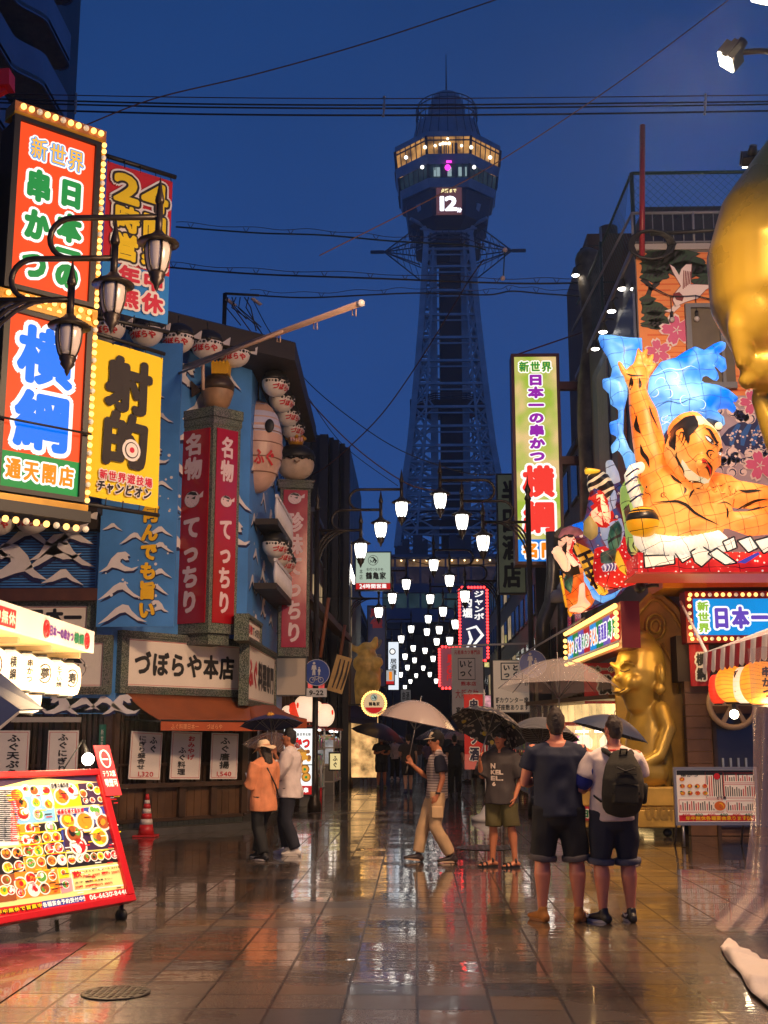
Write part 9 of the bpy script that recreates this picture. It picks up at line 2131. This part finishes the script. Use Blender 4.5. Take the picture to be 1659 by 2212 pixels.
 if bottom:
  m=MB();e=.014+loose*.5
  etube(m,[v((0,.0,.885)),v((0,.0,.95)),v((0,0,1.02))],[(r(.168*bulk+e),r(.122*bulk+e)),(r(.164*bulk+e),r(.120*bulk+e)),(r(.150*bulk+e),r(.112*bulk+e))],X,bottom,18)
  for sx,n in((-1,'l'),(1,'r')):
   hp,kn,an=v(j['hip'+n]),v(j['kn'+n]),v(j['an'+n]);L=leg_len
   if L<=1:pts=[hp+Vector((0,0,.02)),hp.lerp(kn,L*.5),hp.lerp(kn,L)];rr=[r(.100*bulk+e),r(.088*bulk+e),r(.076*bulk+e*1.3)]
   else:pts=[hp+Vector((0,0,.02)),hp.lerp(kn,.5),kn,kn.lerp(an,min(1,L-1)*.5),kn.lerp(an,L-1)];rr=[r(.100*bulk+e),r(.086*bulk+e),r(.068+e),r(.062+e),r(.052+e)]
   etube(m,pts,rr,X,bottom,16,cap=False)
  bo=fused(m,.013*k,'trousers'if leg_len>1 else 'shorts',bottom,t,1,wr_(.017))
  if cuff:
   for n in 'lr':hp,kn=v(j['hip'+n]),v(j['kn'+n]);a,c=hp.lerp(kn,leg_len-.11),hp.lerp(kn,leg_len+.015);m=MB();rr_=r(.076*bulk+.036);etube(m,[a,a.lerp(c,.5),c],[rr_*.99,rr_,rr_*.98],X,cuff,18,cap=False);fused(m,.012*k,'cuff',cuff,bo,1)
 for sx,n in((-1,'l'),(1,'r')):
  if not shoe:continue
  an,to=v(j['an'+n]),v(j['to'+n]);m=MB();hl=an-to*.33
  g=Vector((0,0,-.05))*k
  if sandal:
   m=MB();sd=to.cross(Vector((0,0,1))).normalized()
   for f in(.05,.5,.85):c=an+to*f+Vector((0,0,-.052+(.05 if f<.1 else 0)))*k;m.tube([c+sd*r(.046)+Vector((0,0,-.02)),c+sd*r(.03)+Vector((0,0,.025)),c-sd*r(.03)+Vector((0,0,.025)),c-sd*r(.046)+Vector((0,0,-.02))],r(.012),shoe,6)
   so=m.build('sandal',t)
  else:
   etube(m,[hl+g,an+g*.6,an+g*.9+to*.45,an+g*1.15+to*1.12],[(r(.038),r(.045)),(r(.044),r(.052)),(r(.049),r(.038)),(r(.044),r(.022))],X,shoe,14)
   etube(m,[an+g*.6,an+Vector((0,0,.012))*k-to*.06],[r(.045),r(.043)],X,shoe,12);so=fused(m,.011*k,'shoe',shoe,t,2)
  m=MB();sd=to.cross(Vector((0,0,1))).normalized();zb=an.z-.085*k+to.z*.3;out=[]
  for q in range(18):
   a=2*PI*q/18;u=math.cos(a);w_=math.sin(a)*(.047+.006*u);p=an+to*(.38+.80*u)+sd*r(w_);out.append((p.x,p.y,0))
  lift=max(.0,an.z-.085*k);nn=18
  vs=[(p[0],p[1],lift*(1 if to.z>=0 else 1)+max(0,to.z)*max(0,(Vector(p)-an).dot(to)/max(1e-6,to.length_squared))+z)for z in(.002,.024*k)for p in out]
  m.add(vs,[tuple(reversed(range(nn))),tuple(range(nn,2*nn))]+[(q,(q+1)%nn,(q+1)%nn+nn,q+nn)for q in range(nn)],sole or shoe);m.build('sole',so)
 return t,hv,hands
def world_of(t,p):return FRAMES[t.name]@Vector(p)
def umbrella(label,apex,rad,depth,mat,tip=None,tilt=(0,0),ribs=8,shaft=.85,sm=None,group=None,hand=None,rimmat=None):
 fr=Matrix.Translation(apex)@Matrix.Rotation(tilt[0],4,'Y')@Matrix.Rotation(tilt[1],4,'X')
 if hand is not None:
  ax=(Vector(apex)-Vector(hand)).normalized();shaft=(Vector(apex)-Vector(hand)).length+.1
  fr=Matrix.Translation(apex)@Vector((0,0,1)).rotation_difference(ax).to_matrix().to_4x4()
 t=thing('umbrella',label,'umbrella',fr=fr,group=group)
 b=MB();N_=ribs*6;m=10;vs=[(0,0,0)];fs=[]
 for i in range(1,m+1):
  f=i/m
  for q in range(N_):
   a=2*PI*q/N_;u=(q%6)/6;sc_=1-(.045+.03*f)*math.sin(PI*u)*f
   vs.append((rad*f*sc_*math.cos(a),rad*f*sc_*math.sin(a),-depth*(f**1.9)+.02*math.sin(PI*u)*f*(1-f)))
 for q in range(N_):fs.append((0,1+q,1+(q+1)%N_))
 for i in range(m-1):
  for q in range(N_):a,c=1+i*N_+q,1+i*N_+(q+1)%N_;fs.append((a,a+N_,c+N_,c))
 b.add(vs,fs,mat,True);co=b.build('canopy',t)
 sm=sm or M('umbrella_steel',(.35,.33,.31),.3,.7)
 b=MB()
 for q in range(ribs):
  a=2*PI*q/ribs;b.tube([(rad*f*math.cos(a),rad*f*math.sin(a),-depth*f**1.9-.008)for f in(0,.25,.5,.75,1)],.004,sm,4);b.tube([(0,0,-depth-.1),(rad*.5*math.cos(a),rad*.5*math.sin(a),-depth*.5**1.9-.008)],.0035,sm,4)
 b.build('rib',t)
 b=MB();b.tube([(0,0,.06),(0,0,-shaft)],.007,sm,6);b.tube([(0,0,.07),(0,0,.0)],.006,sm,6);b.tube([(0,0,-shaft),(0,0,-shaft-.1)],.012,rimmat or M('umbrella_handle',(.05,.04,.035),.4),8);b.build('shaft',t)
 return t
clear_v=M('umbrella_vinyl',s(232,216,208),.10,alpha=.24,spec=1.,bump=.25,bscale=30);milky_v=M('umbrella_milky',s(228,206,196),.2,alpha=.45,spec=.8,bump=.1,bscale=20);smoke_v=M('umbrella_smoke',s(120,96,84),.15,alpha=.5,spec=.8)
u_navy=M('umbrella_navy',s(26,36,84),.5,bump=.1,bscale=20,spec=.6);u_black=M('umbrella_black',(.012,.013,.02),.45,spec=.6);u_slate=M('umbrella_slate',s(58,66,84),.45,spec=.6,var=.15)
u_flor=M('umbrella_floral',s(60,60,70),.6)
def floral():
 N,L,p=nodes(u_flor);tc=N.new('ShaderNodeTexCoord');v=N.new('ShaderNodeTexVoronoi');v.inputs['Scale'].default_value=16;L.new(tc.outputs['Object'],v.inputs['Vector']);cr=N.new('ShaderNodeValToRGB');e=cr.color_ramp;e.interpolation='CONSTANT';e.elements[0].color=(.30,.26,.22,1);e.elements[1].position=.36;e.elements[1].color=(.028,.028,.035,1);L.new(v.outputs['Distance'],cr.inputs[0]);v2=N.new('ShaderNodeTexVoronoi');v2.inputs['Scale'].default_value=5;L.new(tc.outputs['Object'],v2.inputs['Vector']);d=N.new('ShaderNodeMath');d.operation='LESS_THAN';d.inputs[1].default_value=.17;L.new(v2.outputs['Distance'],d.inputs[0]);mx=N.new('ShaderNodeMix');mx.data_type='RGBA';L.new(d.outputs[0],mx.inputs[0]);L.new(cr.outputs[0],mx.inputs[6]);mx.inputs[7].default_value=(.55,.40,.06,1);L.new(mx.outputs[2],p.inputs['Base Color'])
floral()
u_stripe=M('umbrella_striped',s(60,60,64),.5)
def striped(m,sc_,c1,c2,prof='RINGS',axis=None,thr=.5):
 N,L,p=nodes(m);tc=N.new('ShaderNodeTexCoord');w=N.new('ShaderNodeTexWave');w.wave_type=prof;w.inputs['Scale'].default_value=sc_
 if prof=='RINGS':w.rings_direction='Z'
 else:w.bands_direction=axis or 'Z'
 L.new(tc.outputs['Object'],w.inputs['Vector']);cr=N.new('ShaderNodeValToRGB');cr.color_ramp.interpolation='CONSTANT';cr.color_ramp.elements[0].color=(*c1,1);cr.color_ramp.elements[1].position=thr;cr.color_ramp.elements[1].color=(*c2,1);L.new(w.outputs['Fac'],cr.inputs[0]);L.new(cr.outputs[0],p.inputs['Base Color'])
striped(u_stripe,12,(.02,.02,.024),(.22,.21,.2))
def spot(x,y):return atZ(x,y,0)
def men():
 p=(spot(1177,1990)+spot(1248,1990))/2
 navy_t=CL('tee_navy',s(34,40,62));blk=CL('shorts_black_denim',(.012,.011,.013));cf=CL('cuff_grey',s(96,88,86));tan_sh=M('shoe_tan_suede',s(176,112,48),.8,var=.2,vscale=20)
 t,hv,hd=person('tall man from behind in a navy tee and black rolled shorts under the clear umbrella',p,PI,1.86,'fair',hair=hair_brown,hair_style='short',top=navy_t,sleeve=.55,bottom=blk,leg_len=1.0,cuff=cf,shoe=tan_sh,sole=M('sole_gum',s(150,100,60),.6),bulk=1.17,loose=.004,head_yaw=-.1,head_pitch=.1,J={'hipl':(-.1,0,.92),'hipr':(.1,0,.92),'knl':(-.145,-.02,.5),'knr':(.145,-.02,.5),'anl':(-.15,.02,.085),'anr':(.16,.02,.085),'tol':(-.07,-.15,0),'tor':(.07,-.15,0),'ell':(-.25,-.05,1.15),'wrl':(-.08,-.20,1.40),'fil':(.02,-.03,.1),'elr':(.29,-.02,1.13),'wrr':(.14,-.27,1.16),'fir':(-.08,-.06,.02)})
 for sx,n in((-1,'l'),(1,'r')):
  pass
 hand=world_of(t,hd['l']);ap=at(1204,1424,hand.y+.05)
 umbrella('clear vinyl umbrella with raindrops held by the tall man in navy',ap,.575,.27,clear_v,hand=hand,sm=M('umbrella_rib_dark',(.06,.05,.05),.4))
 p2=(spot(1308,1993)+spot(1357,1991))/2
 wt=CL('tee_white',s(226,208,200));den=CL('shorts_dark_denim',s(34,38,54),.3);ncf=CL('cuff_denim',s(84,86,100));bks=M('shoe_black',(.014,.013,.013),.45)
 t,hv,hd=person('man from behind in a white tee and dark denim shorts wearing the backpack',p2,PI+.12,1.80,'fair',hair=hair_brown,hair_style='crew',top=wt,sleeve=.62,bottom=den,leg_len=1.02,cuff=ncf,shoe=bks,sole=M('sole_white',s(206,196,190),.5),bulk=1.15,loose=.008,head_yaw=.2,head_pitch=.06,J={'knl':(-.12,-.02,.5),'knr':(.12,-.02,.5),'anl':(-.125,.02,.085),'anr':(.125,.02,.085),'tol':(.0,-.16,0),'tor':(.09,-.14,0),'elr':(.30,-.01,1.12),'wrr':(.16,-.26,1.13),'fir':(-.08,-.06,.02),'ell':(-.25,-.04,1.14),'wrl':(-.16,-.24,1.22),'fil':(.08,-.04,.04),'lean':(-.05,.0)})
 for sh_ in[c for c in t.children if c.name.startswith('shoe')]:
  cs=[v_.co for v_ in sh_.data.vertices];x1,y0,y1=max(c.x for c in cs),min(c.y for c in cs),max(c.y for c in cs);b=MB();b.tube([(x1+.001,y1-.05,.075),(x1+.003,y1-.10,.05),(x1-.002,y0+.08,.075)],[.003,.011,.002],M('shoe_mark_white',(.6,.58,.56),.5),6);b.build('shoe_mark',sh_)
 k=1.8/1.75
 a,c=Vector((.178*1.08,.01,1.425)),Vector((.30,-.01,1.12));tr=lambda q:Vector((q[0]-.05*(q[2]-.95),q[1],q[2]))*k
 b=MB();etube(b,[tr(a.lerp(c,.42)),tr(a.lerp(c,.72))],[.091,.094],(1,0,0),CL('band_blue',s(28,40,130)));fused(b,.012,'sleeve_band',MATS['band_blue'],t,1)
 b=MB();b.tube([tr((.085,.02,1.455)),tr((.06,.07,1.462)),tr((0,.085,1.465))],.012,CL('collar_red',s(190,20,40)),6);b.build('collar',t)
 fr=FRAMES[t.name]@Matrix.Translation(tr((-.01,.0,1.0)))@Matrix.Rotation(-.06,4,'Y')
 bp=thing('backpack','dark olive backpack with side pocket and straps on the back of the man in white','backpack',fr=fr)
 ol=CL('backpack_olive',s(40,36,26),.3,.5);ol2=CL('backpack_dark',s(26,24,20),.3)
 b=MB();etube(b,[(-.01,.20,-.03),(-.01,.235,.08),(-.01,.24,.22),(-.01,.225,.34),(-.01,.20,.43)],[(.175,.08),(.195,.105),(.19,.105),(.165,.09),(.115,.06)],(1,0,0),ol,20);b.box(-.12,.10,.30,.35,.02,.18,ol);fused(b,.012,'bag',ol,bp,3)
 b=MB();b.box(-.11,.09,.345,.355,.19,.205,ol2);b.box(-.10,.08,.335,.345,.27,.28,ol2);b.tube([(-.09,.34,.33),(0,.335,.30),(.08,.34,.33)],.008,black_metal,5)
 for x in(-.12,.10):b.box(x-.012,x+.012,.16,.345,.10,.125,ol2)
 etube(b,[(-.21,.2,.05),(-.215,.22,.18)],[(.03,.05),(.028,.045)],(1,0,0),ol,10);b.tube([(-.03,.26,.45),(-.03,.27,.49),(.03,.27,.49),(.03,.26,.45)],.01,ol2,6);b.build('pocket_trim',bp)
 b=MB()
 for sx in(-1,1):b.tube([(sx*.08,.19,.42),(sx*.115,.13,.46),(sx*.13,.03,.475),(sx*.14,-.09,.42),(sx*.16,-.14,.3),(sx*.19,-.07,.15),(sx*.20,.06,.06),(sx*.17,.18,.02)],[.022,.026,.028,.028,.024,.014,.01,.01],ol2,8)
 b.build('shoulder_strap',bp)
men()
def woman_behind():
 p=spot(1372,1862)
 t,hv,hd=person('woman mostly hidden behind the man in white, stepping right in pale trousers and dark shoes',p-Vector((.22,0,0)),PI*.62,1.62,'light',vox=.014,hair_style='long',top=CL('blouse_grey',s(120,110,112)),sleeve=.6,bottom=CL('trousers_sand',s(196,160,136)),leg_len=1.9,shoe=M('shoe_plum',s(70,52,66),.5),sole=M('sole_white',(.6,.58,.56),.5),J={'knl':(-.08,-.14,.52),'anl':(-.08,-.1,.10),'knr':(.09,.10,.48),'anr':(.09,.34,.18),'tor':(.02,-.13,-.08),'ell':(-.23,-.06,1.14),'wrl':(-.12,-.24,1.22),'fil':(.02,-.03,.1)})
 umbrella('slate grey umbrella tilted behind the man with the backpack',at(1326,1546,15.6),.50,.22,u_slate,hand=at(1318,1650,15.6)+Vector((-.10,0,0)),ribs=8)
woman_behind()
def young_man():
 p=(spot(1060,1872)+spot(1112,1875))/2
 bt=CL('tee_charcoal',s(58,50,50));ov=CL('shorts_olive',s(84,76,40),.25)
 t,hv,hd=person('young man in an oversized charcoal tee, olive shorts and black sandals under the patterned umbrella',p,-.35,1.74,'tan',hair_style='mop',top=bt,sleeve=.95,bottom=ov,leg_len=.98,shoe=M('sandal_black',(.015,.014,.014),.5),sole=MATS['sandal_black'],sandal=True,loose=.026,hem=.80,head_yaw=-.15,bulk=.95,J={'knl':(-.11,-.02,.5),'anl':(-.14,.02,.085),'tol':(-.14,-.11,0),'knr':(.13,-.01,.5),'anr':(.16,.03,.085),'tor':(-.12,-.12,0),'ell':(-.25,-.06,1.13),'wrl':(-.22,-.22,1.33),'fil':(.02,-.04,.1),'elr':(.26,.03,1.12),'wrr':(.20,-.06,.88),'fir':(-.03,-.03,-.1)})
 b=MB();wl_=M('tee_print',s(216,196,180),.7);text(b,'N',-.10,1.24,.07,.07,wl_,y=0,bold=.07);text(b,'KEL',-.10,1.165,.17,.06,wl_,y=0,bold=.07);text(b,'EL.',-.10,1.09,.17,.06,wl_,y=0,bold=.07);text(b,'6',-.08,1.02,.05,.055,wl_,y=0,bold=.05)
 sh=[c for c in t.children if c.name.startswith('shirt')][0];tree=bvh_of([q.co for q in sh.data.vertices],[tuple(f.vertices)for f in sh.data.polygons]);out=[]
 for q in b.v:h=tree.ray_cast(Vector((q[0],-3,q[2])),Vector((0,1,0)));out.append((q[0],(h[0].y if h[0]else-.15)-.004+q[1]*.2,q[2]))
 b.v=out;b.build('shirt_print',sh)
 hand=world_of(t,hd['l']);umbrella('dark floral patterned umbrella with yellow flecks behind the young man',at(1068,1539,hand.y+.25),.52,.25,u_flor,hand=hand,ribs=8)
 pb=thing('pink_bag','crumpled pink plastic bag beside the raised hand of the young man','bag',at(1066,1668,16.1));b=MB()
 for q in range(7):b.ball((random.uniform(-.03,.05),random.uniform(-.02,.02),-.13+q*.045),random.uniform(.035,.06),M('bag_pink',s(226,84,110),.35,var=.4,vscale=18),8,6)
 fused(b,.012,'bag',MATS['bag_pink'],pb,1)
young_man()
def raglan_man():
 p=(spot(918,1860)+spot(972,1866))/2
 gt=CL('tee_marl_grey',s(168,150,142));striped(gt,9,s(176,158,150)[:3],s(120,104,100)[:3],'BANDS','Z',.62);nv=CL('sleeve_navy',s(30,30,46));bg_=CL('cargo_beige',s(206,170,128),.16,.4)
 t,hv,hd=person('man in raglan tee and beige cargo trousers striding left with a milky umbrella',p,-PI/2+.12,1.70,'tan',hair=hair_black,hair_style='short',top=gt,sleeve=.72,sleeve_mat=nv,bottom=bg_,leg_len=1.92,shoe=M('shoe_dark_brown',s(48,38,38),.5),sole=M('sole_cream',s(190,160,130),.6),loose=.014,head_pitch=.05,bulk=.96,J={'knl':(-.09,-.17,.52),'anl':(-.09,-.26,.10),'tol':(0,-.16,.02),'knr':(.09,-.04,.49),'anr':(.10,.18,.09),'tor':(0,-.16,0),'ell':(-.22,-.10,1.12),'wrl':(-.16,-.33,1.31),'fil':(.0,-.05,.09),'elr':(.23,.05,1.13),'wrr':(.21,-.02,.90),'fir':(-.02,-.05,-.1),'lean':(0,.02)})
 b=MB();cm=CL('cap_black',s(30,26,22));cw=CL('cap_cream',s(232,208,172))
 c0=Vector((0,.0,1.62+.065));
 b=MB();etube(b,[hv(0,.008,.035),hv(0,.008,.08),hv(0,.006,.118)],[(.086,.108),(.083,.102),(.045,.06)],(1,0,0),cm,20);fused(b,.010,'cap',cm,t,2)
 b=MB();b.add([hv(.084*math.cos(a)*(1 if q else.98),-.088*math.sin(a)-(.10*math.sin(a)if q else 0)+.01,.052-(.022*math.sin(a)if q else 0))for q in(0,1)for a in[PI*i/10 for i in range(11)]],[(i,i+1,i+12,i+11)for i in range(10)],cw,True);o=b.build('cap_peak',t);q=o.modifiers.new('thickness','SOLIDIFY');q.thickness=.008
 b=MB();etube(b,[hv(0,-.052,.062),hv(0,-.045,.095)],[(.062,.05),(.045,.035)],(1,0,0),cw,14);b.build('cap_front',t)
 b=MB();b.lathe([(.033,-.012),(.035,0),(.033,.012)],black_metal,c=tuple(Vector((.212,-.012,.935))*(1.70/1.75)),n=14);b.build('wristwatch',t)
 b=MB();b.box(.11,.215,-.10,.06,.60,.76,bg_);b.v=[tuple(Vector(q)*(1.70/1.75))for q in b.v];fused(b,.012,'cargo_pocket',bg_,t,2)
 umbrella('large milky translucent umbrella over the man striding left',at(908,1514,world_of(t,hd['l']).y),.55,.30,milky_v,hand=world_of(t,hd['l']),ribs=8)
raglan_man()
def couple():
 p=(spot(547,1855)+spot(587,1860))/2
 og=CL('blouse_orange',s(226,142,98));bk=CL('trousers_black',(.010,.010,.011))
 t,hv,hd=person('woman in an orange blouse, cream sun hat and black trousers looking at her phone',p,-PI/2-.75,1.58,'light',hair_style='long',hair=hair_brown,top=og,sleeve=1.6,bottom=bk,leg_len=1.95,shoe=M('shoe_black',(.014,.013,.013),.45),sole=M('sole_white',(.6,.58,.56),.5),loose=.024,hem=.72,head_pitch=.25,J={'knl':(-.09,-.15,.52),'anl':(-.09,-.22,.09),'knr':(.09,-.02,.48),'anr':(.10,.16,.09),'ell':(-.25,-.02,1.10),'wrl':(-.10,-.25,1.12),'fil':(.05,-.08,.04),'elr':(.25,-.02,1.10),'wrr':(.08,-.26,1.13),'fir':(-.05,-.08,.04)})
 b=MB();hc_=CL('hat_cream',s(238,210,170));b2=CL('hat_band',s(214,160,128));N_=30;prof=[(.085,.02),(.092,.05),(.088,.10),(.06,.135),(0,.145)]
 vs=[]
 for rr,z in prof[:-1]:vs+=[hv(rr*math.cos(2*PI*q/N_),rr*1.12*math.sin(2*PI*q/N_)+.008,z)for q in range(N_)]
 vs.append(hv(0,.008,.145));m=len(prof)-1
 b.add(vs,[(i*N_+q,i*N_+(q+1)%N_,(i+1)*N_+(q+1)%N_,(i+1)*N_+q)for i in range(m-1)for q in range(N_)]+[((m-1)*N_+q,(m-1)*N_+(q+1)%N_,m*N_)for q in range(N_)],hc_,True)
 b.add([hv(rr*math.cos(2*PI*q/N_),rr*1.1*math.sin(2*PI*q/N_)+.008,z+(.03*math.sin(q*.63)if rr>.1 else 0))for rr,z in((.088,.035),(.13,.015),(.18,-.015))for q in range(N_)],[(i*N_+q,i*N_+(q+1)%N_,(i+1)*N_+(q+1)%N_,(i+1)*N_+q)for i in range(2)for q in range(N_)],hc_,True);o=b.build('sun_hat',t)
 b=MB();b.tube([hv(.093*math.cos(2*PI*q/20),.104*math.sin(2*PI*q/20)+.008,.045)for q in range(21)],.012,b2,5);b.build('hat_band',o)
 b=MB();k=1.58/1.75;b.tube([Vector(q)*k for q in((.10,-.14,1.40),(.12,.02,1.475),(.06,.15,1.35),(-.08,.18,1.1),(-.19,.13,.92))],.012,black_metal,6);b.build('bag_strap',t)
 w_=world_of(t,(hd['l']+hd['r'])/2);ph=thing('phone','phone in a pale patterned case held by the woman in orange','phone',w_+Vector((-.03,0,.03)));b=MB();b.box(-.04,.04,-.005,.005,-.07,.08,M('phone_case',s(190,200,220),.3,var=.6,vscale=40));b.xform(Matrix.Rotation(.9,4,'Z')@Matrix.Rotation(-.4,4,'X'));b.build('case',ph,bevel=.003)
 p=(spot(606,1848)+spot(640,1847))/2
 wt=CL('shirt_white',s(222,206,202));jn=CL('jeans_dark',s(32,34,48))
 t,hv,hd=person('man in loose white shirt and dark jeans with a navy umbrella beside the phone user',p,-PI/2-.1,1.74,'tan',hair_style='short',top=wt,sleeve=1.7,bottom=jn,leg_len=1.95,shoe=M('shoe_white',s(214,206,200),.5),sole=M('sole_white',(.6,.58,.56),.5),loose=.028,hem=.80,head_pitch=.08,J={'knl':(-.09,-.10,.50),'anl':(-.09,-.05,.085),'knr':(.10,-.03,.49),'anr':(.10,.12,.085),'ell':(-.23,-.14,1.13),'wrl':(-.12,-.24,1.40),'fil':(.0,-.02,.1),'elr':(.24,-.08,1.12),'wrr':(.12,-.25,1.36),'fir':(-.02,-.03,.1)})
 b=MB();b.tube([hv(-.05,-.05,-.155),hv(0,-.075,-.20),hv(.055,-.03,-.15)],.012,CL('strap_orange',s(214,80,50)),6);b.build('collar',t)
 u=umbrella('navy umbrella with a small yellow emblem over the couple',at(586,1546,world_of(t,hd['l']).y-.02),.46,.13,u_navy,hand=world_of(t,(hd['l']+hd['r'])/2))
 b=MB();c=Vector((.02,-.28,-.035))
 for q in range(6):b.ball(c+Vector((.035*math.cos(q),-.03*abs(math.sin(q))-.01,.012*math.sin(q)-.008)),.022,M('emblem_yellow',s(220,160,60),.6),6,4,(1,.5,.6))
 b.build('emblem',u)
 umbrella('brown tinted clear umbrella behind the man in white',at(596,1582,18.6),.50,.24,smoke_v,tilt=(.12,.1),shaft=.7)
couple()
def passers():
 dk=CL('polo_black',(.014,.014,.02));gy=CL('tee_grey',s(70,62,60));wt=MATS['tee_white'];bl=CL('jeans_pale',s(150,160,180));shb=MATS['shoe_black'];nvs=CL('shorts_navy',(.012,.012,.018))
 G='passers-by down the lane'
 W_={'knl':(-.09,-.10,.50),'anl':(-.09,-.12,.09),'knr':(.09,.0,.48),'anr':(.10,.14,.11),'elr':(.24,-.04,1.13),'wrr':(.10,-.24,1.18),'fir':(-.05,-.05,.03)}
 kw=dict(vox=.018,group=G)
 person('man from behind in a grey tee and black shorts in the middle of the lane',spot(882,1715),PI+.15,1.78,'light',hair_style='short',top=gy,sleeve=.6,bottom=nvs,leg_len=.85,shoe=M('shoe_navy',s(30,40,90),.5),loose=.015,face=False,J=W_,**kw)
 t,hv,hd=person('man facing the camera in black polo and shorts with a pale face mask',spot(824,1702),.2,1.76,'tan',hair_style='short',top=dk,sleeve=.6,bottom=nvs,leg_len=.95,shoe=M('shoe_olive',s(110,110,60),.5),bulk=1.1,loose=.02,J={'ell':(-.25,-.04,1.13),'wrl':(-.06,-.26,1.2),'fil':(.06,-.04,.03),'elr':(.25,-.04,1.13),'wrr':(.06,-.26,1.12),'fir':(-.06,-.04,.03)},**kw)
 b=MB();b.ball(hv(0,-.06,-.05),.062,M('mask_white',s(210,206,200),.7),10,8,(1,.75,.8));b.build('face_mask',t)
 umbrella('black umbrella tilted over the man in the black polo',at(822,1563,41.4),.95,.42,u_black,tilt=(.25,.1),shaft=.8)
 t,hv,hd=person('masked woman in pale clothes with a dark bag at the left of the lane',spot(785,1680),.3,1.62,'light',hair_style='long',top=CL('jacket_pale',s(176,176,178)),sleeve=1.6,bottom=bl,leg_len=1.95,shoe=shb,loose=.02,**kw)
 b=MB();b.ball(hv(0,-.06,-.05),.06,MATS['mask_white'],10,8,(1,.75,.8));b.build('face_mask',t)
 b=MB();b.ball((-.22,-.16,.98),.15,black_metal,10,8,(1,.5,.8));b.build('shoulder_bag',t)
 person('man in a white tee and black trousers between the grey tee and the black polo',spot(853,1684),PI-.2,1.70,'light',hair_style='short',top=wt,sleeve=.7,bottom=MATS['trousers_black'],leg_len=1.95,shoe=MATS['shoe_white'],loose=.02,face=False,J=W_,**kw)
 person('man in an all-black tee and trousers walking away right of the striding man',spot(983,1720),PI,1.74,'light',hair_style='short',top=dk,sleeve=.6,bottom=MATS['trousers_black'],leg_len=1.95,shoe=shb,loose=.015,face=False,**kw)
 person('person in a lilac top under the farther clear umbrella',spot(925,1682),PI,1.62,'light',hair_style='long',top=CL('top_lilac',s(130,110,140)),sleeve=.7,bottom=MATS['trousers_black'],leg_len=1.9,shoe=shb,face=False,J=W_,**kw)
 person('person in a green top far down the lane',spot(943,1668),PI+.3,1.66,'tan',hair_style='short',top=CL('top_green',s(50,110,50)),sleeve=.7,bottom=nvs,leg_len=1.9,shoe=shb,face=False,J=W_,**kw)
 person('person in a brown top far down the lane beside the one in green',spot(905,1664),PI,1.6,'tan',hair_style='long',top=CL('top_brown',s(110,70,60)),sleeve=.7,bottom=bl,leg_len=1.9,shoe=shb,face=False,J=W_,**kw)
 person('person in a dark top standing at the right hand shops by the red flag',spot(1010,1690),-.8,1.66,'light',hair_style='long',top=gy,sleeve=.7,bottom=bl,leg_len=1.9,shoe=shb,face=False,**kw)
 umbrella('striped dark umbrella behind the left shoulder of the tall man',at(1172,1551,17.5),.55,.27,u_stripe,tilt=(.1,-.2),shaft=.6)
 for k,(x,y,Y,r,m,lab,tl)in enumerate(((955,1571,36,.62,clear_v,'small clear umbrella right of the large milky one',(.1,0)),(840,1586,48,.66,smoke_v,'smoky clear umbrella beside the man in the black polo',(-.2,0)),(930,1580,50,.66,clear_v,'clear umbrella over the person in lilac',(0,0)),(985,1580,46,.62,milky_v,'milky umbrella far down the right of the lane',(.1,0)))):umbrella(lab,at(x,y,Y),r,r*.5,m,tilt=tl,shaft=.8)
passers()
# ------------------------------------------------------------------ damp air
def haze():
 b=MB();m=bpy.data.materials.new('damp_air');m.use_nodes=True;n=m.node_tree;n.nodes.remove(n.nodes['Principled BSDF']);v=n.nodes.new('ShaderNodeVolumePrincipled');v.inputs['Color'].default_value=(.7,.84,1,1);v.inputs['Density'].default_value=.0007;v.inputs['Anisotropy'].default_value=.6
 n.links.new(v.outputs[0],n.nodes['Material Output'].inputs['Volume'])
 b.box(-160,160,-25,430,-1,125,m);struct(b.build('haze'),'stuff')
haze()
finish_lettering()
